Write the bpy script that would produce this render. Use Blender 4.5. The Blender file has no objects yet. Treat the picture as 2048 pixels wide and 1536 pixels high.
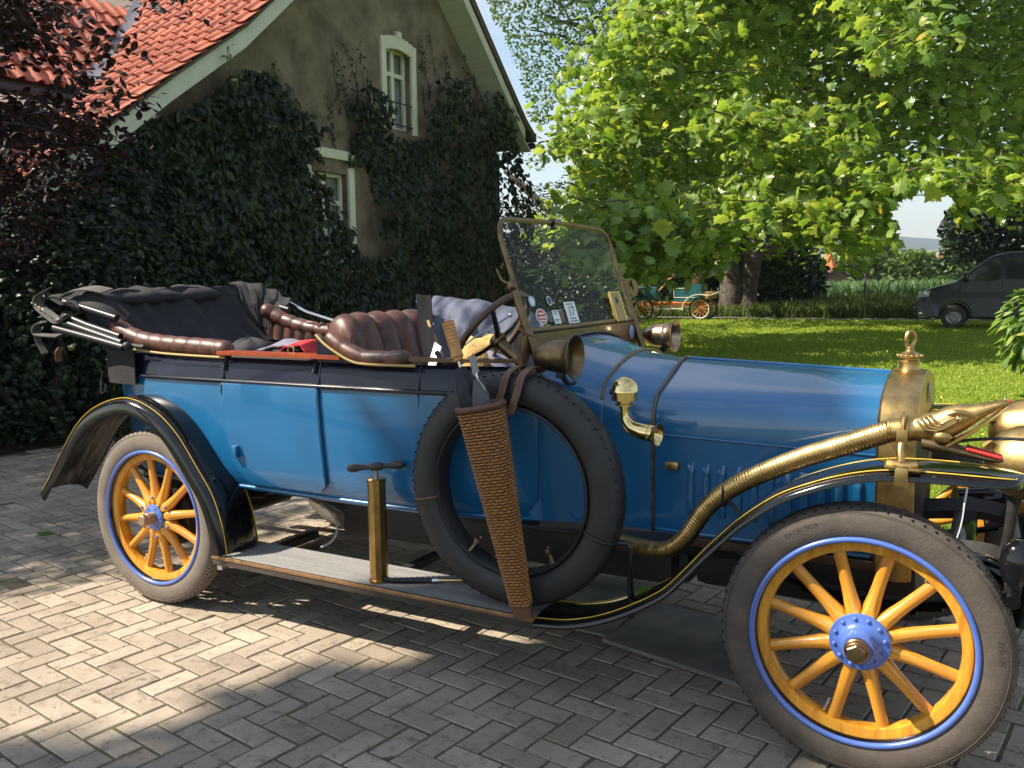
import bpy, bmesh, math, random
import numpy as np
from math import sin, cos, pi, radians, sqrt, atan2, hypot
from mathutils import Vector, Matrix

random.seed(11)
RNG = np.random.default_rng(11)
SC = bpy.context.scene
COL = SC.collection

# ------------------------------------------------------------------ camera
CAM = np.array([3.386, -2.627, 1.469])
FPX = 1757.8                                  # focal length in pixels of a 2048 px wide frame
YAW, PITCH, ROLL = radians(29.269), radians(6.671), radians(-0.758)
_d = np.array([-sin(YAW)*cos(PITCH), cos(YAW)*cos(PITCH), -sin(PITCH)])
_r = np.array([cos(YAW), sin(YAW), 0.0])
_u = np.cross(_r, _d)
VD = _d
VR = _r*cos(ROLL) + _u*sin(ROLL)
VU = -_r*sin(ROLL) + _u*cos(ROLL)
cam_data = bpy.data.cameras.new('camera')
cam = bpy.data.objects.new('camera', cam_data)
COL.objects.link(cam)
cam_data.sensor_width = 36.0
cam_data.lens = 36.0*FPX/2048.0
cam_data.clip_start = 0.05
cam_data.clip_end = 9000.0
cam.matrix_world = Matrix(((VR[0], VU[0], -VD[0], CAM[0]), (VR[1], VU[1], -VD[1], CAM[1]),
                           (VR[2], VU[2], -VD[2], CAM[2]), (0, 0, 0, 1)))
SC.camera = cam

def at(px, py, depth):
    """world point seen at a photo pixel, at a given depth along the view"""
    return CAM + depth*(VD + VR*(px - 1024)/FPX - VU*(py - 768)/FPX)

def on(px, py, axis, v):
    r = VD + VR*(px - 1024)/FPX - VU*(py - 768)/FPX
    return CAM + r*(v - CAM[axis])/r[axis]

def view(P):
    q = np.asarray(P) - CAM
    w = q @ VD
    return 1024 + FPX*(q @ VR)/w, 768 - FPX*(q @ VU)/w, w

# ------------------------------------------------------------------ sky and sun
SUN = np.array([-0.583, -0.379, 0.719])
SUN /= np.linalg.norm(SUN)
world = bpy.data.worlds.new('World')
SC.world = world
world.use_nodes = True
wn, wl = world.node_tree.nodes, world.node_tree.links
sky = wn.new('ShaderNodeTexSky')
sky.sky_type = 'NISHITA'
sky.sun_disc = False
sky.sun_elevation = math.asin(SUN[2])
sky.sun_rotation = atan2(SUN[0], SUN[1])
sky.air_density = 1.25
sky.dust_density = 0.25
sky.ozone_density = 1.6
bg = wn['Background']
bg.inputs['Strength'].default_value = 0.078
# thin fair-weather cloud over the blue
wtc = wn.new('ShaderNodeTexCoord')
wmp = wn.new('ShaderNodeMapping'); wmp.inputs['Scale'].default_value = (1.0, 1.0, 3.2)
wl.new(wtc.outputs['Generated'], wmp.inputs[0])
wno = wn.new('ShaderNodeTexNoise'); wno.inputs['Scale'].default_value = 2.3; wno.inputs['Detail'].default_value = 7
wl.new(wmp.outputs[0], wno.inputs['Vector'])
wrp = wn.new('ShaderNodeValToRGB')
wrp.color_ramp.elements[0].position = 0.44; wrp.color_ramp.elements[0].color = (0.05, 0.05, 0.05, 1)
wrp.color_ramp.elements[1].position = 0.72; wrp.color_ramp.elements[1].color = (0.8, 0.8, 0.8, 1)
wl.new(wno.outputs['Fac'], wrp.inputs[0])
wmx = wn.new('ShaderNodeMix'); wmx.data_type = 'RGBA'
wl.new(wrp.outputs[0], wmx.inputs['Factor'])
wl.new(sky.outputs[0], wmx.inputs['A'])
wmx.inputs['B'].default_value = (6.2, 6.0, 5.8, 1)
wl.new(wmx.outputs['Result'], bg.inputs['Color'])
sun_data = bpy.data.lights.new('sun', 'SUN')
sun_data.energy = 5.0
sun_data.angle = radians(0.53)
sun_data.color = (1.0, 0.91, 0.77)
sun = bpy.data.objects.new('sun', sun_data)
COL.objects.link(sun)
sun.rotation_mode = 'QUATERNION'
sun.rotation_quaternion = Vector(SUN).to_track_quat('Z', 'Y')
sun.location = (-20, -13, 25)

SC.view_settings.view_transform = 'Standard'
SC.view_settings.look = 'None'
SC.view_settings.gamma = 1.0
SC.view_settings.use_curve_mapping = False
SC.view_settings.exposure = 1.22
SC.render.engine = 'CYCLES'
SC.cycles.use_denoising = True
SC.cycles.max_bounces = 7
SC.cycles.diffuse_bounces = 3
SC.cycles.glossy_bounces = 4
SC.cycles.transmission_bounces = 6
SC.cycles.transparent_max_bounces = 8
SC.cycles.caustics_reflective = False
SC.cycles.caustics_refractive = False
SC.cycles.sample_clamp_indirect = 6.0

# ------------------------------------------------------------------ materials
MATS = {}
def mat(name, col, rough=0.5, metal=0.0, var=0.0, vs=6.0, bump=0.0, bs=60.0, coat=0.0, col2=None,
        rvar=0.0, stretch=None, spec=0.5, detail=4.0, coords='Object'):
    """procedural principled material: base colour mottled with noise, optional fine relief"""
    if name in MATS:
        return MATS[name]
    m = bpy.data.materials.new(name)
    m.use_nodes = True
    n, l = m.node_tree.nodes, m.node_tree.links
    p = n['Principled BSDF']
    p.inputs['Base Color'].default_value = (*col, 1)
    p.inputs['Roughness'].default_value = rough
    p.inputs['Metallic'].default_value = metal
    p.inputs['Specular IOR Level'].default_value = spec
    p.inputs['Coat Weight'].default_value = coat
    p.inputs['Coat Roughness'].default_value = 0.04
    tc = n.new('ShaderNodeTexCoord')
    vec = tc.outputs[coords]
    if stretch:
        mp = n.new('ShaderNodeMapping')
        mp.inputs['Scale'].default_value = stretch
        l.new(vec, mp.inputs[0])
        vec = mp.outputs[0]
    if var > 0 or col2 is not None:
        t = n.new('ShaderNodeTexNoise')
        t.inputs['Scale'].default_value = vs
        t.inputs['Detail'].default_value = detail
        t.inputs['Roughness'].default_value = 0.62
        l.new(vec, t.inputs['Vector'])
        r = n.new('ShaderNodeValToRGB')
        r.color_ramp.elements[0].position = 0.32
        r.color_ramp.elements[1].position = 0.68
        a = col
        b = col2 if col2 is not None else col
        lo, hi = 1 - var, 1 + var
        r.color_ramp.elements[0].color = (*[min(1, c*lo) for c in a], 1)
        r.color_ramp.elements[1].color = (*[min(1, c*hi) for c in b], 1)
        l.new(t.outputs['Fac'], r.inputs[0])
        l.new(r.outputs[0], p.inputs['Base Color'])
        if rvar > 0:
            mr = n.new('ShaderNodeMapRange')
            mr.inputs['To Min'].default_value = max(0.02, rough - rvar)
            mr.inputs['To Max'].default_value = min(1, rough + rvar)
            l.new(t.outputs['Fac'], mr.inputs['Value'])
            l.new(mr.outputs[0], p.inputs['Roughness'])
    if bump > 0:
        t2 = n.new('ShaderNodeTexNoise')
        t2.inputs['Scale'].default_value = bs
        t2.inputs['Detail'].default_value = 5
        l.new(vec, t2.inputs['Vector'])
        b = n.new('ShaderNodeBump')
        b.inputs['Strength'].default_value = bump
        b.inputs['Distance'].default_value = 0.01
        l.new(t2.outputs['Fac'], b.inputs['Height'])
        l.new(b.outputs[0], p.inputs['Normal'])
    MATS[name] = m
    return m

def wood_mat(name, col, col2, rough=0.35, scale=9.0, stretch=(1, 1, 1), coat=0.3, dist=3.0):
    m = bpy.data.materials.new(name)
    m.use_nodes = True
    n, l = m.node_tree.nodes, m.node_tree.links
    p = n['Principled BSDF']
    p.inputs['Roughness'].default_value = rough
    p.inputs['Coat Weight'].default_value = coat
    tc = n.new('ShaderNodeTexCoord')
    mp = n.new('ShaderNodeMapping')
    mp.inputs['Scale'].default_value = stretch
    l.new(tc.outputs['Object'], mp.inputs[0])
    w = n.new('ShaderNodeTexNoise')
    w.inputs['Scale'].default_value = scale
    w.inputs['Detail'].default_value = 6
    w.inputs['Distortion'].default_value = dist*0.2
    l.new(mp.outputs[0], w.inputs['Vector'])
    r = n.new('ShaderNodeValToRGB')
    r.color_ramp.elements[0].position = 0.35
    r.color_ramp.elements[1].position = 0.62
    r.color_ramp.elements[0].color = (*col2, 1)
    r.color_ramp.elements[1].color = (*col, 1)
    l.new(w.outputs['Fac'], r.inputs[0])
    l.new(r.outputs[0], p.inputs['Base Color'])
    b = n.new('ShaderNodeBump')
    b.inputs['Strength'].default_value = 0.15
    b.inputs['Distance'].default_value = 0.004
    l.new(w.outputs['Fac'], b.inputs['Height'])
    l.new(b.outputs[0], p.inputs['Normal'])
    MATS[name] = m
    return m

def leaf_mat(name, stops, trans=0.35, rough=0.45, spec=0.4, tgain=1.5):
    """leaf colour picked per leaf from the 'tint' attribute, light passes through the blade"""
    m = bpy.data.materials.new(name)
    m.use_nodes = True
    n, l = m.node_tree.nodes, m.node_tree.links
    p = n['Principled BSDF']
    out = n['Material Output']
    p.inputs['Roughness'].default_value = rough
    p.inputs['Specular IOR Level'].default_value = spec
    a = n.new('ShaderNodeAttribute')
    a.attribute_name = 'tint'
    r = n.new('ShaderNodeValToRGB')
    r.color_ramp.elements.remove(r.color_ramp.elements[1])
    r.color_ramp.elements[0].position = stops[0][0]
    r.color_ramp.elements[0].color = (*stops[0][1], 1)
    for pos, c in stops[1:]:
        e = r.color_ramp.elements.new(pos)
        e.color = (*c, 1)
    l.new(a.outputs['Fac'], r.inputs[0])
    l.new(r.outputs[0], p.inputs['Base Color'])
    t = n.new('ShaderNodeBsdfTranslucent')
    g = n.new('ShaderNodeMix')
    g.data_type = 'RGBA'
    g.blend_type = 'MULTIPLY'
    g.inputs['Factor'].default_value = 1.0
    l.new(r.outputs[0], g.inputs['A'])
    g.inputs['B'].default_value = (tgain*1.1, tgain, tgain*0.5, 1)
    l.new(g.outputs['Result'], t.inputs['Color'])
    mx = n.new('ShaderNodeMixShader')
    mx.inputs['Fac'].default_value = trans
    l.new(p.outputs[0], mx.inputs[1])
    l.new(t.outputs[0], mx.inputs[2])
    l.new(mx.outputs[0], out.inputs['Surface'])
    MATS[name] = m
    return m

def glass_mat(name, tint=(1, 1, 1), ior=1.45, alpha=0.12, rough=0.0):
    """thin pane: see-through with a mirror sheen that grows at grazing angles"""
    m = bpy.data.materials.new(name)
    m.use_nodes = True
    n, l = m.node_tree.nodes, m.node_tree.links
    out = n['Material Output']
    n.remove(n['Principled BSDF'])
    tr = n.new('ShaderNodeBsdfTransparent')
    tr.inputs['Color'].default_value = (*tint, 1)
    gl = n.new('ShaderNodeBsdfGlossy')
    gl.inputs['Roughness'].default_value = rough
    lw = n.new('ShaderNodeLayerWeight')
    pw = n.new('ShaderNodeMath'); pw.operation = 'POWER'; pw.inputs[1].default_value = 4.0
    l.new(lw.outputs['Facing'], pw.inputs[0])
    fr = n.new('ShaderNodeMath'); fr.operation = 'MULTIPLY_ADD'
    fr.inputs[1].default_value = 0.14; fr.inputs[2].default_value = 0.015
    l.new(pw.outputs[0], fr.inputs[0])
    mx = n.new('ShaderNodeMixShader')
    l.new(fr.outputs[0], mx.inputs[0])
    l.new(tr.outputs[0], mx.inputs[1])
    l.new(gl.outputs[0], mx.inputs[2])
    l.new(mx.outputs[0], out.inputs['Surface'])
    MATS[name] = m
    return m

BLUE = mat('blue_coach_paint', (0.008, 0.116, 0.275), 0.30, var=0.12, vs=3, coat=1.0, bump=0.03, bs=7)
MATS['blue_coach_paint'].node_tree.nodes['Principled BSDF'].inputs['Coat Roughness'].default_value = 0.02
MATS['blue_coach_paint'].node_tree.nodes['Principled BSDF'].inputs['Coat IOR'].default_value = 1.5
NAVY = mat('navy_black_paint', (0.007, 0.008, 0.020), 0.25, var=0.1, coat=0.25, spec=.3)
BLACK = mat('black_enamel', (0.006, 0.006, 0.007), 0.13, var=0.2, vs=12, coat=0.45, spec=0.3)
DARK = mat('dark_greasy_iron', (0.018, 0.016, 0.015), 0.55, var=0.35, vs=14, bump=0.2)
SPOKE = wood_mat('yellow_varnished_wood', (0.72, 0.34, 0.035), (0.50, 0.19, 0.018), 0.34, 38, (1, 1, .12), 0.4)
RING = mat('violet_blue_rim_paint', (0.075, 0.145, 0.45), 0.28, var=0.08, vs=20, coat=0.6)
TYRE = mat('dusty_rubber', (0.070, 0.055, 0.045), 0.8, var=0.10, vs=14, bump=0.15, bs=120, col2=(0.088, 0.070, 0.056))
TYRE2 = mat('pale_dusty_rubber', (0.155, 0.125, 0.10), 0.85, var=0.12, vs=14, bump=0.12, bs=90)
TYRE3 = mat('black_rubber', (0.022, 0.021, 0.021), 0.55, var=0.25, vs=9, bump=0.1, bs=90)
GROOVE = mat('tread_groove_black', (0.012, 0.011, 0.011), 0.9)
BRASS = mat('tarnished_brass', (0.50, 0.34, 0.135), 0.36, 1.0, var=0.2, vs=18, rvar=0.12, bump=0.04, bs=70)
BRASS2 = mat('polished_brass', (0.80, 0.60, 0.27), 0.14, 1.0, var=0.08, vs=18, rvar=0.05)
BRASS3 = mat('dull_brown_brass', (0.20, 0.138, 0.075), 0.42, 1.0, var=0.3, vs=25, rvar=0.1, bump=0.06)
CHROME = mat('bright_steel', (0.65, 0.65, 0.66), 0.2, 1.0)
LEATHER = mat('brown_buttoned_leather', (0.055, 0.021, 0.014), 0.42, var=0.45, vs=16, bump=0.16, bs=170, col2=(0.092, 0.036, 0.024))
IRON = mat('satin_black_iron', (0.008, 0.008, 0.010), 0.42, var=0.2, vs=20, spec=.4)
PIPING = mat('gold_braid', (0.42, 0.29, 0.10), 0.6, bump=0.3, bs=200)
MAHOG = wood_mat('red_mahogany', (0.42, 0.085, 0.025), (0.26, 0.045, 0.015), 0.3, 20, (1, 12, 12), 0.6)
OAK = wood_mat('varnished_brown_board', (0.14, 0.062, 0.022), (0.085, 0.036, 0.014), 0.35, 12, (6, 1, 6), 0.4)
CANVAS = mat('black_hood_cloth', (0.016, 0.015, 0.017), 0.85, var=0.35, vs=5, bump=0.3, bs=160)
CANVAS2 = mat('faded_hood_cloth', (0.085, 0.075, 0.068), 0.85, var=0.3, vs=9, bump=0.3, bs=160)
RUBMAT = mat('grey_ribbed_rubber', (0.20, 0.19, 0.18), 0.75, var=0.18, vs=7, bump=0.5, bs=180, stretch=(0.15, 3.0, 1))
WICKER = mat('golden_wicker', (0.42, 0.20, 0.068), 0.5, var=0.35, vs=70, bump=0.3, bs=200)
WICKER2 = mat('dark_wicker_cane', (0.15, 0.06, 0.022), 0.55, var=0.3, vs=60)
STRAP = mat('brown_strap_leather', (0.13, 0.055, 0.028), 0.5, var=0.3, vs=30, bump=0.2, bs=150)
YELLOW = mat('yellow_pinstripe', (0.75, 0.48, 0.05), 0.4)
WHITE = mat('white_enamel', (0.78, 0.78, 0.76), 0.4, var=0.06)
RED = mat('red_enamel', (0.55, 0.03, 0.02), 0.4, var=0.1)
GLASS = glass_mat('window_pane', (0.93, 0.96, 0.93))
LENS = glass_mat('lamp_lens', (0.8, 0.86, 0.84), 1.6)
# ------------------------------------------------------------------ geometry helpers
def V(*a):
    return np.array(a, float)

class G:
    """collects simple shapes; build() links them as one mesh object"""
    def __init__(s):
        s.v, s.f = [], []
    def add(s, vs, fs):
        o = len(s.v)
        s.v.extend([tuple(map(float, p)) for p in vs])
        s.f.extend([tuple(i + o for i in f) for f in fs])
        return s
    def box(s, c, size, rot=None, ch=0.0):
        x, y, z = [k/2.0 for k in size]
        if ch <= 0:
            p = [(-x, -y, -z), (x, -y, -z), (x, y, -z), (-x, y, -z), (-x, -y, z), (x, -y, z), (x, y, z), (-x, y, z)]
            f = [(3, 2, 1, 0), (4, 5, 6, 7), (0, 1, 5, 4), (1, 2, 6, 5), (2, 3, 7, 6), (3, 0, 4, 7)]
        else:
            b = bmesh.new()
            bmesh.ops.create_cube(b, size=1.0)
            for w in b.verts:
                w.co = Vector((w.co.x*2*x, w.co.y*2*y, w.co.z*2*z))
            bmesh.ops.bevel(b, geom=list(b.edges), offset=min(ch, 0.49*min(size)), segments=2, affect='EDGES', profile=0.6)
            b.verts.index_update()
            p = [tuple(w.co) for w in b.verts]
            f = [tuple(w.index for w in q.verts) for q in b.faces]
            b.free()
        P = np.array(p)
        if rot is not None:
            P = P @ np.array(rot).T
        return s.add(P + np.array(c), f)
    def tube(s, path, r, n=10, caps=True, closed=False, up=None, flat=1.0):
        """sweep a circle (or ellipse, flat<1 squashes along the frame's second axis)"""
        P = np.array(path, float)
        m = len(P)
        R = np.full(m, r) if np.isscalar(r) else np.array(r, float)
        T = np.gradient(P, axis=0) if not closed else (np.roll(P, -1, 0) - np.roll(P, 1, 0))
        T /= np.linalg.norm(T, axis=1)[:, None] + 1e-12
        u = np.array(up, float) if up is not None else (V(0, 0, 1) if abs(T[0][2]) < 0.9 else V(1, 0, 0))
        a = u - T[0]*(u @ T[0]); a /= np.linalg.norm(a)
        vs = []
        for i in range(m):
            if up is not None:
                a = np.array(up, float)
            a = a - T[i]*(a @ T[i]); a /= np.linalg.norm(a) + 1e-12
            b = np.cross(T[i], a)
            for k in range(n):
                t = 2*pi*k/n
                vs.append(P[i] + R[i]*(cos(t)*a*flat + sin(t)*b))
        fs = []
        for i in range(m if closed else m - 1):
            j = (i + 1) % m
            for k in range(n):
                fs.append((i*n + k, i*n + (k + 1) % n, j*n + (k + 1) % n, j*n + k))
        if caps and not closed:
            fs.append(tuple(range(n - 1, -1, -1)))
            fs.append(tuple((m - 1)*n + k for k in range(n)))
        return s.add(vs, fs)
    def lathe(s, o, axis, prof, n=24, closed=False, ref=None):
        """revolve a profile of (radius, height along axis)"""
        ax = np.array(axis, float); ax /= np.linalg.norm(ax)
        u = np.array(ref, float) if ref is not None else (V(0, 0, 1) if abs(ax[2]) < 0.9 else V(1, 0, 0))
        a = u - ax*(u @ ax); a /= np.linalg.norm(a)
        b = np.cross(ax, a)
        vs, fs = [], []
        for r, h in prof:
            for k in range(n):
                t = 2*pi*k/n
                vs.append(np.array(o) + ax*h + r*(cos(t)*a + sin(t)*b))
        m = len(prof)
        for i in range(m if closed else m - 1):
            j = (i + 1) % m
            for k in range(n):
                fs.append((i*n + k, i*n + (k + 1) % n, j*n + (k + 1) % n, j*n + k))
        if not closed:
            if prof[0][0] > 1e-6: fs.append(tuple(range(n - 1, -1, -1)))
            if prof[-1][0] > 1e-6: fs.append(tuple((m - 1)*n + k for k in range(n)))
        return s.add(vs, fs)
    def grid(s, rows, closeu=False, closev=False):
        """rows of points -> quads"""
        m, n = len(rows), len(rows[0])
        fs = []
        for i in range(m if closeu else m - 1):
            for j in range(n if closev else n - 1):
                a, b = (i + 1) % m, (j + 1) % n
                fs.append((i*n + j, i*n + b, a*n + b, a*n + j))
        return s.add([p for r in rows for p in r], fs)
    def slab(s, rows, t):
        """a sheet given thickness t along its own normals"""
        R = np.array(rows, float)
        du, dv = np.gradient(R, axis=0), np.gradient(R, axis=1)
        N = np.cross(du, dv); N /= np.linalg.norm(N, axis=2)[..., None] + 1e-12
        B = R - N*t
        m, n = R.shape[:2]
        vs = np.concatenate([R.reshape(-1, 3), B.reshape(-1, 3)])
        fs = []
        k = m*n
        for i in range(m - 1):
            for j in range(n - 1):
                q = (i*n + j, i*n + j + 1, (i + 1)*n + j + 1, (i + 1)*n + j)
                fs.append(q[::-1]); fs.append(tuple(x + k for x in q))
        for i in range(m - 1):
            for j in (0, n - 1):
                q = (i*n + j, (i + 1)*n + j, (i + 1)*n + j + k, i*n + j + k)
                fs.append(q if j else q[::-1])
        for j in range(n - 1):
            for i in (0, m - 1):
                q = (i*n + j, i*n + j + 1, i*n + j + 1 + k, i*n + j + k)
                fs.append(q[::-1] if i else q)
        return s.add(vs, fs)
    def prism(s, poly, o, u, v, depth):
        """extrude a 2-D outline lying in the plane o + a*u + b*v along u x v by depth"""
        o, u, v = map(lambda q: np.array(q, float), (o, u, v))
        w = np.cross(u, v)
        n = len(poly)
        A = [o + p[0]*u + p[1]*v for p in poly]
        B = [p + w*depth for p in A]
        fs = [tuple(range(n - 1, -1, -1)), tuple(range(n, 2*n))]
        fs += [(i, (i + 1) % n, n + (i + 1) % n, n + i) for i in range(n)]
        return s.add(A + B, fs)
    def sphere(s, c, r, n=12, m=8, scale=(1, 1, 1)):
        vs, fs = [], []
        for i in range(m + 1):
            t = pi*i/m
            for k in range(n):
                a = 2*pi*k/n
                vs.append(V(c[0] + r*scale[0]*sin(t)*cos(a), c[1] + r*scale[1]*sin(t)*sin(a), c[2] + r*scale[2]*cos(t)))
        for i in range(m):
            for k in range(n):
                fs.append((i*n + k, (i + 1)*n + k, (i + 1)*n + (k + 1) % n, i*n + (k + 1) % n))
        return s.add(vs, fs)
    def mesh(s, name, smooth=40):
        me = bpy.data.meshes.new(name)
        me.from_pydata(s.v, [], s.f)
        me.validate()
        b = bmesh.new(); b.from_mesh(me)
        bmesh.ops.remove_doubles(b, verts=b.verts, dist=1e-5)
        bmesh.ops.recalc_face_normals(b, faces=b.faces)
        b.to_mesh(me); b.free()
        if smooth:
            me.shade_smooth()
            me.set_sharp_from_angle(angle=radians(smooth))
        return me
    def build(s, name, m, parent=None, smooth=40, **tags):
        return link(name, s.mesh(name, smooth), m, parent, **tags)

def link(name, me, m, parent=None, **tags):
    o = bpy.data.objects.new(name, me)
    COL.objects.link(o)
    if m is not None and not me.materials:
        me.materials.append(m)
    if parent is not None:
        o.parent = parent
    for k, v in tags.items():
        o[k] = v
    return o

def thing(name, label, category, loc=(0, 0, 0), rz=0.0, group=None):
    o = bpy.data.objects.new(name, None)
    COL.objects.link(o)
    o.empty_display_size = 0.1
    o.location = loc
    o.rotation_euler = (0, 0, rz)
    o['label'] = label
    o['category'] = category
    if group: o['group'] = group
    return o

def copy_tree(o, parent=None):
    c = o.copy()
    COL.objects.link(c)
    c.parent = parent
    for ch in list(o.children):
        copy_tree(ch, c)
    return c

def rotm(axis, a):
    return np.array(Matrix.Rotation(a, 3, Vector(axis)))

def spline(pts, k=8):
    """Catmull-Rom through the points, k samples per span"""
    P = [np.array(p, float) for p in pts]
    P = [2*P[0] - P[1]] + P + [2*P[-1] - P[-2]]
    out = []
    for i in range(1, len(P) - 2):
        a, b, c, d = P[i-1], P[i], P[i+1], P[i+2]
        for j in range(k):
            t = j/k
            out.append(0.5*((2*b) + (c - a)*t + (2*a - 5*b + 4*c - d)*t*t + (3*b - a - 3*c + d)*t**3))
    out.append(P[-2])
    return np.array(out)

_TXT = {}
def text_shape(txt, size):
    """flat outline of a word: vertices (centred on x) and faces"""
    cu = bpy.data.curves.new('lettering', 'FONT')
    cu.body = txt
    cu.size = size
    cu.align_x = 'CENTER'
    cu.resolution_u = 2
    ob = bpy.data.objects.new('lettering', cu)
    COL.objects.link(ob)
    dg = bpy.context.evaluated_depsgraph_get()
    me = bpy.data.meshes.new_from_object(ob.evaluated_get(dg))
    vs = np.array([tuple(q.co) for q in me.vertices])
    fs = [tuple(p.vertices) for p in me.polygons]
    bpy.data.objects.remove(ob)
    bpy.data.curves.remove(cu)
    bpy.data.meshes.remove(me)
    return vs, fs

# ------------------------------------------------------------------ foliage helpers
def tri_mesh(name, verts, tris, tint=None, smooth=False):
    me = bpy.data.meshes.new(name)
    nv, nt = len(verts), len(tris)
    me.vertices.add(nv)
    me.vertices.foreach_set('co', np.ascontiguousarray(verts, np.float32).ravel())
    me.loops.add(nt*3)
    me.loops.foreach_set('vertex_index', np.ascontiguousarray(tris, np.int32).ravel())
    me.polygons.add(nt)
    me.polygons.foreach_set('loop_start', np.arange(0, nt*3, 3, dtype=np.int32))
    me.polygons.foreach_set('loop_total', np.full(nt, 3, np.int32))
    me.update(calc_edges=True)
    if not smooth: me.shade_flat()
    if tint is not None:
        at_ = me.attributes.new('tint', 'FLOAT', 'POINT')
        at_.data.foreach_set('value', np.ascontiguousarray(tint, np.float32))
    return me

def fan_leaf(outline, fold=0.12, bend=0.15):
    """leaf blade: outline points (along, across), folded along the midrib and drooping at the tip"""
    o = np.array(outline, float)
    z = -fold*np.abs(o[:, 1]) - bend*np.clip(o[:, 0], 0, None)**2
    vs = np.vstack([[0.42, 0, 0.03], np.column_stack([o, z])])
    n = len(o)
    fs = [(0, 1 + i, 1 + (i + 1) % n) for i in range(n)]
    return vs, np.array(fs)

PLANE_LEAF = fan_leaf([(0, 0), (-.05, .18), (.12, .34), (.06, .56), (.30, .42), (.46, .60), (.58, .34), (.74, .30), (.78, .14), (1.05, 0),
                       (.78, -.14), (.74, -.30), (.58, -.34), (.46, -.60), (.30, -.42), (.06, -.56), (.12, -.34), (-.05, -.18)], 0.10, 0.2)
OVAL_LEAF = fan_leaf([(0, 0), (.22, .26), (.55, .32), (.85, .16), (1.05, 0), (.85, -.16), (.55, -.32), (.22, -.26)], 0.25, 0.22)
LANCE_LEAF = fan_leaf([(0, 0), (.2, .13), (.5, .19), (.8, .12), (1.0, 0), (.8, -.12), (.5, -.19), (.2, -.13)], 0.25, 0.2)
TINY_LEAF = (np.array([[0, 0, 0], [.5, .34, -.05], [1, 0, -.12], [.5, -.34, -.05]]), np.array([(0, 1, 2), (0, 2, 3)]))

def unit(a):
    return a/(np.linalg.norm(a, axis=-1, keepdims=True) + 1e-9)

def leaf_frames(Nrm, rng, along=None):
    N = unit(Nrm)
    R = along if along is not None else rng.normal(size=N.shape)
    A = unit(R - N*np.sum(R*N, axis=1, keepdims=True))
    B = np.cross(N, A)
    return A, B, N

def leaf_cloud(name, P, Nrm, size, tmpl, m, parent=None, tint=None, rng=RNG, along=None, **tags):
    tv, tf = tmpl
    n, k = len(P), len(tv)
    A, B, N = leaf_frames(Nrm, rng, along)
    S = np.broadcast_to(np.asarray(size, float), (n,))[:, None, None]
    W = (tv[None, :, 0, None]*A[:, None, :] + tv[None, :, 1, None]*B[:, None, :] + tv[None, :, 2, None]*N[:, None, :])*S + P[:, None, :]
    T = tf[None, :, :] + (np.arange(n)*k)[:, None, None]
    if tint is None: tint = rng.random(n)
    me = tri_mesh(name, W.reshape(-1, 3), T.reshape(-1, 3), np.repeat(tint, k))
    return link(name, me, m, parent, **tags)

def branch_mesh(g, a, b, r0, r1, wob=0.08, k=6, n=7, rng=RNG):
    a, b = np.array(a, float), np.array(b, float)
    L = np.linalg.norm(b - a)
    t = np.linspace(0, 1, k)
    P = a + (b - a)*t[:, None] + rng.normal(size=(k, 3))*wob*L*(t*(1 - t))[:, None]*2
    g.tube(P, r0 + (r1 - r0)*t, n)
    return P

BARK = mat('grey_brown_bark', (0.050, 0.037, 0.027), 0.9, var=0.4, vs=5, bump=0.7, bs=14, col2=(0.085, 0.065, 0.05))
BARK2 = mat('dark_bark', (0.035, 0.026, 0.020), 0.9, var=0.4, vs=5, bump=0.7, bs=14)
L_PLANE = leaf_mat('plane_leaf_green', [(0, (.075, .150, .020)), (.45, (.165, .270, .040)), (.90, (.29, .38, .095)), (.985, (.42, .42, .09)), (1, (.45, .30, .05))], .48, .34, .6)  # paler tints also paint in the specular highlights on the leaves
L_OAK = leaf_mat('oak_leaf_green', [(0, (.03, .07, .02)), (.6, (.06, .12, .035)), (1, (.10, .17, .05))], .35)
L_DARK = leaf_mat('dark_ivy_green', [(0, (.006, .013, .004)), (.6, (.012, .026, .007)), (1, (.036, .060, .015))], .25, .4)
L_COPPER = leaf_mat('copper_beech_purple', [(0, (.010, .006, .008)), (.7, (.022, .009, .011)), (.96, (.035, .013, .012)), (1, (.20, .06, .035))], .10, .6, .2)
L_HEDGE = leaf_mat('hedge_green', [(0, (.05, .10, .02)), (.6, (.11, .175, .035)), (1, (.19, .24, .06))], .4)
L_LAUREL = leaf_mat('laurel_green', [(0, (.05, .11, .02)), (.6, (.11, .20, .03)), (.9, (.20, .28, .05)), (1, (.32, .34, .08))], .3, .45, .25)
L_GRASS = leaf_mat('lawn_grass_green', [(0, (.16, .235, .035)), (.6, (.27, .36, .055)), (.92, (.36, .43, .08)), (1, (.45, .43, .17))], .5, .6, .25)
L_TALL = leaf_mat('tall_grass_green', [(0, (.05, .085, .022)), (.6, (.10, .15, .04)), (1, (.26, .26, .11))], .35, .6, .3)
L_CORN = leaf_mat('maize_blue_green', [(0, (.055, .11, .045)), (.6, (.10, .18, .07)), (1, (.17, .25, .11))], .35, .5, .3)
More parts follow.
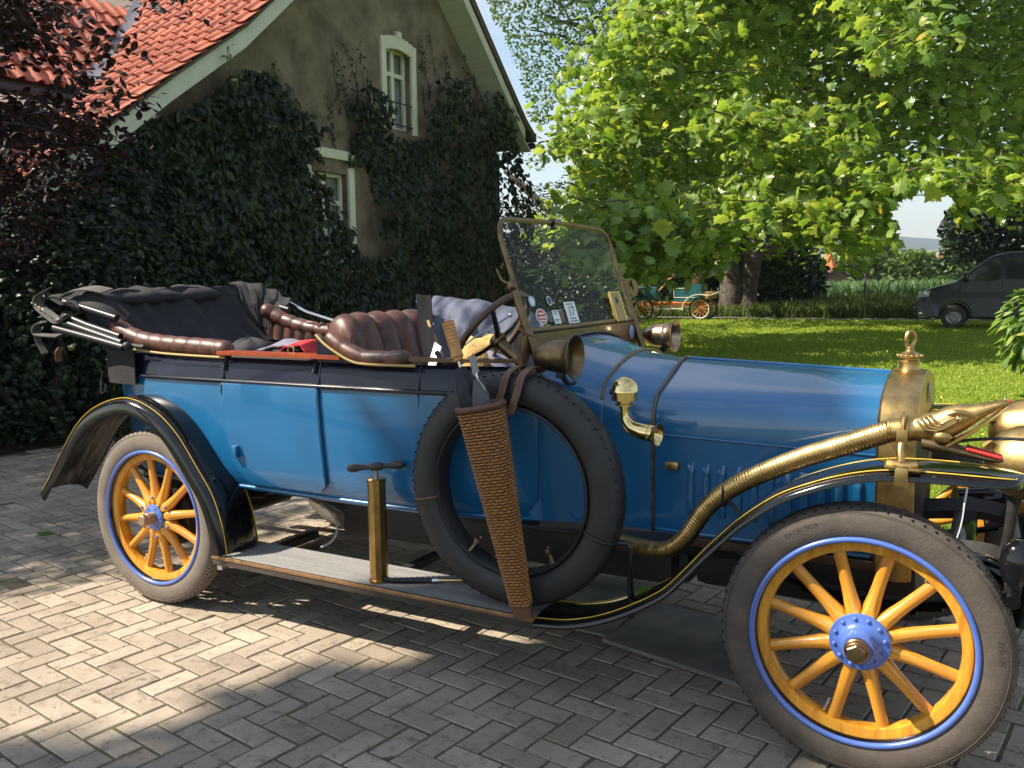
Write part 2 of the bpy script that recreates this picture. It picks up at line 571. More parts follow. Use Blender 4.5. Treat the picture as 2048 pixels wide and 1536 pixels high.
# ------------------------------------------------------------------ ground, yard, lawn
def ground_mat(name, stops, scale, bump=0.3, bs=40, scale2=None, rough=0.9):
    m = bpy.data.materials.new(name)
    m.use_nodes = True
    n, l = m.node_tree.nodes, m.node_tree.links
    p = n['Principled BSDF']
    p.inputs['Roughness'].default_value = rough
    p.inputs['Specular IOR Level'].default_value = 0.2
    tc = n.new('ShaderNodeTexCoord')
    t = n.new('ShaderNodeTexNoise')
    t.inputs['Scale'].default_value = scale
    t.inputs['Detail'].default_value = 8
    t.inputs['Roughness'].default_value = 0.65
    l.new(tc.outputs['Object'], t.inputs['Vector'])
    r = n.new('ShaderNodeValToRGB')
    r.color_ramp.elements.remove(r.color_ramp.elements[1])
    r.color_ramp.elements[0].position = stops[0][0]
    r.color_ramp.elements[0].color = (*stops[0][1], 1)
    for pos, c in stops[1:]:
        r.color_ramp.elements.new(pos).color = (*c, 1)
    l.new(t.outputs['Fac'], r.inputs[0])
    l.new(r.outputs[0], p.inputs['Base Color'])
    t2 = n.new('ShaderNodeTexNoise')
    t2.inputs['Scale'].default_value = bs
    t2.inputs['Detail'].default_value = 4
    l.new(tc.outputs['Object'], t2.inputs['Vector'])
    b = n.new('ShaderNodeBump')
    b.inputs['Strength'].default_value = bump
    b.inputs['Distance'].default_value = 0.02
    l.new(t2.outputs['Fac'], b.inputs['Height'])
    l.new(b.outputs[0], p.inputs['Normal'])
    MATS[name] = m
    return m

def sheet(name, x0, x1, y0, y1, z, m, nx=1, ny=1, **tags):
    g = G()
    rows = [[(x0 + (x1 - x0)*i/nx, y0 + (y1 - y0)*j/ny, z) for i in range(nx + 1)] for j in range(ny + 1)]
    g.grid(rows)
    return g.build(name, m, smooth=0, kind='structure', **tags)

FIELD = ground_mat('far_meadow', [(.3, (.06, .10, .03)), (.7, (.11, .15, .05))], 0.05)
SOIL = ground_mat('mossy_joint_sand', [(.35, (.085, .070, .050)), (.55, (.125, .105, .072)), (.66, (.115, .135, .035))], 9, .6, 90)
TURF = ground_mat('turf', [(.3, (.14, .20, .03)), (.7, (.23, .31, .05))], 1.6, .5, 60)
LOAM = ground_mat('dark_bed_mulch', [(.3, (.022, .016, .011)), (.7, (.05, .036, .024))], 3, .7, 30)  # dark mulched soil of the bed
TAR = ground_mat('pale_asphalt', [(.3, (.13, .125, .12)), (.7, (.20, .19, .18))], 5, .4, 60)

sheet('ground', -2500, 2500, -1500, 6000, -0.07, FIELD)
yard = sheet('yard', -4.3, 9, -9, 2.93, -0.0042, SOIL)
sheet('planting_bed', -12, -4.3, -9, 20, -0.016, LOAM)
sheet('lawn', -14, 60, 2.93, 44.0, -0.010, TURF)
sheet('path', -30, 60, 29.3, 30.7, 0.0, TAR)

# concrete block paving laid in herringbone
def brick_mat():
    m = bpy.data.materials.new('weathered_concrete_block')
    m.use_nodes = True
    n, l = m.node_tree.nodes, m.node_tree.links
    p = n['Principled BSDF']
    p.inputs['Roughness'].default_value = 0.88
    p.inputs['Specular IOR Level'].default_value = 0.25
    a = n.new('ShaderNodeAttribute'); a.attribute_name = 'tint'
    oi = n.new('ShaderNodeObjectInfo')
    ad = n.new('ShaderNodeMath'); ad.operation = 'ADD'
    l.new(a.outputs['Fac'], ad.inputs[0]); l.new(oi.outputs['Random'], ad.inputs[1])
    fr = n.new('ShaderNodeMath'); fr.operation = 'FRACT'
    l.new(ad.outputs[0], fr.inputs[0])
    ge = n.new('ShaderNodeNewGeometry')
    r = n.new('ShaderNodeValToRGB')
    r.color_ramp.elements[0].color = (.285, .238, .186, 1)
    r.color_ramp.elements[1].color = (.415, .352, .278, 1)
    l.new(fr.outputs[0], r.inputs[0])
    def noise(scale, det, lo, hi, c0, c1):
        t = n.new('ShaderNodeTexNoise')
        t.inputs['Scale'].default_value = scale
        t.inputs['Detail'].default_value = det
        t.inputs['Roughness'].default_value = .7
        l.new(ge.outputs['Position'], t.inputs['Vector'])
        q = n.new('ShaderNodeValToRGB')
        q.color_ramp.elements[0].position = lo; q.color_ramp.elements[1].position = hi
        q.color_ramp.elements[0].color = (*c0, 1); q.color_ramp.elements[1].color = (*c1, 1)
        l.new(t.outputs['Fac'], q.inputs[0])
        return q.outputs[0], t.outputs['Fac']
    def mul(x, y):
        k = n.new('ShaderNodeMix'); k.data_type = 'RGBA'; k.blend_type = 'MULTIPLY'
        k.inputs['Factor'].default_value = 1
        l.new(x, k.inputs['A']); l.new(y, k.inputs['B'])
        return k.outputs['Result']
    s1, f1 = noise(2.2, 5, .36, .66, (.80, .78, .74), (1.12, 1.11, 1.10))
    s2, f2 = noise(19, 6, .33, .47, (.55, .54, .55), (1, 1, 1))
    s3, f3 = noise(420, 2, .30, .72, (.72, .70, .68), (1.3, 1.3, 1.3))
    c = mul(mul(mul(r.outputs[0], s1), s2), s3)
    l.new(c, p.inputs['Base Color'])
    b = n.new('ShaderNodeBump')
    b.inputs['Strength'].default_value = .5; b.inputs['Distance'].default_value = .002
    l.new(f3, b.inputs['Height']); l.new(b.outputs[0], p.inputs['Normal'])
    return m
BRICK = brick_mat()

def brick_mesh():
    x, y, c = .0957, .0457, .0035
    lv = [(x, y, -.035), (x, y, -.0035), (x - c, y - c, .0)]
    vs = [(sx*a, sy*b, z) for a, b, z in lv for sx, sy in ((-1, -1), (1, -1), (1, 1), (-1, 1))]
    fs = []
    for k in (0, 4):
        for i in range(4):
            j = (i + 1) % 4
            fs += [(k + i, k + j, k + 4 + j), (k + i, k + 4 + j, k + 4 + i)]
    fs += [(8, 9, 10), (8, 10, 11)]
    return np.array(vs), np.array(fs)
bv, bf = brick_mesh()
ang = radians(-8.5)
ca, sa = cos(ang), sin(ang)
BR = []
for a in range(-62, 62):
    for b in range(-62, 62):
        rr = (a - b) % 4
        if rr == 0: cx, cy, th = a + 1.0, b + .5, 0.0
        elif rr == 3: cx, cy, th = a + .5, b + 1.0, pi/2
        else: continue
        cx, cy = cx*.1, cy*.1
        x, y = 0.6 + cx*ca - cy*sa, 0.3 + cx*sa + cy*ca
        if not (-4.25 < x < 5.2 and -2.6 < y < 2.85): continue
        px, py, w = view((x, y, 0))
        if w < .4 or not (-500 < px < 2550 and 850 < py < 2300): continue
        seen = -20 < px < 2070 and 880 < py < 1560
        hidden = (x > 1.2 and 0.3 < y < 1.9 and x < 3.1) or (0 < x < 1.3 and .75 < y < 2.5)
        BR.append((w + (0 if seen else 50) + (20 if hidden else 0), x, y, ang + th))
BR.sort()
bme = tri_mesh('brick', bv, bf, np.zeros(len(bv)))
bme.materials.append(BRICK)
for w, x, y, th in BR[:300]:
    o = bpy.data.objects.new('brick', bme)
    COL.objects.link(o)
    o.parent = yard
    o.location = (x + random.gauss(0, .0012), y + random.gauss(0, .0012), random.gauss(-.001, .0014))
    o.rotation_euler = (random.gauss(0, .006), random.gauss(0, .006), th + random.gauss(0, .006))
rest = np.array([b[1:] for b in BR[300:]])
k = len(rest)
thr = rest[:, 2] + RNG.normal(0, .006, k)
cc, ss = np.cos(thr), np.sin(thr)
W = np.empty((k, len(bv), 3))
W[:, :, 0] = rest[:, 0, None] + bv[None, :, 0]*cc[:, None] - bv[None, :, 1]*ss[:, None]
W[:, :, 1] = rest[:, 1, None] + bv[None, :, 0]*ss[:, None] + bv[None, :, 1]*cc[:, None]
W[:, :, 2] = bv[None, :, 2] + RNG.normal(-.001, .0014, k)[:, None] + bv[None, :, 0]*RNG.normal(0, .006, k)[:, None]
T = bf[None] + (np.arange(k)*len(bv))[:, None, None]
link('brick_field', tri_mesh('brick_field', W.reshape(-1, 3), T.reshape(-1, 3), np.repeat(RNG.random(k), len(bv))), BRICK, yard, kind='stuff')

# moss and seedlings in the joints
n = 2200
mx = RNG.uniform(-2.5, 1.6, n); my = RNG.uniform(-1.2, 1.6, n)
a = np.round(((mx - .6)*ca + (my - .3)*sa)/.1)*.1
b = ((-(mx - .6)*sa + (my - .3)*ca))
X = .6 + a*ca - b*sa; Y = .3 + a*sa + b*ca
leaf_cloud('joint_moss', np.column_stack([X, Y, np.full(n, -.003)]), np.column_stack([RNG.normal(0, .6, n), RNG.normal(0, .6, n), np.full(n, .5)]),
           RNG.uniform(.005, .012, n), TINY_LEAF, L_LAUREL, yard, kind='stuff')

# lawn grass: tufts of blades, finer with distance
def grass(name, P, h, wid, m, lean=.45, tags=None, parent=None):
    n = len(P)
    th = RNG.uniform(0, 2*pi, n)
    d = np.column_stack([np.cos(th), np.sin(th), np.zeros(n)])
    s = np.column_stack([-np.sin(th), np.cos(th), np.zeros(n)])
    ln = RNG.uniform(.1, 1, n)[:, None]*lean
    up = V(0, 0, 1)
    hh = (h*RNG.uniform(.55, 1.2, n))[:, None]
    ww = (wid*RNG.uniform(.7, 1.3, n))[:, None]
    base = P
    mid = P + up*hh*.6 + d*hh*ln*.35
    tip = P + up*hh*(1 - .25*ln) + d*hh*ln
    W = np.stack([base - s*ww, base + s*ww, mid - s*ww*.8, mid + s*ww*.8, tip], 1)
    F = np.array([(0, 1, 3), (0, 3, 2), (2, 3, 4)])
    T = F[None] + (np.arange(n)*5)[:, None, None]
    me = tri_mesh(name, W.reshape(-1, 3), T.reshape(-1, 3), np.repeat(np.clip(RNG.normal(.5, .22, n), 0, 1), 5))
    return link(name, me, m, parent, **(tags or {}))
n = 230000
w = np.exp(RNG.uniform(np.log(4.2), np.log(36), n))
px = RNG.uniform(1080, 2300, n)
D = VD[None] + VR[None]*((px - 1024)/FPX)[:, None]
D = D/np.linalg.norm(D[:, :2], axis=1)[:, None]
X = CAM[0] + D[:, 0]*w; Y = CAM[1] + D[:, 1]*w
k = (Y > 2.95) & ((X > -4.2) | ((Y > 19) & (X > -13))) & (Y < 29.2)
w, X, Y = w[k], X[k], Y[k]
grass('lawn_grass', np.column_stack([X, Y, np.full(len(X), -.012)]), .040 + .0010*w, .0016 + .0005*w, L_GRASS, .8,
      dict(kind='stuff', label='short sunlit lawn grass beyond the paved yard', category='grass'))
n = 260
X = RNG.uniform(-1, 6, n); Y = RNG.uniform(4, 14, n)
leaf_cloud('lawn_flowers', np.column_stack([X, Y, np.full(n, .06)]), np.column_stack([RNG.normal(0, .3, n), RNG.normal(0, .3, n), np.ones(n)]),
           RNG.uniform(.02, .035, n), OVAL_LEAF, YELLOW, None, kind='stuff', label='tiny yellow flowers scattered in the lawn', category='flowers')

# thin grey boards lying under the engine
BOARD = mat('grey_drip_board', (.16, .148, .132), .8, var=.2, vs=3, bump=.2, bs=60, col2=(.21, .195, .175))
def plate(corners, z, t, label):
    p = [on(x, y, 2, z) for x, y in corners]
    p.append(p[0] + p[2] - p[1])
    c = (p[0] + p[2])/2
    g = G()
    g.add([q for q in p] + [q - V(0, 0, t) for q in p], [(0, 1, 2, 3), (7, 6, 5, 4), (0, 4, 5, 1), (1, 5, 6, 2), (2, 6, 7, 3), (3, 7, 4, 0)])
    o = g.build('drip_board', BOARD, smooth=0, label=label, category='board')
    return o
plate([(1478, 1366), (1205, 1277), (1322, 1203)], .024, .016, 'smooth grey board lying flat under the engine beside the front wheel')
plate([(1222, 1272), (1096, 1245), (1200, 1150)], .012, .009, 'thin grey board half under the running board and the drip board')
# ------------------------------------------------------------------ the open tourer
CY = 0.72                                      # centre line
car = thing('vintage_car', 'blue open tourer with yellow spoked wheels and brass fittings parked on block paving', 'car', (1.5, CY, 0))
CARM = Matrix.Translation((-1.5, -CY, 0))
def cpart(g, name, m, parent=None, smooth=40, **t):
    """a part of the car given in world coordinates"""
    o = g.build(name, m, parent or car, smooth, **t)
    if parent is None:
        o.matrix_parent_inverse = CARM
    return o

# --- wheels -----------------------------------------------------------------
def arc_text(txt, size, radius, a0, y, g, lift=.0, flip=False):
    vs, fs = text_shape(txt, size)
    out = []
    for x, h, _ in vs:
        t = a0 - x/radius
        rr = radius + h
        out.append((rr*cos(t), y, rr*sin(t)))
    g.add(out, fs)

def make_wheel(name, front, tyre_mat, lettering=True):
    """local frame: axle along y, outer face towards -y"""
    g = G()
    g.lathe((0, 0, 0), (0, -1, 0), [(.269, .025), (.291, .029), (.296, .029), (.296, -.029), (.291, -.029), (.269, -.025), (.267, -.018), (.267, .018)], 72, closed=True)
    w = g.build(name, SPOKE, None, 35)
    g = G()                                    # tyre: bulging side walls, rounded tread
    prof = [(.300, .026), (.306, .040), (.322, .0495), (.345, .0535), (.368, .0520), (.385, .0475), (.3975, .0400), (.4010, .0370), (.4060, .0230), (.4075, 0)]
    prof = prof + [(r, -h) for r, h in prof[-2::-1]]
    g.lathe((0, 0, 0), (0, -1, 0), prof, 96, closed=True)
    t = g.build('tyre', tyre_mat, w, 50)
    g = G()                                    # moulded ridge and slanting tread cuts
    for rr, h in ((.3865, .0472), (.3905, .0452)):
        g.tube([(rr*cos(a), -h, rr*sin(a)) for a in np.linspace(0, 2*pi, 97)[:-1]], .0012, 4, closed=True)
    g.build('tyre_rib', tyre_mat, w, 50)
    g = G()
    for i in range(76):
        a = 2*pi*i/76
        for q, (yy, sk) in enumerate(((-.034, .5), (-.019, -.6), (.019, .6), (.034, -.5))):
            aa = a + (q % 2)*.04
            rr = {0: .4008, 1: .4048, 2: .4048, 3: .4008}[q]
            ax = V(cos(aa), 0, sin(aa)); tg = V(-sin(aa), 0, cos(aa))
            R = np.column_stack([tg*cos(sk) + V(0, sin(sk), 0), -tg*sin(sk) + V(0, cos(sk), 0), ax])
            g.box(ax*rr + V(0, yy, 0), (.0030, .021, .004), R)
    g.build('tread_cuts', GROOVE, w, 0, kind='stuff')
    g = G()
    g.lathe((0, 0, 0), (0, -1, 0), [(.2965, -.034), (.3035, -.036), (.3035, .036), (.3005, .041), (.2965, .036)], 72, closed=True)
    g.build('steel_rim', BLACK, w, 40)
    g = G()
    g.tube([(.3085*cos(a), -.046, .3085*sin(a)) for a in np.linspace(0, 2*pi, 97)[:-1]], .0088, 10, closed=True)
    g.build('rim_bead', RING, w, 60)
    ns = 12
    hr = .062 if front else .058
    sp = G()                                   # one spoke, root wedged against its neighbours
    st = [(hr - .015, .5, .030), (hr + .012, .92, .030), (.083, 1.0, .029), (.100, .90, .026), (.118, .66, .023), (.140, .50, .020), (.170, .44, .0175), (.215, .44, .0165), (.271, .45, .017)]
    rows = []
    for i, (r, f, th) in enumerate(st):
        hw = tan_half(r, ns)*f if r < .09 else [.0240, .0222, .0200, .0186, .0180, .0180][i - 3]
        e = .35 if r < .09 else 1.0
        row = []
        for k in range(14):
            a = 2*pi*k/14
            c, s_ = cos(a), sin(a)
            row.append((math.copysign(abs(c)**e, c)*hw, math.copysign(abs(s_)**e, s_)*th, r))
        rows.append(row)
    sp.grid(rows, closev=True)
    sm = sp.mesh('spoke', 50)
    sm.materials.append(SPOKE)
    for i in range(ns):
        o = link('spoke', sm, None, w)
        o.rotation_euler = (0, 2*pi*(i + .5)/ns + (.0 if front else .1), 0)
    hp = -.032
    if front:
        g = G()
        g.lathe((0, hp, 0), (0, -1, 0), [(.0, -.004), (.084, -.004), (.086, .002), (.083, .006), (.060, .010), (.050, .020), (.046, .026), (.046, .055), (.043, .060), (.036, .062), (.0, .062)], 40)
        g.build('hub', RING, w, 40)
        bm_ = G(); bm_.sphere((0, 0, 0), .0072, 10, 6, (1, .9, 1))
        bb = bm_.mesh('bolt', 60); bb.materials.append(RING)
        for i in range(12):
            a = 2*pi*i/12 + .2
            o = link('bolt', bb, None, w); o.location = (.0705*cos(a), hp - .008, .0705*sin(a))
        g = G()
        g.lathe((0, hp - .060, 0), (0, -1, 0), [(.0, 0), (.034, 0), (.0355, .004), (.0355, .014), (.032, .018), (.031, .030), (.028, .034), (.0, .034)], 30)
        g.lathe((0, hp - .094, 0), (0, -1, 0), [(.0, -.004), (.0285, -.004), (.0285, .010), (.025, .013), (.0, .013)], 6)
        g.build('hub_cap', BRASS3, w, 30)
        g = G(); vs, fs = text_shape('OPEL', .019)
        g.add([(x, hp - .1078, z - .006) for x, z, _ in vs], fs)
        g.build('lettering', BRASS, w, 0)
    else:
        g = G()
        g.lathe((0, hp, 0), (0, -1, 0), [(.0, -.004), (.060, -.004), (.061, .004), (.057, .007), (.0, .007)], 36)
        g.build('hub', RING, w, 40)
        bm_ = G(); bm_.sphere((0, 0, 0), .0065, 8, 6, (1, .9, 1))
        bb = bm_.mesh('bolt', 60); bb.materials.append(RING)
        for i in range(6):
            a = 2*pi*i/6 + .62
            o = link('bolt', bb, None, w); o.location = (.092*cos(a), -.031, .092*sin(a))
        bc = bb.copy(); bc.name = 'screw'; bc.materials.clear(); bc.materials.append(BRASS3)
        for i in range(6):
            a = 2*pi*i/6 + .1
            o = link('screw', bc, None, w); o.location = (.048*cos(a), hp - .007, .048*sin(a)); o.scale = (.7, .8, .7)
        g = G()
        g.lathe((0, hp, 0), (0, -1, 0), [(.0, 0), (.028, 0), (.028, .045), (.026, .047), (.026, .068), (.022, .072), (.0, .072)], 24)
        g.box((.0, hp - .060, .018), (.020, .012, .022), ch=.003)
        g.build('hub_cap', mat('tan_axle_cap', (.30, .20, .12), .5, .4, var=.2), w, 35)
        g = G()                                # brake drum behind the spokes
        g.lathe((0, .034, 0), (0, 1, 0), [(.0, 0), (.15, 0), (.155, .008), (.155, .06), (.0, .06)], 40)
        g.build('brake_drum', DARK, w, 40)
    g = G()
    va = radians(-112 if front else -118)
    ax = V(cos(va), 0, sin(va))
    g.tube([ax*.262 + V(0, -.004, 0), ax*.236 + V(0, -.004, 0), ax*.215 + V(0, -.004, 0)], [.0045, .0055, .0045], 8)
    g.build('valve', CHROME, w)
    if lettering:
        g = G()
        if front:
            arc_text('EXCELSIOR', .021, .356, radians(118), -.0532, g)
            arc_text('815x105', .020, .356, radians(6), -.0532, g)
            arc_text('DPM', .018, .356, radians(-118), -.0532, g)
        else:
            arc_text('815x105', .020, .356, radians(160), -.0532, g)
        g.build('lettering', mat('worn_tyre_lettering', (.045, .038, .033), .8) if front else mat('worn_tyre_lettering_pale', (.13, .105, .085), .8), w, 0)
    return w

def tan_half(r, n):
    return r*math.tan(pi/n)

wf = make_wheel('front_wheel', True, TYRE)
wr = make_wheel('rear_wheel', False, TYRE2)
def place(w, x, y, rz):
    w.parent = car
    w.matrix_parent_inverse = CARM
    w.location = (x, y, .4075)
    w.rotation_euler = (0, 0, rz)
wf2, wr2 = copy_tree(wf), copy_tree(wr)
place(wf, 3.058, .050, radians(2.1))
place(wr, 0, .050, 0)
place(wf2, 3.058, 1.40, pi + radians(2.1))
place(wr2, 0, 1.40, pi)
wf['label'] = 'front wheel with yellow wooden spokes, blue hub and brass cap'
wr['label'] = 'dusty rear wheel with yellow wooden spokes and small blue hub plate'
wf2['label'] = 'front wheel hidden behind the radiator'
wr2['label'] = 'rear wheel hidden under the body'

# --- chassis -----------------------------------------------------------------
for y in (.42, 1.02):
    g = G()
    g.tube(spline([(-.75, y, .50), (-.3, y, .58), (.2, y, .53), (1.0, y, .50), (2.4, y, .50), (3.0, y, .56), (3.35, y, .60), (3.50, y, .54)], 8), .040, 4, up=(0, 0, 1))
    cpart(g, 'chassis_rail', DARK, smooth=30)
for x in (-.6, .6, 1.5, 2.3, 3.28):
    g = G(); g.box((x, CY, .52 if x < 3 else .57), (.05, .66, .05), ch=.006)
    cpart(g, 'cross_member', DARK)
for y in (.30, 1.14):
    for x0, x1, nm in ((2.62, 3.48, 'front_leaf_spring'), (-.6, .6, 'rear_leaf_spring')):
        g = G()
        for q in range(5):
            s = 1 - .17*q
            xm, hl = (x0 + x1)/2, (x1 - x0)/2*s
            yy = y + (.0 if x0 > 0 else .02)
            g.tube([(xm + hl*u, yy, (.455 if x0 > 0 else .47) - .011*q + .085*u*u*s*s) for u in np.linspace(-1, 1, 13)], .021, 4, up=(0, 0, 1), flat=.32)
        cpart(g, nm, DARK, smooth=30)
g = G()
g.tube(spline([(3.058, .13, .40), (3.058, .28, .37), (3.058, .5, .35), (3.058, .94, .35), (3.058, 1.16, .37), (3.058, 1.31, .40)], 6), .026, 8)
g.box((3.058, .155, .40), (.05, .05, .16), ch=.01); g.box((3.058, 1.285, .40), (.05, .05, .16), ch=.01)
cpart(g, 'front_axle', DARK)
g = G()
g.tube([(0, .14, .4075), (0, .5, .4075), (0, .6, .4075), (0, .84, .4075), (0, .94, .4075), (0, 1.3, .4075)], [.045, .05, .11, .11, .05, .045], 14)
cpart(g, 'rear_axle', DARK)
g = G(); g.tube([(.12, CY, .41), (.6, CY, .42), (1.5, CY, .46)], .04, 10)
cpart(g, 'propeller_shaft', DARK)
g = G(); g.tube(spline([(2.6, .95, .42), (1.6, 1.0, .33), (.5, 1.0, .31), (-.5, 1.02, .33), (-.85, 1.02, .33)], 6), .028, 10)
cpart(g, 'exhaust_pipe', mat('rusty_pipe', (.09, .05, .03), .7, .3, var=.4, vs=20))
g = G(); g.box((1.9, CY, .40), (1.0, .5, .16), ch=.04)
cpart(g, 'gearbox', DARK)
g = G(); g.tube([(.45, .62, .45), (.62, .62, .40), (.72, .60, .36), (.86, .6, .36)], .035, 10)
cpart(g, 'brake_rod', DARK)
g = G(); g.tube(spline([(.72, .34, .48), (.80, .33, .44), (.84, .31, .38), (.82, .29, .33), (.77, .28, .30)], 5), .0055, 6)
cpart(g, 'brake_cable', mat('grey_cable', (.35, .35, .35), .5))
g = G(); g.box((1.02, CY, .545), (2.7, .98, .012))
cpart(g, 'floor_pan', DARK, smooth=0)
g = G(); g.box((1.58, CY, .435), (1.56, .66, .19), ch=.03)  # added dark box imitating the shadow under the body
cpart(g, 'underbody_shade_box', DARK)
g = G(); g.box((2.80, CY, .44), (.76, .56, .20), ch=.05)  # added dark box hiding bright paving behind the front wheel, as shade
cpart(g, 'engine_shade_box', DARK)

# --- body --------------------------------------------------------------------
PLAN = spline([(2.30, .352), (2.12, .315), (1.92, .245), (1.72, .180), (1.45, .135), (1.0, .122), (.4, .120), (-.1, .124), (-.32, .15), (-.45, .21), (-.52, .33), (-.545, .52), (-.55, CY)], 6)
PLAN = np.vstack([PLAN, [(x, 2*CY - y) for x, y in PLAN[-2::-1]]])
_t = np.gradient(PLAN, axis=0)
_n = np.column_stack([_t[:, 1], -_t[:, 0]]); _n = unit(_n)
if _n[20][1] > 0: _n = -_n                      # outward
def body_pt(i, z):
    """outer skin at plan sample i and height z; bulging waist, tucked sill, rear raked in below"""
    off = -.040*max(0, (.66 - z)/.11)**2 - .012*max(0, (z - 1.03)/.1) - .018*max(0, (z - 1.10)/.06)**2 - .012*((z - .85)/.3)**2
    x, y = PLAN[i] + _n[i]*off
    if x < -.2: x += (1.1 - z)*.22*min(1, (-.2 - x)/.2)
    return V(x, y, z)
def band(zs, name, m, t=.012, i0=0, i1=None):
    i1 = len(PLAN) if i1 is None else i1
    g = G()
    g.slab([[body_pt(i, z) for i in range(i0, i1)] for z in zs], t)
    return cpart(g, name, m, smooth=45)
I0 = int(np.argmax(PLAN[:, 0] < 1.90))
band([.553, .57, .60, .66, .74, .83, .92, .99, 1.045], 'body_side', BLUE, .012, I0, len(PLAN) - I0)
band([1.047, 1.07, 1.10, 1.125, 1.14, 1.15], 'shoulder_band', NAVY, .012, I0, len(PLAN) - I0)
for z, r, nm, m in ((1.047, .010, 'waist_moulding', NAVY), (.572, .009, 'sill_moulding', BLUE)):
    g = G()
    g.tube([body_pt(i, z) + np.append(_n[i]*.004, 0) for i in range(I0, len(PLAN) - I0)], r, 8)
    cpart(g, nm, m, smooth=60)
def side_i(x):
    k = np.argmin(abs(PLAN[:70, 0] - x))
    return int(k)
_sx = PLAN[:len(PLAN)//2, 0][::-1]; _sy = PLAN[:len(PLAN)//2, 1][::-1]
def side(x, z, off=0.0):
    y = np.interp(x, _sx, _sy)
    o2 = -.040*max(0, (.66 - z)/.11)**2 - .012*max(0, (z - 1.03)/.1) - .018*max(0, (z - 1.10)/.06)**2 - .012*((z - .85)/.3)**2
    return V(x, y - o2 - off, z)
# door: panel standing slightly proud with rolled edges
def door_x(z, f):                               # front / rear edge of the door at height z
    return (.925 + .03*max(0, (1.0 - z)/.4)) if f else (.375 + .06*max(0, (1.02 - z)/.4)**1.2 + (.10*max(0, (.72 - z)/.14)**1.5))
g = G()
rows = []
for z in np.linspace(.600, 1.04, 14):
    a, b = door_x(z, 0), door_x(z, 1)
    if z < .64: b -= .04*((.64 - z)/.04)**2
    rows.append([side(a + (b - a)*t, z, .005) for t in np.linspace(0, 1, 12)])
g.slab(rows, .01)
door = cpart(g, 'door', BLUE, smooth=45, label='blue rear door with rolled bead edges')
g = G()
edge = [side(door_x(z, 0), z, .007) for z in np.linspace(1.035, .625, 14)]
edge += [side(x, .600, .007) for x in np.linspace(door_x(.6, 0) + .03, door_x(.6, 1) - .05, 10)]
edge += [side(door_x(z, 1) - (.02 if z < .63 else 0), z, .007) for z in np.linspace(.622, 1.035, 14)]
g.tube(edge, .0075, 8)
o = g.build('door_edge', BLUE, door, 60)
for x, za, zb, r in ((door_x(1.04, 0), 1.05, 1.145, .006), (door_x(1.04, 1), 1.05, 1.145, .006), (1.42, 1.05, 1.145, .005), (1.42, .60, 1.04, .003)):
    g = G(); g.tube([side(x, za, .004), side(x, zb, .003)], r, 6)
    cpart(g, 'panel_bead', NAVY if za > 1 else BLUE)
for x, z in ((.38, 1.115), (.38, 1.01), (.90, 1.12)):
    g = G(); g.tube([side(x, z - .02, .012), side(x, z + .02, .012)], .006, 8)
    g.build('door_hinge', DARK, door, 40)
g = G(); g.box((.462, .098, .742), (.028, .03, .055), ch=.006)
cpart(g, 'door_stop', BLUE)
# mahogany rail on the door, plain rail ahead of it
g = G(); g.slab([[(x, .105 + dy*(1 - .25*abs(x - .7)), 1.168 - .004*(dy*20 - 1)**2) for x in np.linspace(.365, 1.06, 12)] for dy in (0, .025, .05, .075)], .014)
cpart(g, 'door_top_rail', MAHOG)
g = G()
g.slab([[(x, np.interp(x, _sx, _sy) + .004 + dy, 1.166) for x in np.linspace(1.30, 1.86, 10)] for dy in (0, .02, .045)], .014)
cpart(g, 'cockpit_rail', OAK)
g = G(); g.tube(spline([(.70, .20, 1.168), (.70, .20, 1.195), (.715, .20, 1.203), (.73, .20, 1.195), (.73, .20, 1.172)], 4), .004, 6)
cpart(g, 'door_handle', BRASS2)
# inner lining
g = G()
ii = range(14, len(PLAN) - 14)
g.slab([[np.array(body_pt(i, 1.145)) + np.append(-_n[i]*.035, z - 1.145) for i in ii] for z in (.56, .8, 1.0, 1.13)], .01)
cpart(g, 'inner_lining', mat('dark_lining', (.03, .018, .013), .8, var=.3), smooth=60)

# --- scuttle, bonnet, radiator -------------------------------------------------
SEC_A = [(.478, .57), (.485, .90), (.485, 1.06), (.476, 1.115), (.445, 1.155), (.40, 1.180), (.33, 1.208), (.22, 1.234), (.10, 1.247), (0, 1.250)]
SEC_B = [(.405, .57), (.412, .90), (.414, .99), (.405, 1.045), (.375, 1.086), (.335, 1.112), (.27, 1.138), (.18, 1.162), (.09, 1.178), (0, 1.182)]
SEC_C = [(.368, .56), (.370, .88), (.368, .96), (.358, 1.005), (.335, 1.040), (.30, 1.061), (.235, 1.087), (.15, 1.118), (.07, 1.148), (0, 1.160)]
SEC_D = [(.368, .56), (.370, .86), (.369, .955), (.362, 1.010), (.345, 1.045), (.315, 1.068), (.26, 1.090), (.17, 1.112), (.08, 1.128), (0, 1.133)]
def section(tab, x, n=5):
    a, b = x
    h = spline([(p[0], p[1]) for p in tab], n)
    L = [(CY - p[0], p[1]) for p in h]
    return L + [(2*CY - y, z) for y, z in L[-2::-1]]
def loft(stations, name, m, t=.006):
    g = G()
    rows = []
    for (x0, s0), (x1, s1), k in stations:
        A, B = np.array(section(s0, (0, 0))), np.array(section(s1, (0, 0)))
        for j in range(k):
            q = j/k
            C_ = A + (B - A)*q
            rows.append([(x0 + (x1 - x0)*q, y, z) for y, z in C_])
    rows.append([(x1, y, z) for y, z in B])
    g.slab(rows, t)
    return cpart(g, name, m, smooth=45)
loft([((1.845, SEC_A), (1.875, SEC_A), 1), ((1.875, SEC_A), (2.115, SEC_B), 6)], 'scuttle', BLUE)
loft([((2.117, SEC_B), (2.298, SEC_C), 5)], 'cowl', BLUE)
bon = loft([((2.302, SEC_C), (3.050, SEC_D), 10)], 'bonnet', BLUE)
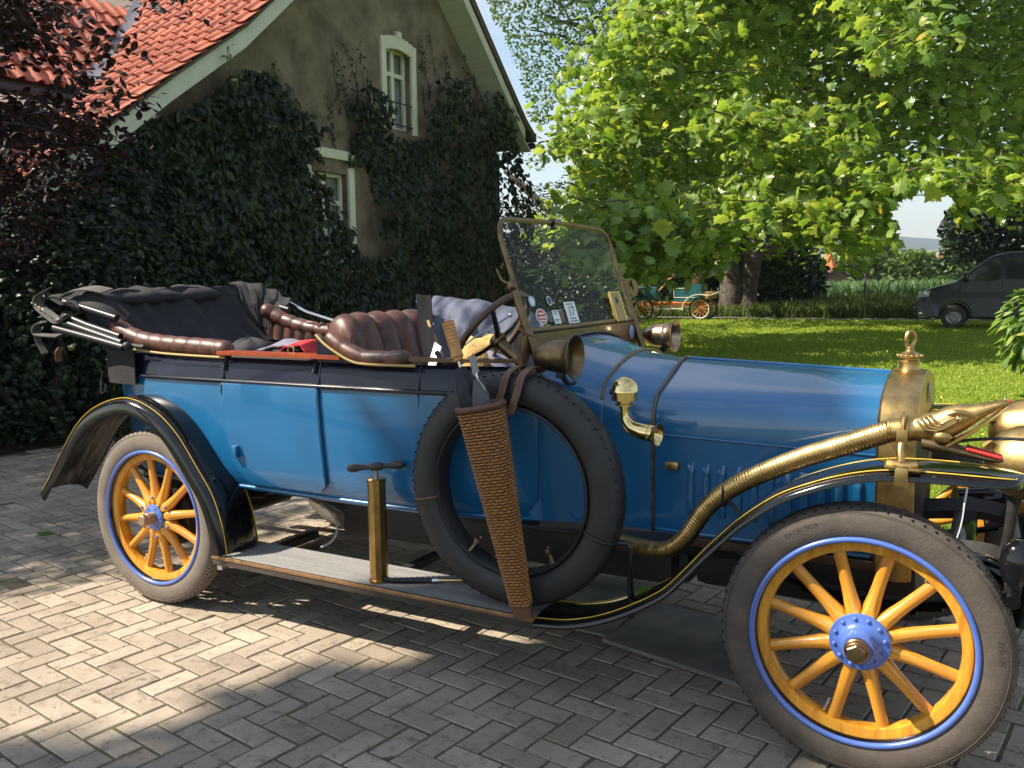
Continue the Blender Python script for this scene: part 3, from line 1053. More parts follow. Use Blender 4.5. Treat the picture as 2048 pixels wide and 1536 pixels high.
def strip(x, tab, r, name, m, off=.004, zmin=.56):
    S = np.array(section(tab, (0, 0)))
    c = V(CY, .9)
    pts = [(x, *(p + (p - c)/np.linalg.norm(p - c)*off)) for p in S if p[1] >= zmin]
    g = G(); g.tube(pts, r, 8, flat=.6)
    return cpart(g, name, m, smooth=60)
strip(2.116, SEC_B, .008, 'cowl_strip', BRASS3, zmin=1.03)
strip(2.300, SEC_C, .009, 'bonnet_strip', BRASS3)
strip(3.052, SEC_D, .007, 'bonnet_strip', BRASS3)
for q, r in (((2.31, CY, 1.162, 3.045, CY, 1.135), .006), ((2.31, CY - .372, .915, 3.045, CY - .372, .90), .0035), ((2.31, CY + .372, .915, 3.045, CY + .372, .90), .0035)):
    g = G(); g.tube([q[:3], q[3:]], r, 8)
    g.build('bonnet_hinge', BLUE, bon, 60)
g = G()                                         # one pressed louvre
rows = []
for t in np.linspace(0, 1, 11):
    e = min(1, min(t, 1 - t)*9)**.5
    rows.append([(.015*u, -.019*e*max(0, 1 - (u if u > 0 else 0)**2)**.5*(1 if u > -1 else 0)*(.5 + .5*u) , (t - .5)*.19) for u in (-1, -.6, -.2, .2, .6, .85, 1)])
g.grid(rows)
lm = g.mesh('louvre', 60); lm.materials.append(BLUE)
for s in (-1, 1):
    for i in range(11):
        o = link('louvre', lm, None, bon)
        o.location = (2.440 + i*.0555, CY + s*.3705, .728)
        if s > 0: o.rotation_euler = (0, 0, pi); o.location.x += .0
g = G(); g.box((2.375, .340, .808), (.050, .022, .030), ch=.007)
g.build('bonnet_latch', BRASS, bon)
g = G(); g.box((2.96, .338, .70), (.075, .03, .035), ch=.008)
g.build('bonnet_latch', BRASS3, bon)
SILLW = wood_mat('brown_sill_wood', (.10, .045, .02), (.06, .025, .012), .5, 12, (1, 8, 8))
for s in (-1, 1):
    g = G(); g.tube([(2.31, CY + s*.372, .566), (3.04, CY + s*.372, .566)], .008, 8)
    g.build('bonnet_edge', BLUE, bon, 60)
    g = G(); g.box((2.5, CY + s*.355, .535), (1.25, .03, .035), ch=.006)
    cpart(g, 'bonnet_sill', SILLW)

# radiator: brass shell round a black core
SEC_R = [(.376, .50), (.381, .86), (.379, .965), (.372, 1.020), (.353, 1.056), (.320, 1.082), (.262, 1.103), (.17, 1.124), (.08, 1.138), (0, 1.143)]
R_ = np.array(section(SEC_R, (0, 0)))
def ring_row(x, s, dz=0.0):
    c = V(CY, .85)
    return [(x, c[0] + (y - c[0])*s, c[1] + (z - c[1])*s + dz) for y, z in R_]
g = G()
g.grid([ring_row(3.054, 1.0), ring_row(3.058, 1.012), ring_row(3.120, 1.012), ring_row(3.150, 1.004), ring_row(3.162, .995), ring_row(3.164, .985), ring_row(3.150, .980)])
rad = cpart(g, 'radiator_shell', BRASS, smooth=35)
g = G()
core = [(y, z) for x, y, z in ring_row(0, .982)]
g.prism(core, (3.146, 0, 0), (0, 1, 0), (0, 0, 1), .006)
g.build('radiator_core', mat('black_radiator_core', (.012, .011, .010), .6, var=.4, vs=60, bump=.8, bs=160), rad, 0)
g = G()                                         # header tank face with the badge
hdr = [(y, z) for x, y, z in ring_row(0, .986) if z > .985]
g.prism(hdr, (3.150, 0, 0), (0, 1, 0), (0, 0, 1), .016)
g.build('header_tank', BRASS, rad, 20)
g = G(); g.lathe((3.171, CY, 1.066), (1, 0, .12), [(0, 0), (.036, 0), (.037, .003), (.030, .005), (0, .005)], 24)
g.build('badge', mat('blue_white_badge', (.30, .33, .42), .3, .5), rad)
g = G()                                         # filler neck, cap and lifting ring
g.lathe((3.104, CY, 1.130), (0, 0, 1), [(.040, -.01), (.040, .0), (.033, .010), (.031, .035), (.034, .037), (.034, .044), (.030, .048), (.030, .058), (.0, .058)], 28)
g.build('filler_neck', BRASS, rad)
g = G()
g.lathe((3.104, CY, 1.184), (0, 0, 1), [(.0, 0), (.032, 0), (.040, .004), (.040, .013), (.032, .017), (.018, .022), (.012, .030), (.014, .036), (.009, .042), (0, .043)], 28)
for i in range(14):
    a = 2*pi*i/14
    g.sphere((3.104 + .040*cos(a), CY + .040*sin(a), 1.193), .0055, 6, 5)
cap = g.build('radiator_cap', BRASS, rad)
g = G()
g.tube([(3.104 + .017*cos(a)*.75, CY + .017*cos(a)*.66, 1.250 + .027*sin(a)) for a in np.linspace(0, 2*pi, 29)[:-1]], .0075, 8, closed=True)
g.build('cap_ring', BRASS, rad)

# --- wings -------------------------------------------------------------------
FF = [(2.00, .287), (2.10, .297), (2.19, .319), (2.278, .353), (2.375, .404), (2.469, .466), (2.54, .540), (2.602, .613), (2.66, .676), (2.721, .737), (2.822, .815), (2.918, .862), (3.012, .896), (3.101, .916), (3.187, .922), (3.30, .922), (3.40, .918), (3.452, .912)]
RF = [(-.76, .42), (-.68, .51), (-.605, .60), (-.53, .69), (-.453, .772), (-.36, .838), (-.255, .882), (-.141, .908), (-.05, .903), (.053, .868), (.13, .822), (.201, .758), (.299, .637), (.36, .56), (.394, .496), (.42, .42), (.434, .34), (.437, .302)]
def wing(path, y0, y1, mirror, taper):
    P = spline(path, 5)
    T = np.gradient(P, axis=0); T = unit(T)
    N = np.column_stack([-T[:, 1], T[:, 0]])
    if N[len(N)//2][1] < 0: N = -N
    rows, lines = [], ([], [])
    m = len(P)
    for i in range(m):
        sh = 0.0
        if taper:
            d = (m - 1 - i)/14.0
            if d < 1: sh = (1 - sqrt(max(0, 1 - (1 - d)**2)))*.095
        ya, yb = y0 + sh, y1 - sh*.9
        row = []
        lift = 0.0 if taper else .040
        for s, up in ((0, -.016), (.0, -.004 + lift*.6), (.03, .002 + lift*.85), (.12, .010 + lift), (.3, .017 + lift), (.5, .019 + lift), (.7, .017 + lift), (.88, .010 + lift*.8), (.97, .002 + lift*.5), (1, -.012 + lift*.3)):
            y = ya + (yb - ya)*s
            if mirror: y = 2*CY - y
            p = P[i] + N[i]*up
            row.append((p[0], y, p[1]))
        rows.append(row)
        for L, s, up in ((lines[0], .10, .0115 + lift), (lines[1], .88, .0115 + lift*.8)):
            y = ya + (yb - ya)*s
            if mirror: y = 2*CY - y
            p = P[i] + N[i]*up
            L.append((p[0], y, p[1]))
    g = G(); g.slab(rows, .004 if not mirror else -.004)
    q = G()
    if taper:
        q.tube(lines[0][:-2] + lines[1][:-2][::-1], .0017, 6)
    else:
        for L in lines: q.tube(L, .0017, 6)
    return g, q
for mirror in (False, True):
    for path, nm, y1, tp in ((FF, 'front_wing', .205, True), (RF, 'rear_wing', .215, False)):
        g, q = wing(path, -.032, y1, mirror, tp)
        o = cpart(g, nm, BLACK, smooth=50)
        q.build('pinstripe', YELLOW, o, 60)
# running boards
for s in (0, 1):
    g = G()
    y = .115 if not s else 2*CY - .115
    g.box((1.20, y, .2735), (1.60, .250, .040), ch=.004)
    rb = cpart(g, 'running_board', wood_mat('dark_board_edge', (.05, .038, .03), (.03, .022, .018), .6, 14, (1, 6, 6)) if not s else MATS['dark_board_edge'], smooth=30)
    g = G()
    x0, x1 = .404, 1.996
    rows = []
    for k in range(84):                          # ribbed mat
        yy = y - .122 + .244*k/83
        rows.append([(x0, yy, .2950 + (.0022 if k % 4 < 2 else 0)), (x1, yy, .2950 + (.0022 if k % 4 < 2 else 0))])
    g.grid(rows)
    g.build('ribbed_mat', RUBMAT, rb, 0)
    g = G()
    g.box((1.20, y + (-1 if not s else 1)*.1265, .288), (1.60, .006, .016), ch=.002)
    g.build('edge_strip', mat('worn_brass_strip', (.34, .20, .10), .45, .7, var=.3, vs=30), rb)
    for x in (.55, 1.25, 1.9):
        g = G(); g.box((x, y + (.2 if not s else -.2), .275), (.04, .35, .03))
        g.build('board_bracket', DARK, rb, 0)
g = G(); g.box((.425, .03, .235), (.03, .05, .02), ch=.004)
cpart(g, 'step_bracket', CHROME)
# --- windscreen --------------------------------------------------------------
WB, WT = V(1.868, 0, 1.286), V(1.735, 0, 1.700)       # foot and head of the raked screen
YL, YR = .205, 1.240
def ws(y, t):
    p = WB + (WT - WB)*t
    return V(p[0], y, p[2])
g = G()
cr = .085
pts = [ws(YL, 0), ws(YL, .4), ws(YL, 1 - cr/.43)]
pts += [ws(YL + cr*(1 - cos(a)), 1 - cr/.43*(1 - sin(a))) for a in np.linspace(.2, pi/2, 7)]
pts += [ws(YL + .3, 1.012), ws(CY, 1.02), ws(YR - .3, 1.012)]
pts += [ws(YR - cr*(1 - cos(a)), 1 - cr/.43*(1 - sin(a))) for a in np.linspace(pi/2, .2, 7)]
pts += [ws(YR, 1 - cr/.43), ws(YR, .4), ws(YR, 0)]
g.tube(pts, .0102, 10)
wsf = cpart(g, 'windscreen_frame', BRASS3, smooth=60)
g = G(); g.tube([ws(YL, 0), ws(YR, 0)], .011, 8)
g.build('lower_rail', BRASS3, wsf)
g = G()
g.add([ws(YL, .02), ws(YR, .02), ws(YR, .80), ws(YR - .03, .93), ws(YR - .10, 1.0), ws(CY, 1.01), ws(YL + .10, 1.0), ws(YL + .03, .93), ws(YL, .80)], [tuple(range(9))])
g.build('glass', GLASS, wsf, 0)
for y, s in ((YL, -1), (YR, 1)):                       # outer uprights with clamp knobs
    g = G()
    g.tube([ws(y, -.36) + V(.01, s*.004, 0), ws(y, 0) + V(.004, s*.008, 0), ws(y, .40) + V(.0, s*.012, 0)], [.016, .017, .014], 10)
    g.sphere(ws(y, .40) + V(0, s*.018, 0), .021, 10, 8)
    g.tube([ws(y, .40) + V(0, s*.02, .0), ws(y, .43) + V(-.03, s*.035, .01), ws(y, .55) + V(-.035, s*.035, .0)], [.006, .005, .004], 6)
    g.build('screen_post', BRASS3, wsf)
    g = G(); g.tube([ws(y, .03) + V(-.02, s*.02, .0), ws(y, .0) + V(.02, s*.03, -.005), ws(y, -.03) + V(.05, s*.03, -.01)], [.008, .006, .004], 6)
    g.build('wing_nut', BRASS3, wsf)
g = G(); g.tube([ws(.67, 1.02), ws(.70, 1.02)], .019, 10); g.box(ws(.685, .98), (.02, .03, .03), ch=.004)
g.build('top_clip', BLACK, wsf)
g = G()                                                 # wooden board below the screen, cut out over the scuttle
top = [(y, 1.276) for y in (.135, 1.292)]
low = [(1.292, 1.16), (1.292, 1.04), (1.20, 1.04), (1.19, 1.11)] + [(2*CY - y, z) for y, z in section(SEC_A, (0, 0)) if z > 1.125] + [(.25, 1.11), (.24, 1.04), (.135, 1.04), (.135, 1.16)]
g.prism([(y, z) for y, z in top + low], (1.862, 0, 0), (0, 1, 0), (0, 0, 1), .020)
dash = cpart(g, 'dash_board', OAK, smooth=0)
g = G(); g.lathe((1.884, 1.19, 1.228), (1, 0, .05), [(0, 0), (.030, 0), (.032, .002), (.024, .004), (0, .004)], 24)
g.build('club_badge', mat('pale_blue_badge', (.25, .33, .50), .35, .3), dash)
g = G(); g.tube([(1.884, y, z + .004) for y, z in section(SEC_A, (0, 0)) if z > 1.10], .007, 6)
g.build('scuttle_bead', BRASS3, dash, 60)

# stickers and papers behind the glass
def decal(y0, y1, t0, t1, m, name, round_=False, dx=.006, parent=None):
    g = G()
    if round_:
        n = 24
        yc, tc, ry, rt = (y0 + y1)/2, (t0 + t1)/2, (y1 - y0)/2, (t1 - t0)/2
        g.add([ws(yc + ry*cos(2*pi*k/n), tc + rt*sin(2*pi*k/n)) + V(dx, 0, 0) for k in range(n)], [tuple(range(n))])
    else:
        g.add([ws(y0, t0) + V(dx, 0, 0), ws(y1, t0) + V(dx, 0, 0), ws(y1, t1) + V(dx, 0, 0), ws(y0, t1) + V(dx, 0, 0)], [(0, 1, 2, 3)])
    return g.build(name, m, parent or wsf, 0)
PALEBLUE = mat('pale_blue_print', (.35, .52, .68), .4)
INK = mat('printing_ink', (.02, .02, .03), .6)
WINE = mat('brown_print', (.18, .06, .04), .5)
TEAL = mat('grey_green_print', (.06, .09, .09), .5)
decal(.268, .318, .21, .31, PALEBLUE, 'sticker', True)
decal(.276, .310, .228, .292, WHITE, 'sticker_centre', True, .0065)
decal(.290, .380, .045, .19, WHITE, 'sticker', True)
decal(.297, .373, .055, .18, RED, 'sticker_disc', True, .0065)
for k, (a, b) in enumerate(((.138, .152), (.103, .117), (.075, .085))):
    decal(.312 - (.006 if k == 1 else 0), .358 + (.006 if k == 1 else 0), a, b, WHITE, 'print_bar', False, .007)
decal(.415, .455, .21, .30, WHITE, 'sticker', True)
decal(.419, .451, .218, .292, mat('navy_print', (.03, .06, .16), .5), 'sticker_disc', True, .0065)
decal(.384, .424, .06, .16, TEAL, 'paper_label')
decal(.430, .488, .04, .165, WHITE, 'paper_label')
for k, t in enumerate((.146, .128, .075, .06)):
    decal(.438, .478 - .01*(k % 2), t, t + .007, INK, 'print_bar', False, .0065)
decal(.492, .530, .05, .165, WINE, 'paper_label')
card = decal(.553, .655, .030, .235, WHITE, 'number_card')
g = G(); vs, fs = text_shape('17', .058)
g.add([ws(.604 + x, .100 + z/.435) + V(.007, 0, 0) for x, z, _ in vs], fs)
g.build('lettering', INK, wsf, 0)
for k, (a, b, t) in enumerate(((.578, .632, .070), (.568, .642, .045), (.574, .636, .208))):
    decal(a, b, t, t + .009, INK, 'print_bar', False, .0065)
# framed yellow plate at the far corner
g = G(); g.box(ws(1.075, .15) + V(.012, 0, 0), (.012, .105, .135), rotm((0, 1, 0), -.3), ch=.003)
fp = g.build('brass_plate', mat('yellow_lacquer_plate', (.33, .22, .04), .45, var=.2), wsf)
g = G()
for a, b in (((1.022, -.005), (1.022, .32)), ((1.128, -.005), (1.128, .32)), ((1.022, .31), (1.128, .31))):
    g.tube([ws(a[0], a[1]) + V(.017, 0, 0), ws(b[0], b[1]) + V(.017, 0, 0)], .004, 6)
g.build('plate_rim', BRASS2, fp)
g = G(); g.lathe(ws(1.075, .22) + V(.019, 0, 0), (1, 0, .3), [(0, 0), (.016, 0), (0, .002)], 16)
g.build('plate_seal', INK, fp)
# driving mirror on the far post
g = G(); g.tube([ws(YR, .42) + V(0, .01, 0), ws(YR, .42) + V(.02, .07, .01), V(1.83, 1.345, 1.42)], .006, 6)
mi = cpart(g, 'mirror_arm', BRASS3)
g = G(); g.lathe((1.83, 1.345, 1.43), (.95, -.2, .1), [(0, -.012), (.03, -.010), (.043, 0), (.040, .003), (0, .003)], 20)
g.build('mirror', BRASS3, mi)

# --- steering ----------------------------------------------------------------
SCn = V(1.60, .40, 1.255)
axs = unit(V(-.80, 0, .62))                            # from column towards the driver
su = unit(np.cross(axs, V(0, 1, 0))); sv = V(0, 1, 0)
def sw(r, a, h=0.0):
    return SCn + r*(cos(a)*su + sin(a)*sv) + axs*h
g = G(); g.tube([sw(.205, a) for a in np.linspace(0, 2*pi, 49)[:-1]], .0135, 10, closed=True)
swl = cpart(g, 'steering_wheel', mat('dark_rim_wood', (.085, .045, .028), .4, var=.3, vs=20), smooth=60)
for k in range(4):
    a = pi/4 + k*pi/2
    g = G(); g.tube([sw(.02, a, -.035), sw(.08, a, -.03), sw(.15, a, -.012), sw(.200, a, -.003)], [.017, .013, .011, .012], 8, up=axs, flat=.5)
    g.build('wheel_spoke', BRASS3, swl)
g = G(); g.lathe(SCn - axs*.05, axs, [(0, 0), (.034, 0), (.038, .02), (.028, .035), (.012, .042), (0, .044)], 20)
g.build('wheel_boss', BRASS3, swl)
g = G(); g.tube([SCn - axs*.04, SCn - axs*.5], .024, 12)
cpart(g, 'steering_column', BRASS3)
for a, h, nm in ((2.2, .02, 'throttle_lever'), (-.9, .03, 'ignition_lever')):
    g = G(); g.tube([sw(0, a, h), sw(.06, a, h + .008), sw(.13, a, h + .004)], [.007, .006, .004], 6, up=axs, flat=.6); g.sphere(sw(.13, a, h + .006), .009, 8, 6)
    g.build(nm, CHROME, swl)
g = G(); g.tube(spline([(1.55, .22, .75), (1.53, .215, 1.0), (1.50, .21, 1.14), (1.46, .21, 1.20)], 5), .010, 8)
cpart(g, 'brake_lever', DARK)

# --- seats and leather -------------------------------------------------------
def roll(path, r, name, pitch=.075, depth=.16, parent=None, m=LEATHER, n=14, flat=1.0):
    """stuffed leather roll pinched by seams"""
    P = spline(path, 24)
    d = np.concatenate([[0], np.cumsum(np.linalg.norm(np.diff(P, axis=0), axis=1))])
    L = d[-1]
    q = np.arange(0, L, .0075)
    Q = np.column_stack([np.interp(q, d, P[:, k]) for k in range(3)])
    k = max(1, round(L/pitch))
    ph = q/L*k
    R = r*(1 - depth*(1 - np.abs(np.sin(pi*ph))**.42))
    e = np.minimum(1, np.minimum(q, L - q)/(r*1.1))
    R = R*np.sqrt(np.clip(1 - (1 - e)**2, .02, 1))
    g = G(); g.tube(Q, R, n, flat=flat)
    return cpart(g, name, m, smooth=70) if parent is None else g.build(name, m, parent, 70)
# rear cockpit roll: near side, round the back, far side
roll([(.40, .165, 1.180), (.22, .160, 1.190), (.0, .160, 1.198), (-.2, .165, 1.216), (-.36, .18, 1.262), (-.44, .22, 1.305)], .043, 'padded_rim', .085)
roll([(.34, 1.265, 1.180), (.15, 1.28, 1.190), (-.06, 1.28, 1.200), (-.23, 1.275, 1.228), (-.38, 1.265, 1.275), (-.48, 1.23, 1.338)], .045, 'padded_rim', .085)
g = G(); g.tube(spline([(.40, .118, 1.152), (.2, .114, 1.155), (0, .114, 1.160), (-.2, .118, 1.172)], 6), .0055, 8)
cpart(g, 'gold_piping', PIPING)
# pleated lining below the far rim
g = G()
rows = []
for v in np.linspace(0, 1, 10):
    rows.append([(x, 1.268 - .028*abs(sin(pi*(x + .5)/.082))**.6*(.4 + .6*sin(pi*min(1, v + .25))) - .03*v, 1.245 + .05*max(0, (-.2 - x))/.3 - .38*v) for x in np.linspace(-.47, .36, 112)])
g.slab(rows, .01)
cpart(g, 'pleated_side', LEATHER, smooth=70)
# rear seat
def cushion(x0, x1, y0, y1, z0, z1, name, pleat=.11, tilt=0.0):
    g = G()
    rows = []
    for t in np.linspace(0, 1, 15):
        e = sqrt(max(0, 1 - (2*t - 1)**6))
        rows.append([(x0 + (x1 - x0)*t, y, z0 + tilt*t + (z1 - z0)*e*(.78 + .22*abs(sin(pi*(y - y0)/pleat))**.5)) for y in np.linspace(y0, y1, 90)])
    g.slab(rows, .02)
    return cpart(g, name, LEATHER, smooth=70)
cushion(-.38, .26, .24, 1.20, .72, .86, 'rear_seat_cushion')
def seat_back(path, y0, y1, name, pleat=.105, bulge=.03, roundc=.12):
    """buttoned back: pleats run over the top roll; ends curve forward"""
    P = spline(path, 8)
    T = unit(np.gradient(P, axis=0))
    N = np.column_stack([T[:, 1], -T[:, 0]])
    g = G(); rows = []
    for i in range(len(P)):
        row = []
        for y in np.linspace(y0, y1, 100):
            w = (y - (y0 + y1)/2)/((y1 - y0)/2)
            b = bulge*abs(sin(pi*(y - y0)/pleat))**.45 - bulge*.5
            fwd = .06*max(0, abs(w) - .72)**1.4/.168
            dz = -.03*max(0, abs(w) - .80)**2/.04
            p = P[i] + N[i]*b
            if abs(w) > .93:
                kx = sqrt(max(0.0, 1 - ((abs(w) - .93)/.07)**2)); cx = V(1.0, 1.16)
                p = cx + (p - cx)*V(kx, .4 + .6*kx)
            row.append((p[0] + fwd, y, p[1] + dz))
        rows.append(row)
    g.slab(rows, .012)
    return cpart(g, name, LEATHER, smooth=75)
seat_back([(1.16, .86), (1.10, 1.0), (1.05, 1.14), (1.02, 1.24), (.995, 1.295), (.955, 1.315), (.915, 1.290), (.905, 1.22), (.915, 1.10), (.92, .9)], .168, 1.272, 'front_seat_back', .128, .04)
cushion(1.10, 1.66, .24, 1.20, .74, .88, 'front_seat_cushion')
# curved side wings of the front seat
sw_path = [(.965, .150, 1.262), (1.03, .140, 1.225), (1.10, .138, 1.192), (1.17, .14, 1.172), (1.27, .145, 1.172), (1.385, .150, 1.176)]
roll(sw_path, .034, 'seat_arm_roll', .11, .14)
roll([(x, 2*CY - y, z) for x, y, z in sw_path], .034, 'seat_arm_roll', .11, .14)
g = G(); g.slab([[(x, .125 + .006*sin(8*x), 1.150 + (z - 1.150)*t) for x, z in ((.93, 1.262), (.98, 1.240), (1.03, 1.205), (1.10, 1.172), (1.2, 1.153))] for t in (0, .5, 1)], .01)
cpart(g, 'seat_side_panel', NAVY)
g = G(); g.tube(spline([(.935, .113, 1.262), (.985, .108, 1.225), (1.05, .106, 1.190), (1.12, .107, 1.160), (1.2, .112, 1.150), (1.42, .122, 1.150)], 6), .0055, 8)
cpart(g, 'gold_piping', PIPING)
g = G(); g.tube(spline([(1.155, .60, 1.30), (1.19, .585, 1.24), (1.25, .575, 1.12), (1.28, .57, 1.0)], 6), .007, 6)
cpart(g, 'gold_piping', PIPING)

# --- folded hood ---------------------------------------------------------------
g = G()                                                 # cloth sagging from the folded bows into the rear cockpit
rows = []
ys = np.linspace(.16, 1.30, 44)
for t in np.linspace(0, 1, 26):
    row = []
    for y in ys:
        w = (y - CY)/.57
        fold = .012*sin(23*y + 3*t) + .010*sin(41*y - 6*t) + .008*sin(60*y)
        x = -.70 + .10*t + .38*t**2.2 + .12*abs(w)**4*(1 - t) + fold*(.5 + t)
        zt = 1.455 + .018*(y - CY)/.57 - .05*abs(w)**6
        z = zt - (zt - 1.00)*t**1.25 + .008*sin(17*y)
        row.append((x, y, z))
    rows.append(row)
g.slab(rows, .012)
hood = cpart(g, 'folded_hood', CANVAS, smooth=75)
g = G(); rows = []                                       # outer drape over the folded bows
for t in np.linspace(0, 1, 30):
    a = t*1.55*pi
    row = []
    for y in np.linspace(.10, 1.36, 40):
        w = (y - CY)/.63
        f = .010*sin(19*y + 5*t) + .007*sin(47*y - 4*t)
        rr = .085 + .03*sin(3*a) + f
        row.append((-.775 - rr*cos(a - .25)*1.45 + .10*abs(w)**5, y, 1.385 + rr*sin(a + .1)*.92 + .014*w - .03*abs(w)**6))
    rows.append(row)
g.slab(rows, .010)
g.build('hood_roll', CANVAS, hood, 75)
def ribbon(path, w, dirn, name, m, k=6, t=.006):
    P = spline(path, k)
    d = np.array(dirn, float)
    g = G(); g.slab([[tuple(p - d*w/2), tuple(p), tuple(p + d*w/2)] for p in P], t)
    return g.build(name, m, hood, 60)
# loose ends of faded cloth and straps at the near side
ribbon([(-.80, .10, 1.455), (-.865, .095, 1.43), (-.87, .09, 1.385), (-.80, .085, 1.345), (-.70, .08, 1.305), (-.625, .08, 1.325)], .05, unit(V(.35, 1, .55)), 'hood_flap', CANVAS2)
ribbon([(-.62, .08, 1.33), (-.70, .08, 1.30), (-.78, .085, 1.325), (-.85, .09, 1.318)], .035, (0, 1, 0), 'hood_flap', CANVAS2)
ribbon([(-.78, .09, 1.30), (-.88, .09, 1.285), (-.905, .09, 1.245), (-.84, .085, 1.235), (-.70, .08, 1.232)], .04, unit(V(.2, 1, .3)), 'hood_flap', CANVAS2)
ribbon([(-.90, .09, 1.235), (-.88, .09, 1.19), (-.84, .09, 1.14)], .03, unit(V(.4, 1, 0)), 'hood_strap', CANVAS2)
ribbon([(-.72, .10, 1.17), (-.735, .09, 1.14), (-.73, .09, 1.10)], .03, unit(V(.3, 1, 0)), 'hood_strap', STRAP)
ribbon([(-.68, .17, 1.40), (-.60, .15, 1.415), (-.50, .15, 1.40), (-.42, .17, 1.36), (-.36, .2, 1.30)], .09, unit(V(.2, .6, .75)), 'hood_fold', CANVAS)
ribbon([(-.76, .16, 1.425), (-.66, .14, 1.452), (-.54, .15, 1.465), (-.45, .18, 1.45)], .07, unit(V(.1, 1, .3)), 'hood_fold', CANVAS2)
def drape(C, nu, nv, amp, seed, name, m):
    C = np.array(C, float); rr = np.random.default_rng(seed); ph = rr.uniform(0, 6, 4); rows = []
    a, b = C.shape[:2]
    for i in range(nu):
        u = i/(nu - 1)*(a - 1); i0 = min(int(u), a - 2); fu = u - i0; fu = fu*fu*(3 - 2*fu)
        row = []
        for j in range(nv):
            v = j/(nv - 1)*(b - 1); j0 = min(int(v), b - 2); fv = v - j0; fv = fv*fv*(3 - 2*fv)
            p = C[i0, j0]*(1-fu)*(1-fv) + C[i0+1, j0]*fu*(1-fv) + C[i0, j0+1]*(1-fu)*fv + C[i0+1, j0+1]*fu*fv
            row.append(p + amp*V(.8, .3, .5)*(sin(5*v + ph[0] + u) + .5*sin(11*v + ph[1] - 2*u)))
        rows.append(row)
    g = G(); g.slab(rows, .008)
    return g.build(name, m, hood, 70)
drape([[(-.72, 1.22, 1.485), (-.62, 1.28, 1.485), (-.54, 1.32, 1.465), (-.46, 1.34, 1.43), (-.36, 1.345, 1.385)],
       [(-.66, 1.20, 1.47), (-.57, 1.24, 1.45), (-.50, 1.275, 1.41), (-.44, 1.30, 1.375), (-.36, 1.31, 1.345)],
       [(-.60, 1.18, 1.38), (-.53, 1.215, 1.355), (-.48, 1.245, 1.33), (-.45, 1.26, 1.315), (-.41, 1.27, 1.30)],
       [(-.55, 1.18, 1.24), (-.50, 1.21, 1.23), (-.47, 1.23, 1.22), (-.45, 1.24, 1.21), (-.43, 1.245, 1.20)]], 24, 30, .010, 4, 'hood_fold', CANVAS)
for k in range(4):                                       # brass studs
    g = G(); g.sphere((-.862 + .028*k, .055, 1.392 - .010*k), .0055, 8, 6)
    g.build('stud', BRASS2, hood)
# black tubular hood irons
for s in (0, 1):
    def yy(y): return y if not s else 2*CY - y
    irons = [((-.205, .070, 1.185), (-.50, .065, 1.235), (-.72, .07, 1.268)), ((-.235, .085, 1.205), (-.50, .082, 1.262), (-.70, .085, 1.305)),
             ((-.27, .105, 1.232), (-.50, .10, 1.282), (-.67, .105, 1.325)), ((-.33, .135, 1.318), (-.52, .125, 1.360), (-.70, .12, 1.395))]
    for a in irons:
        g = G(); g.tube([(p[0], yy(p[1]), p[2]) for p in a], .0170, 12)
        g.build('hood_iron', IRON, hood)
    g = G(); g.sphere((-.19, yy(.075), 1.192), .02, 10, 8); g.tube([(-.19, yy(.10), 1.192), (-.10, yy(.10), 1.188)], .011, 8)
    g.build('hood_pivot', DARK, hood)
    if s:
        g = G(); g.tube([(-.42, 1.37, 1.37), (-.25, 1.37, 1.30), (-.02, 1.37, 1.245)], .011, 8)
        g.build('hood_iron', CHROME, hood)
g = G(); g.slab([[(x, .108 + .35*max(0, -.26 - x)**1.4, z - (.0 if k == 0 else .16 + .0*x)) for x, z in ((-.42, 1.165), (-.36, 1.165), (-.28, 1.165), (-.19, 1.165))] for k in (0, 1)], .008)
cpart(g, 'side_flap', CANVAS)
g = G(); g.tube(spline([(-.44, .12, 1.06), (-.452, .115, 1.0), (-.437, .105, .955), (-.415, .11, .97), (-.418, .115, 1.0)], 5), .0045, 6)
cpart(g, 'hook', BLACK)

# --- lamps and horns -----------------------------------------------------------
def side_lamp(c, m, n2):
    g = G()
    g.lathe(c, (1, 0, .0), [(0, -.105), (.016, -.100), (.036, -.080), (.050, -.050), (.056, -.018), (.056, .0), (.058, .006), (.058, .012), (.056, .018), (.056, .026), (.062, .040), (.074, .056), (.078, .060), (.075, .062), (.060, .046), (.052, .030), (.050, .024)], 36)
    o = cpart(g, n2, m, smooth=40)
    g = G(); g.lathe((c[0], c[1], c[2]), (1, 0, 0), [(0, .036), (.030, .034), (.053, .027)], 28)
    g.build('lens', LENS, o)
    g = G(); g.lathe((c[0], c[1], c[2]), (1, 0, 0), [(0, -.04), (.03, -.03), (.05, .02)], 24)
    g.build('reflector', CHROME, o)
    g = G(); g.box((c[0] + .005, c[1], c[2] - .064), (.03, .028, .022), ch=.004); g.tube([(c[0] + .005, c[1], c[2] - .06), (c[0], c[1] + (.06 if c[1] < CY else -.06), c[2] - .10), (c[0] - .02, c[1] + (.16 if c[1] < CY else -.16), c[2] - .11)], .010, 8)
    g.build('lamp_bracket', DARK, o)
    return o
o = side_lamp((2.045, .105, 1.208), BRASS3, 'side_lamp')
o['label'] = 'dull brass side lamp above the spare tyre'
o = side_lamp((1.985, 1.335, 1.205), mat('coppery_brass', (.42, .29, .19), .3, 1.0, var=.15, vs=20, rvar=.1), 'side_lamp')
o['label'] = 'coppery side lamp seen above the bonnet'
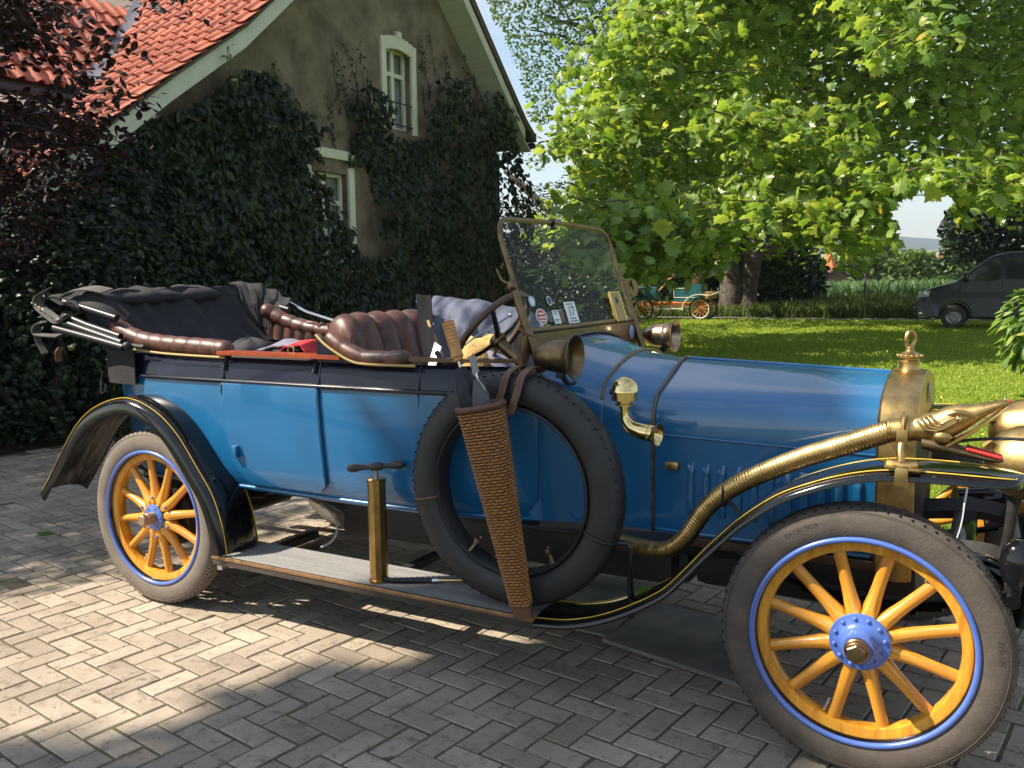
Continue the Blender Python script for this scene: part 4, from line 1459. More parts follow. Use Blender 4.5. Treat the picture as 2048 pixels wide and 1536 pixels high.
# bulb-less brass dome horn beside the cowl
HC = V(2.265, .16, 1.00)
g = G(); g.lathe(HC + V(0, 0, .072), (0, 0, 1), [(.0, -.012), (.044, -.012), (.044, .014), (.0475, .016), (.0475, .022), (.046, .025), (.0445, .036), (.038, .050), (.028, .060), (.015, .067), (0, .069)], 32)
horn = cpart(g, 'dome_horn', BRASS2, smooth=35, label='polished brass dome horn with elbow bell beside the cowl')
g = G()
g.lathe(HC + V(0, 0, .072), (0, 0, -1), [(.026, .005), (.026, .022), (.033, .024), (.033, .028), (.020, .030), (.020, .036), (0, .036)], 24)
g.build('horn_collar', BRASS2, horn)
g = G()
pp = spline([HC + V(0, 0, .045), HC + V(.0, 0, .015), HC + V(.006, 0, -.012), HC + V(.026, 0, -.034), HC + V(.060, -.002, -.044), HC + V(.090, -.004, -.048)], 6)
g.tube(pp, np.interp(np.linspace(0, 1, len(pp)), [0, .3, .55, .8, 1], [.015, .016, .024, .028, .0285]), 20)
g.build('horn_elbow', BRASS2, horn, 60)
bx_ = HC + V(.088, -.004, -.0478)
g = G(); g.lathe(bx_, (1, -.04, -.08), [(.0285, 0), (.030, .002), (.0285, .004), (.029, .016), (.034, .028), (.041, .034), (.0425, .036), (.040, .037), (.030, .028), (.024, .012), (0, .010)], 30)
g.build('horn_bell', BRASS2, horn, 40)
g = G(); g.tube([HC + V(-.045, 0, .09), HC + V(-.06, .03, .08), HC + V(-.06, .16, .06)], .010, 8)
g.build('horn_bracket', DARK, horn)
# serpent horn: ribbed tube along the wing with an open-mouthed head
path = spline([(2.20, .215, .548), (2.32, .165, .552), (2.42, .125, .566), (2.50, .10, .622), (2.585, .082, .745), (2.69, .072, .833), (2.855, .062, .922), (2.99, .060, .978), (3.115, .060, 1.030)], 14)
d = np.concatenate([[0], np.cumsum(np.linalg.norm(np.diff(path, axis=0), axis=1))])
q = np.arange(0, d[-1], .0022)
Q = np.column_stack([np.interp(q, d, path[:, k]) for k in range(3)])
R = (.0275 + .0055*np.clip(q/d[-1], 0, 1))*(1 - .035*(np.abs(np.sin(pi*q/.0105)) < .45))
g = G(); g.tube(Q, R, 18)
snake = cpart(g, 'serpent_horn', BRASS, smooth=70, label='ribbed brass serpent horn with open jaws running over the wing')
hx = unit(V(1, 0, .13))
H0 = V(3.115, .060, 1.032)
g = G()
g.lathe(H0, hx, [(.032, -.004), (.0355, -.002), (.0355, .004), (.0335, .006), (.0335, .045), (.0358, .047), (.0358, .053), (.0340, .055), (.0335, .068)], 24)
g.build('horn_socket', BRASS, snake, 40)
def headrow(t, top, bot, half, x):
    return [(x, .060 + half*cos(a), (top + bot)/2 + (top - bot)/2*sin(a)) for a in np.linspace(0, 2*pi, 21)[:-1]]
# upper skull and snout
g = G()
prof = [(3.178, 1.075, 1.008, .032), (3.205, 1.085, 1.004, .037), (3.232, 1.097, 1.006, .041), (3.258, 1.110, 1.013, .041), (3.280, 1.117, 1.026, .039), (3.302, 1.120, 1.042, .036), (3.325, 1.121, 1.062, .032),
        (3.350, 1.125, 1.082, .028), (3.375, 1.131, 1.101, .024), (3.395, 1.137, 1.112, .021), (3.407, 1.135, 1.120, .013), (3.411, 1.129, 1.125, .004)]
g.grid([headrow(0, a, b, h, x) for x, a, b, h in prof], closev=True)
skull = g.build('serpent_head', BRASS, snake, 70)
g = G()                                                  # lower jaw
prof = [(3.200, 1.030, .985, .032), (3.235, 1.024, .978, .036), (3.265, 1.014, .976, .036), (3.295, 1.004, .974, .032), (3.330, .994, .968, .026), (3.365, .984, .962, .021), (3.392, .978, .962, .015), (3.402, .972, .965, .004)]
g.grid([headrow(0, a, b, h, x) for x, a, b, h in prof], closev=True)
g.build('lower_jaw', BRASS3, snake, 70)
g = G()
for k in range(15):
    t = k/14
    for sy in (-1, 1):
        g.sphere((3.315 + .078*t, .060 + sy*(.024 - .010*t), 1.0 - .019*t - .003), .0060, 7, 5)
g.build('red_gums', RED, snake, 60, kind='stuff')
g = G()
for sy in (-1, 1):
    for k in range(4):                                   # swept ridges behind the eye
        g.tube(spline([(3.188 + .010*k, .060 + sy*.043, 1.070 + .006*k), (3.215 + .010*k, .060 + sy*.049, 1.048 + .006*k), (3.250 + .004*k, .060 + sy*.047, 1.052 + .008*k), (3.30, .060 + sy*.040, 1.084 + .003*k)], 5), .0042, 6)
g.build('brow_ridges', BRASS, snake, 70, kind='stuff')
for sy in (-1, 1):
    g = G(); g.sphere((3.250, .060 + sy*.036, 1.030), .021, 12, 9, (1.2, .8, .9))
    g.build('cheek', BRASS, snake, 70)
    g = G(); g.tube(spline([(3.262, .060 + sy*.046, 1.092), (3.285, .060 + sy*.044, 1.100), (3.312, .060 + sy*.036, 1.096), (3.335, .060 + sy*.030, 1.088)], 4), [.004, .006, .007, .008, .008, .008, .008, .008, .007, .006, .005, .004, .003], 8)
    g.build('brow', BRASS, snake, 70)
    g = G(); g.sphere((3.290, .060 + sy*.040, 1.082), .0105, 10, 8)
    g.build('eye', BRASS2, snake)
    g = G(); g.tube([(3.262, .060 + sy*.040, 1.004), (3.32, .060 + sy*.032, 1.042), (3.372, .060 + sy*.024, 1.088), (3.402, .060 + sy*.010, 1.116)], .0045, 6)
    g.build('lip', BRASS2, snake)
    g = G(); g.sphere((3.398, .060 + sy*.010, 1.136), .0045, 8, 6)
    g.build('nostril', BRASS2, snake)
g = G(); g.sphere((3.408, .060, 1.130), .007, 8, 6)
g.build('snout_tip', RED, snake)
g = G(); g.tube(spline([(3.27, .060, 1.008), (3.33, .058, 1.022), (3.40, .054, 1.030), (3.455, .05, 1.032)], 5), [.0045]*15 + [.002], 6)
g.build('tongue', DARK, snake)
g = G()                                                  # bracket clamping the horn to the wing
g.tube([(3.152, .060 + .044*cos(a), 1.038 + .044*sin(a)) for a in np.linspace(0, 2*pi, 25)[:-1]], .007, 6, closed=True)
g.box((3.152, .013, 1.025), (.030, .012, .040), ch=.004)
g.tube([(3.152, .010, 1.0), (3.152, -.006, .985), (3.154, -.012, .95)], [.013, .012, .010], 10)
g.box((3.158, -.030, .918), (.036, .016, .055), ch=.006)
g.tube([(3.12, -.020, .957), (3.158, -.026, .948), (3.196, -.020, .953)], [.010, .012, .010], 8)
g.box((3.128, -.026, .944), (.030, .024, .010), ch=.003); g.box((3.190, -.026, .940), (.030, .024, .010), ch=.003)
g.build('horn_clamp', BRASS, snake)
g = G(); g.tube([(2.640 + .0*a, .078 + .038*cos(a), .790 + .038*sin(a)) for a in np.linspace(0, 2*pi, 21)[:-1]], .004, 6, closed=True)
g.tube([(2.655, .075, .765), (2.70, .05, .735), (2.72, .04, .728)], .007, 6)
g.build('horn_stay', DARK, snake)
# big headlamps ahead of the radiator
for y in (.40, 1.04):
    g = G(); c = (3.475, y, .905)
    g.lathe(c, (1, 0, .02), [(0, -.125), (.03, -.122), (.066, -.105), (.094, -.075), (.110, -.035), (.116, .0), (.121, .010), (.121, .022), (.116, .03), (.108, .035), (0, .045)], 40)
    hl = cpart(g, 'headlamp', BRASS, smooth=40)
    g = G(); g.lathe(c, (1, 0, .02), [(.122, .026), (.128, .032), (.122, .040), (.112, .036)], 40)
    g.build('lamp_rim', BRASS2, hl)
    g = G(); g.tube([(3.44, y, .80), (3.43, y, .70), (3.42, y, .60)], [.020, .016, .018], 10)
    g.build('lamp_stem', DARK, hl)
    g = G(); g.tube([(3.35, y - .05, .955), (3.37, y - .05, .975)], .012, 8); g.box((3.36, y - .05, .945), (.03, .03, .008))
    g.build('lamp_catch', BRASS, hl)
g = G(); g.tube([(3.44, .05, .615), (3.445, CY, .615), (3.44, 1.39, .615)], .022, 10)
cpart(g, 'lamp_bar', DARK)
for y in (.24, 1.20):                                    # dumb irons with shackles
    g = G(); g.tube(spline([(3.25, y + .06*(1 if y < CY else -1), .60), (3.40, y, .60), (3.50, y, .54), (3.53, y, .47)], 6), [.045]*6 + [.042]*7 + [.035]*6, 10)
    cpart(g, 'dumb_iron', BLACK)
    g = G(); g.lathe((3.53, y - .04, .455), (0, 1, 0), [(0, 0), (.04, 0), (.04, .08), (0, .08)], 18)
    cpart(g, 'spring_shackle', DARK)
    g = G(); g.lathe((3.495, y - .075, .60), (0, -1, 0), [(0, 0), (.026, 0), (.03, .012), (.018, .022), (0, .024)], 16)
    cpart(g, 'orange_glint', mat('orange_glint_gloss', (.50, .14, .03), .2, coat=.5))  # amber disc painting in the orange reflections beside the spring
g = G(); g.tube([(3.46, .16, .48), (3.5, .17, .66), (3.47, .18, .80)], .03, 10)
cpart(g, 'shock_absorber', BLACK)
g = G(); g.tube([(3.02, .17, .30), (3.0, CY, .29), (3.02, 1.27, .30)], .012, 8)
cpart(g, 'track_rod', DARK)
g = G(); g.tube([(3.44, -.01, .60), (3.44, .12, .60)], .02, 8); g.lathe((3.45, .05, .69), (0, 0, 1), [(0, -.06), (.035, -.05), (.05, 0), (.04, .05), (.015, .07), (0, .07)], 18)
cpart(g, 'acetylene_valve', BLACK)
g = G(); rows = []                                       # curved white number plate edge-on behind the axle beam
for t in np.linspace(0, 1, 8):
    rows.append([(3.300 - .03*(1 - t)**2, .42 + .42*s, .60 + .155*t) for s in np.linspace(0, 1, 5)])
g.slab(rows, .004)
cpart(g, 'number_plate', WHITE, smooth=60)
g = G(); g.box((3.31, CY, .575), (.05, 1.0, .055), ch=.01)
cpart(g, 'front_cross_beam', BLACK)

# --- spare tyre on the running board -------------------------------------------
g = G()
prof = [(.306, .030), (.318, .044), (.338, .0515), (.362, .0530), (.385, .0490), (.402, .0415), (.4165, .0270), (.4195, 0)]
prof = prof + [(r, -h) for r, h in prof[-2::-1]] + [(.300, 0)]
SP = V(1.89, .045, .735)
g.lathe(SP, (0, -1, 0), prof, 96, closed=True)
spare = cpart(g, 'spare_tyre', TYRE3, smooth=50, label='black spare tyre standing on the running board')
g = G()
for i in range(70):
    a = 2*pi*i/70
    for yy_, sk in ((-.030, .6), (.030, -.6)):
        ax = V(cos(a), 0, sin(a)); tg = V(-sin(a), 0, cos(a))
        Rm = np.column_stack([tg*cos(sk) + V(0, sin(sk), 0), -tg*sin(sk) + V(0, cos(sk), 0), ax])
        g.box(SP + ax*.4128 + V(0, yy_, 0), (.003, .022, .004), Rm)
g.build('tread_cuts', GROOVE, spare, 0, kind='stuff')
g = G()
g.lathe(SP, (0, -1, 0), [(.296, -.038), (.306, -.042), (.306, .042), (.300, .046), (.294, .040), (.288, 0)], 72, closed=True)
g.build('detachable_rim', DARK, spare, 40)
for a in (-20, 190, 235, -55):                           # straps and rim clamps
    ax = V(cos(radians(a)), 0, sin(radians(a)))
    g = G()
    if a in (-20, 190):
        g.tube([SP + ax*.36 + ax*.062*cos(t) + V(0, -.059*sin(t), 0) for t in np.linspace(0, 2*pi, 25)[:-1]], .006, 6, closed=True)
        g.build('tyre_strap', STRAP if a != -20 else DARK, spare)
    else:
        g.tube([SP + ax*.30 + V(0, -.03, 0), SP + ax*.262 + V(0, -.02, 0), SP + ax*.235 + V(.0, .0, .0)], [.010, .008, .006], 8)
        g.box(SP + ax*.25 + V(0, -.02, 0), (.02, .02, .02), rotm((0, 1, 0), -radians(a)), ch=.003)
        g.build('rim_clamp', BRASS3, spare)
g = G(); g.tube([(2.30, .02, .60), (2.33, .03, .60), (2.335, .03, .585), (2.335, .05, .34)], .011, 8)
cpart(g, 'spare_stay', BLACK)
# ------------------------------------------------------------------ things carried on the car
# wicker umbrella basket hung on the spare tyre
b_top, b_bot = V(1.842, -.098, 1.058), V(1.972, -.052, .335)
ax = unit(b_top - b_bot)
bx = unit(np.cross(V(0, 1, 0), ax)); by = np.cross(ax, bx)
def bk(t, a, r=None, dr=0.0):
    R = (.034 + .050*t**1.05 if r is None else r) + dr
    return b_bot + (b_top - b_bot)*t + R*(cos(a)*bx + .72*sin(a)*by)
basket = thing('umbrella_basket', 'tall tapering wicker umbrella basket strapped to the spare tyre', 'basket', tuple(b_bot))
BINV = Matrix.Translation(tuple(-b_bot))
def bpart(g, name, m, smooth=50, parent=None, inv=None, **t):
    o = g.build(name, m, parent or basket, smooth, **t)
    o.matrix_parent_inverse = inv or BINV
    return o
g = G()
NS = 26
for row in range(64):
    t = .035 + .925*row/63
    pts = []
    for k in range(NS*4):
        a = 2*pi*k/(NS*4)
        pts.append(bk(t + .002*sin(3*a), a, None, .0050*cos(NS/2*a + pi*row)))
    g.tube(pts, .0052, 5, closed=True, flat=.7)
bpart(g, 'weave', WICKER, 60, kind='stuff')
g = G()
for k in range(NS):
    a = 2*pi*(k + .5)/NS
    g.tube([bk(t, a) for t in np.linspace(.0, .98, 8)], .0028, 5)
bpart(g, 'stakes', WICKER2, 60, kind='stuff')
g = G(); g.tube([bk(.985, a, None, .003) for a in np.linspace(0, 2*pi, 33)[:-1]], .011, 8, closed=True)
bpart(g, 'leather_rim', STRAP, 60)
g = G(); g.grid([[bk(t, a, None, .004) for a in np.linspace(0, 2*pi, 25)[:-1]] for t in (-.035, -.03, .0, .045)], closev=True); g.add([bk(-.035, a) for a in np.linspace(0, 2*pi, 25)[:-1]], [tuple(range(24))])
bpart(g, 'leather_foot', STRAP, 60)
for dx in (.055, .115):
    g = G()
    P = spline([V(1.822 + dx, -.055, 1.02), V(1.835 + dx, -.030, 1.09), V(1.845 + dx, -.005, 1.150), V(1.86 + dx, .05, 1.172), V(1.86 + dx, .11, 1.150)], 5)
    g.slab([[tuple(p - V(.014, 0, 0)), tuple(p + V(.014, 0, 0))] for p in P], .004)
    bpart(g, 'leather_strap', STRAP)
g = G(); g.box((1.944, -.045, 1.045), (.024, .006, .022), ch=.002)
bpart(g, 'buckle', BRASS3)
# umbrellas standing in it
def umbrella(p0, p1, p2, label, cloth, hand, rc, hr=1.0):
    """p0 handle top, p1 handle foot, p2 far down in the basket"""
    p0, p1, p2 = map(np.array, (p0, p1, p2))
    u = thing('umbrella', label, 'umbrella', tuple(p2))
    inv = Matrix.Translation(tuple(-p2))
    d = unit(p1 - p0)
    L = np.linalg.norm(p1 - p0)
    q = np.linspace(0, L, 60)
    R = .0205 + .0020*np.where(np.sin(q*2*pi/.0125) > 0, 1, 0)*(q < L*.62) + .004*np.clip((q - L*.75)/(L*.25), 0, 1)*(q < L*.9) - .003*(q > L*.93)
    R[0] = .010; R[1] = .017
    if hr < 1: R = np.full(60, .0205)
    R = R*hr
    g = G(); g.tube([p0 + d*x for x in q], R, 14)
    bpart(g, 'handle', hand, 50, u, inv)
    g = G(); g.tube([p1 - d*.005, p1 + d*.05, p2], .005, 8)
    bpart(g, 'shaft', CHROME, 50, u, inv)
    g = G(); rows = []
    a0 = p1 + d*.025
    e1 = unit(np.cross(d, V(0, 1, 0))); e2 = np.cross(d, e1)
    for t in np.linspace(0, 1, 12):
        row = []
        for k in range(32):
            a = 2*pi*k/32
            r = rc*min(1, .45 + 3*t)*(1 + .10*sin(8*a + 5*t)) * (1 - .45*max(0, t - .5))
            c = a0 + (p2 - a0)*t
            row.append(tuple(c + r*(cos(a)*e1 + sin(a)*e2)))
        rows.append(row)
    g.grid(rows, closev=True)
    bpart(g, 'furled_cloth', cloth, 60, u, inv)
    return u
PALEWOOD = mat('pale_turned_wood', (.50, .24, .075), .45, var=.2, vs=25)
umbrella(on(895, 642, 1, -.075), on(917, 722, 1, -.085), V(1.88, -.075, .80), 'furled navy umbrella with a ribbed pale wooden handle in the wicker basket', mat('navy_umbrella_cloth', (.018, .020, .034), .7, var=.3, vs=20, bump=.2), PALEWOOD, .036)
umbrella(on(944, 712, 1, -.105), on(952, 745, 1, -.105), V(1.90, -.10, .80), 'furled grey umbrella beside the navy one in the wicker basket', mat('grey_umbrella_cloth', (.09, .09, .095), .7, var=.3, vs=20, bump=.2), mat('clear_handle', (.25, .25, .26), .3), .030, .6)
g = G(); P0 = on(945, 745, 1, -.14)
g.tube(spline([P0, P0 + V(.03, -.002, -.03), P0 + V(.05, -.003, -.055), P0 + V(.044, 0, -.05), P0 + V(.02, 0, -.02)], 6), .0016, 5)
g.build('wrist_cord', mat('grey_cord', (.4, .4, .4), .6), label='thin looped wrist cord hanging from the grey umbrella', category='cord')

# brass tyre pump on the running board
pump = thing('tyre_pump', 'brass foot pump with wooden T handle standing on the running board', 'pump', (1.272, .05, .297))
PINV = Matrix.Translation((-1.272, -.05, -.297))
g = G(); g.lathe((1.272, .05, .297), (0, 0, 1), [(0, 0), (.040, 0), (.040, .010), (.034, .012), (.036, .030), (.0355, .395), (.038, .398), (.038, .412), (.030, .416), (0, .416)], 10)
bpart(g, 'barrel', BRASS3 if 0 else mat('aged_pump_brass', (.46, .30, .11), .34, 1.0, var=.25, vs=14, rvar=.1), 20, pump, PINV)
g = G(); g.tube([(1.272, .05, .70), (1.272, .05, .760)], .008, 10)
bpart(g, 'piston_rod', CHROME, 50, pump, PINV)
hd = unit(V(.80, .60, .03))
c = V(1.272, .05, .758)
q = np.linspace(-1, 1, 41)
R = np.interp(np.abs(q), [0, .16, .2, .3, .45, .7, .88, .97, 1], [.017, .017, .013, .0105, .011, .0165, .017, .012, .004])
g = G(); g.tube([c + hd*.112*x for x in q], R, 12)
bpart(g, 'handle', mat('dark_turned_wood', (.055, .045, .045), .45, var=.3, vs=20), 60, pump, PINV)
g = G(); g.tube(spline([(1.305, .035, .318), (1.34, .05, .309), (1.42, .09, .308), (1.48, .12, .309)], 6), .009, 8)
bpart(g, 'hose', BLACK, 60, pump, PINV)
g = G(); g.tube([(1.478, .118, .309), (1.50, .13, .310)], .012, 10)
bpart(g, 'hose_joint', CHROME, 60, pump, PINV)
g = G(); g.tube([(1.50, .13, .310), (1.60, .18, .312)], .008, 10)
bpart(g, 'hose_nozzle', BRASS2, 60, pump, PINV)
g = G(); g.tube([(1.60, .18, .312), (1.66, .205, .314)], .007, 8); g.tube([(1.645, .198, .316), (1.655, .17, .302)], .003, 6)
bpart(g, 'nozzle_tip', DARK, 60, pump, PINV)

# clothes and bags in the seats
def cloth(pts, nu, nv, amp, seed):
    """bilinear patch over a grid of control rows with folds"""
    C = np.array(pts, float)
    rr = np.random.default_rng(seed)
    ph = rr.uniform(0, 6, 6)
    rows = []
    m, n = C.shape[:2]
    for i in range(nu):
        u = i/(nu - 1)*(m - 1); i0 = min(int(u), m - 2); fu = u - i0
        row = []
        for j in range(nv):
            v = j/(nv - 1)*(n - 1); j0 = min(int(v), n - 2); fv = v - j0
            p = (C[i0, j0]*(1-fu)*(1-fv) + C[i0+1, j0]*fu*(1-fv) + C[i0, j0+1]*(1-fu)*fv + C[i0+1, j0+1]*fu*fv)
            f = sin(4.1*v + ph[0] + 1.1*u) + .5*sin(7.7*v - 2.1*u + ph[1]) + .4*sin(3.1*u + ph[2]) + .22*sin(15*v + 4*u + ph[3])
            row.append(p + V(.6, -.6, .5)*amp*f)
        rows.append(row)
    g = G(); g.slab(rows, .006)
    return g
JK = mat('slate_jacket_cloth', (.085, .095, .135), .75, var=.25, vs=8, bump=.3, bs=120)
jk = cloth([[(x + .02, min(y + .13, 1.27), z) for x, y, z in r] for r in [[(.90, .86, 1.40), (1.00, .93, 1.395), (1.12, 1.02, 1.37), (1.26, 1.10, 1.34), (1.37, 1.16, 1.28)],
            [(.95, .72, 1.33), (1.06, .80, 1.345), (1.18, .90, 1.32), (1.30, .98, 1.27), (1.40, 1.05, 1.20)],
            [(1.02, .66, 1.25), (1.12, .72, 1.26), (1.22, .80, 1.23), (1.32, .88, 1.18), (1.42, .95, 1.10)],
            [(1.10, .64, 1.12), (1.18, .68, 1.12), (1.26, .75, 1.10), (1.34, .82, 1.05), (1.44, .90, 1.0)]]], 36, 50, .010, 3)
jo = jk.build('jacket', JK, None, 70, label='slate blue jacket thrown over the front seat back', category='jacket')
g = cloth([[(.95, .80, 1.385), (.985, .82, 1.39)], [(1.0, .76, 1.33), (1.03, .78, 1.335)], [(1.06, .73, 1.27), (1.085, .75, 1.275)]], 14, 6, .004, 5)
g.build('bright_blue_trim', mat('bright_blue_cloth', (.12, .28, .75), .6), jo, 70)
g = cloth([[(1.02, .70, 1.415), (1.09, .72, 1.41)], [(1.10, .60, 1.30), (1.165, .62, 1.30)], [(1.22, .46, 1.17), (1.275, .48, 1.17)], [(1.30, .42, 1.08), (1.35, .44, 1.08)]], 20, 6, .003, 8)
g.build('black_belt', mat('black_webbing', (.007, .007, .008), .9, spec=.2), None, 70, label='wide black webbing belt slung over the front seat', category='belt')
STRAW = mat('straw_weave', (.52, .33, .11), .8, var=.3, vs=40, bump=.8, bs=150)
g = G(); rows = []
for t in np.linspace(0, 1, 14):
    z = 1.04 + .19*t
    rr = .135*(1 - .25*t**3)*(1 if t < .93 else .7)
    rows.append([(1.44 + rr*.95*cos(a) + .02*t, .60 + rr*1.15*sin(a), z + .012*sin(3*a + 2)) for a in np.linspace(0, 2*pi, 33)[:-1]])
g.grid(rows, closev=True); g.add(rows[-1], [tuple(range(32))])
g.build('straw_hat', STRAW, None, 60, label='golden straw hat lying on the front seat behind the steering wheel', category='hat')
g = G(); g.slab([[(1.27 + .10*u + .01*v, .42 - .10*u + .05*v, 1.10 + .115*v - .01*u) for u in (0, .5, 1)] for v in (0, .5, 1)], .004)
g.build('paper', mat('lilac_white_paper', (.62, .58, .66), .7), None, 0, label='pale sheet of paper propped on the front seat', category='paper')
g = G(); g.box((1.58, .52, 1.13), (.17, .06, .05), rotm((0, 1, 0), .5), ch=.01)
g.build('folded_map', mat('lilac_grey_card', (.34, .32, .42), .6), None, 30, label='grey folded map lying beside the straw hat', category='map')
# rear seat
g = G(); rows = []
for t in np.linspace(0, 1, 12):
    h = t*pi/2
    rows.append([(.27 + .095*cos(h)*cos(a)*(1.1 if cos(a) > 0 else 1), .40 + .10*cos(h)*sin(a), 1.155 + .062*sin(h) + .006*sin(5*a)) for a in np.linspace(0, 2*pi, 33)[:-1]])
g.grid(rows, closev=True); g.slab([[(.33 + .07*u, .34 + .12*v, 1.155 - .012*u) for u in (0, .5, 1)] for v in (0, .5, 1)], .006)
g.build('flat_cap', mat('charcoal_tweed', (.022, .021, .024), .85, var=.3, vs=40, bump=.4, bs=150), None, 60, label='charcoal flat cap lying behind the mahogany door rail', category='cap')
g = cloth([[(.36, .30, 1.150), (.48, .30, 1.182), (.60, .30, 1.19), (.66, .30, 1.17)], [(.38, .40, 1.17), (.49, .40, 1.215), (.60, .40, 1.21), (.66, .40, 1.18)], [(.40, .52, 1.15), (.5, .52, 1.18), (.60, .52, 1.18), (.66, .52, 1.15)]], 22, 26, .006, 12)
o = g.build('rain_cape', mat('lilac_grey_plastic', (.22, .20, .25), .35, var=.2, vs=20), None, 60, label='crumpled lilac grey rain cape behind the door rail', category='cape')
g = cloth([[(.54, .27, 1.135), (.62, .26, 1.19), (.70, .27, 1.20), (.74, .28, 1.14)], [(.55, .36, 1.16), (.63, .36, 1.215), (.70, .36, 1.215), (.75, .37, 1.16)], [(.56, .46, 1.15), (.63, .46, 1.2), (.70, .46, 1.2), (.75, .46, 1.15)]], 22, 26, .006, 17)
g.build('red_garment', mat('bright_red_cloth', (.55, .025, .03), .55, var=.2, vs=20), None, 60, label='bright red garment bundled behind the door rail', category='clothing')
g = G(); g.box((.46, .47, .95), (.62, .46, .40), ch=.03)
g.build('travel_trunk', mat('black_trunk_cloth', (.02, .018, .017), .7, var=.2, vs=20), None, 40, label='black trunk on the rear floor carrying the cap and red garment', category='trunk')
# a fallen leaf on the wing
P = on(1283, 1193, 2, .40)
leaf_cloud('fallen_leaf', np.array([[2.345, .075, .415]]), np.array([[-.45, -.15, .85]]), np.array([.10]), PLANE_LEAF, L_LAUREL, None, np.array([.75]),
           label='yellow green fallen leaf lying on the sweep of the black front wing', category='leaf')
leaf_cloud('fallen_leaf', np.array([on(95, 1062, 2, .01)]), np.array([[.1, -.1, 1]]), np.array([.10]), PLANE_LEAF, L_LAUREL, None, np.array([.3]),
           label='green fallen leaf lying on shaded paving behind the rear wheel', category='leaf')
# ------------------------------------------------------------------ the house: rendered gable, tiled roof, ivy-clad wall
house = thing('gabled_house', 'grey rendered house with red tiled roof and ivy covered gable', 'house', (-5.5, 8, 0))
HINV = Matrix.Translation((5.5, -8, 0))
def hpart(g, name, m, smooth=30, parent=None, **t):
    o = g.build(name, m, parent or house, smooth, **t)
    if parent is None: o.matrix_parent_inverse = HINV
    return o
PROF = [(1.6, 1.55), (2.41, 2.13), (3.54, 2.93), (4.52, 3.68), (5.67, 4.50), (6.46, 5.20), (9.30, 7.80), (10.85, 6.36), (12.2, 5.08), (13.0, 4.34), (13.35, 4.10)]
def zroof(y):
    return float(np.interp(y, [p[0] for p in PROF], [p[1] for p in PROF]))
RENDER = mat('grey_roughcast', (.125, .096, .066), .95, var=.25, vs=2.6, bump=.7, bs=38, col2=(.185, .145, .102), detail=9)
CREAM = mat('cream_window_paint', (.62, .60, .49), .6, var=.06, vs=4)
BARGE = mat('pale_barge_board', (.52, .53, .46), .6, var=.08, vs=3)
SOFF = mat('white_soffit_boards', (.50, .51, .46), .7, var=.1, vs=3, bump=.5, bs=9, stretch=(.2, 6, 1))
XW, XB = -5.5, -5.0
# wall with two window openings
WIN = [(9.17, 9.86, 3.98, 5.28), (7.30, 8.14, 1.75, 3.12)]
ysp = sorted({1.9, 12.75, *[p[0] for p in PROF if 1.9 < p[0] < 12.75], *[w[0] for w in WIN], *[w[1] for w in WIN]})
g = G()
for a, b in zip(ysp[:-1], ysp[1:]):
    segs = [(0.0, None)]
    for w in WIN:
        if a >= w[0] - 1e-6 and b <= w[1] + 1e-6: segs = [(-.1, w[2]), (w[3], None)]
    for z0, z1 in segs:
        ta, tb = (z1, z1) if z1 else (zroof(a) - .06, zroof(b) - .06)
        g.add([(XW, a, z0), (XW, b, z0), (XW, b, tb), (XW, a, ta)], [(0, 1, 2, 3)])
for y0, y1, z0, z1 in WIN:                        # reveals
    d = .20
    g.add([(XW, y0, z0), (XW - d, y0, z0), (XW - d, y0, z1), (XW, y0, z1)], [(0, 1, 2, 3)])
    g.add([(XW, y1, z0), (XW - d, y1, z0), (XW - d, y1, z1), (XW, y1, z1)], [(0, 1, 2, 3)])
    g.add([(XW, y0, z1), (XW - d, y0, z1), (XW - d, y1, z1), (XW, y1, z1)], [(0, 1, 2, 3)])
    g.add([(XW, y0, z0), (XW - d, y0, z0), (XW - d, y1, z0), (XW, y1, z0)], [(0, 1, 2, 3)])
g.add([(XW, 12.75, 0), (-14, 12.75, 0), (-14, 12.75, 4.5), (XW, 12.75, 4.5)], [(0, 1, 2, 3)])
g.add([(XW, 1.9, 0), (-14, 1.9, 0), (-14, 1.9, 1.7), (XW, 1.9, 1.7)], [(0, 1, 2, 3)])
hpart(g, 'wall', RENDER, 0)
ROOM = mat('dark_room', (.02, .02, .022), .9)
CURT = mat('grey_net_curtain', (.22, .23, .24), .9, var=.2, vs=9, stretch=(1, 6, .3))
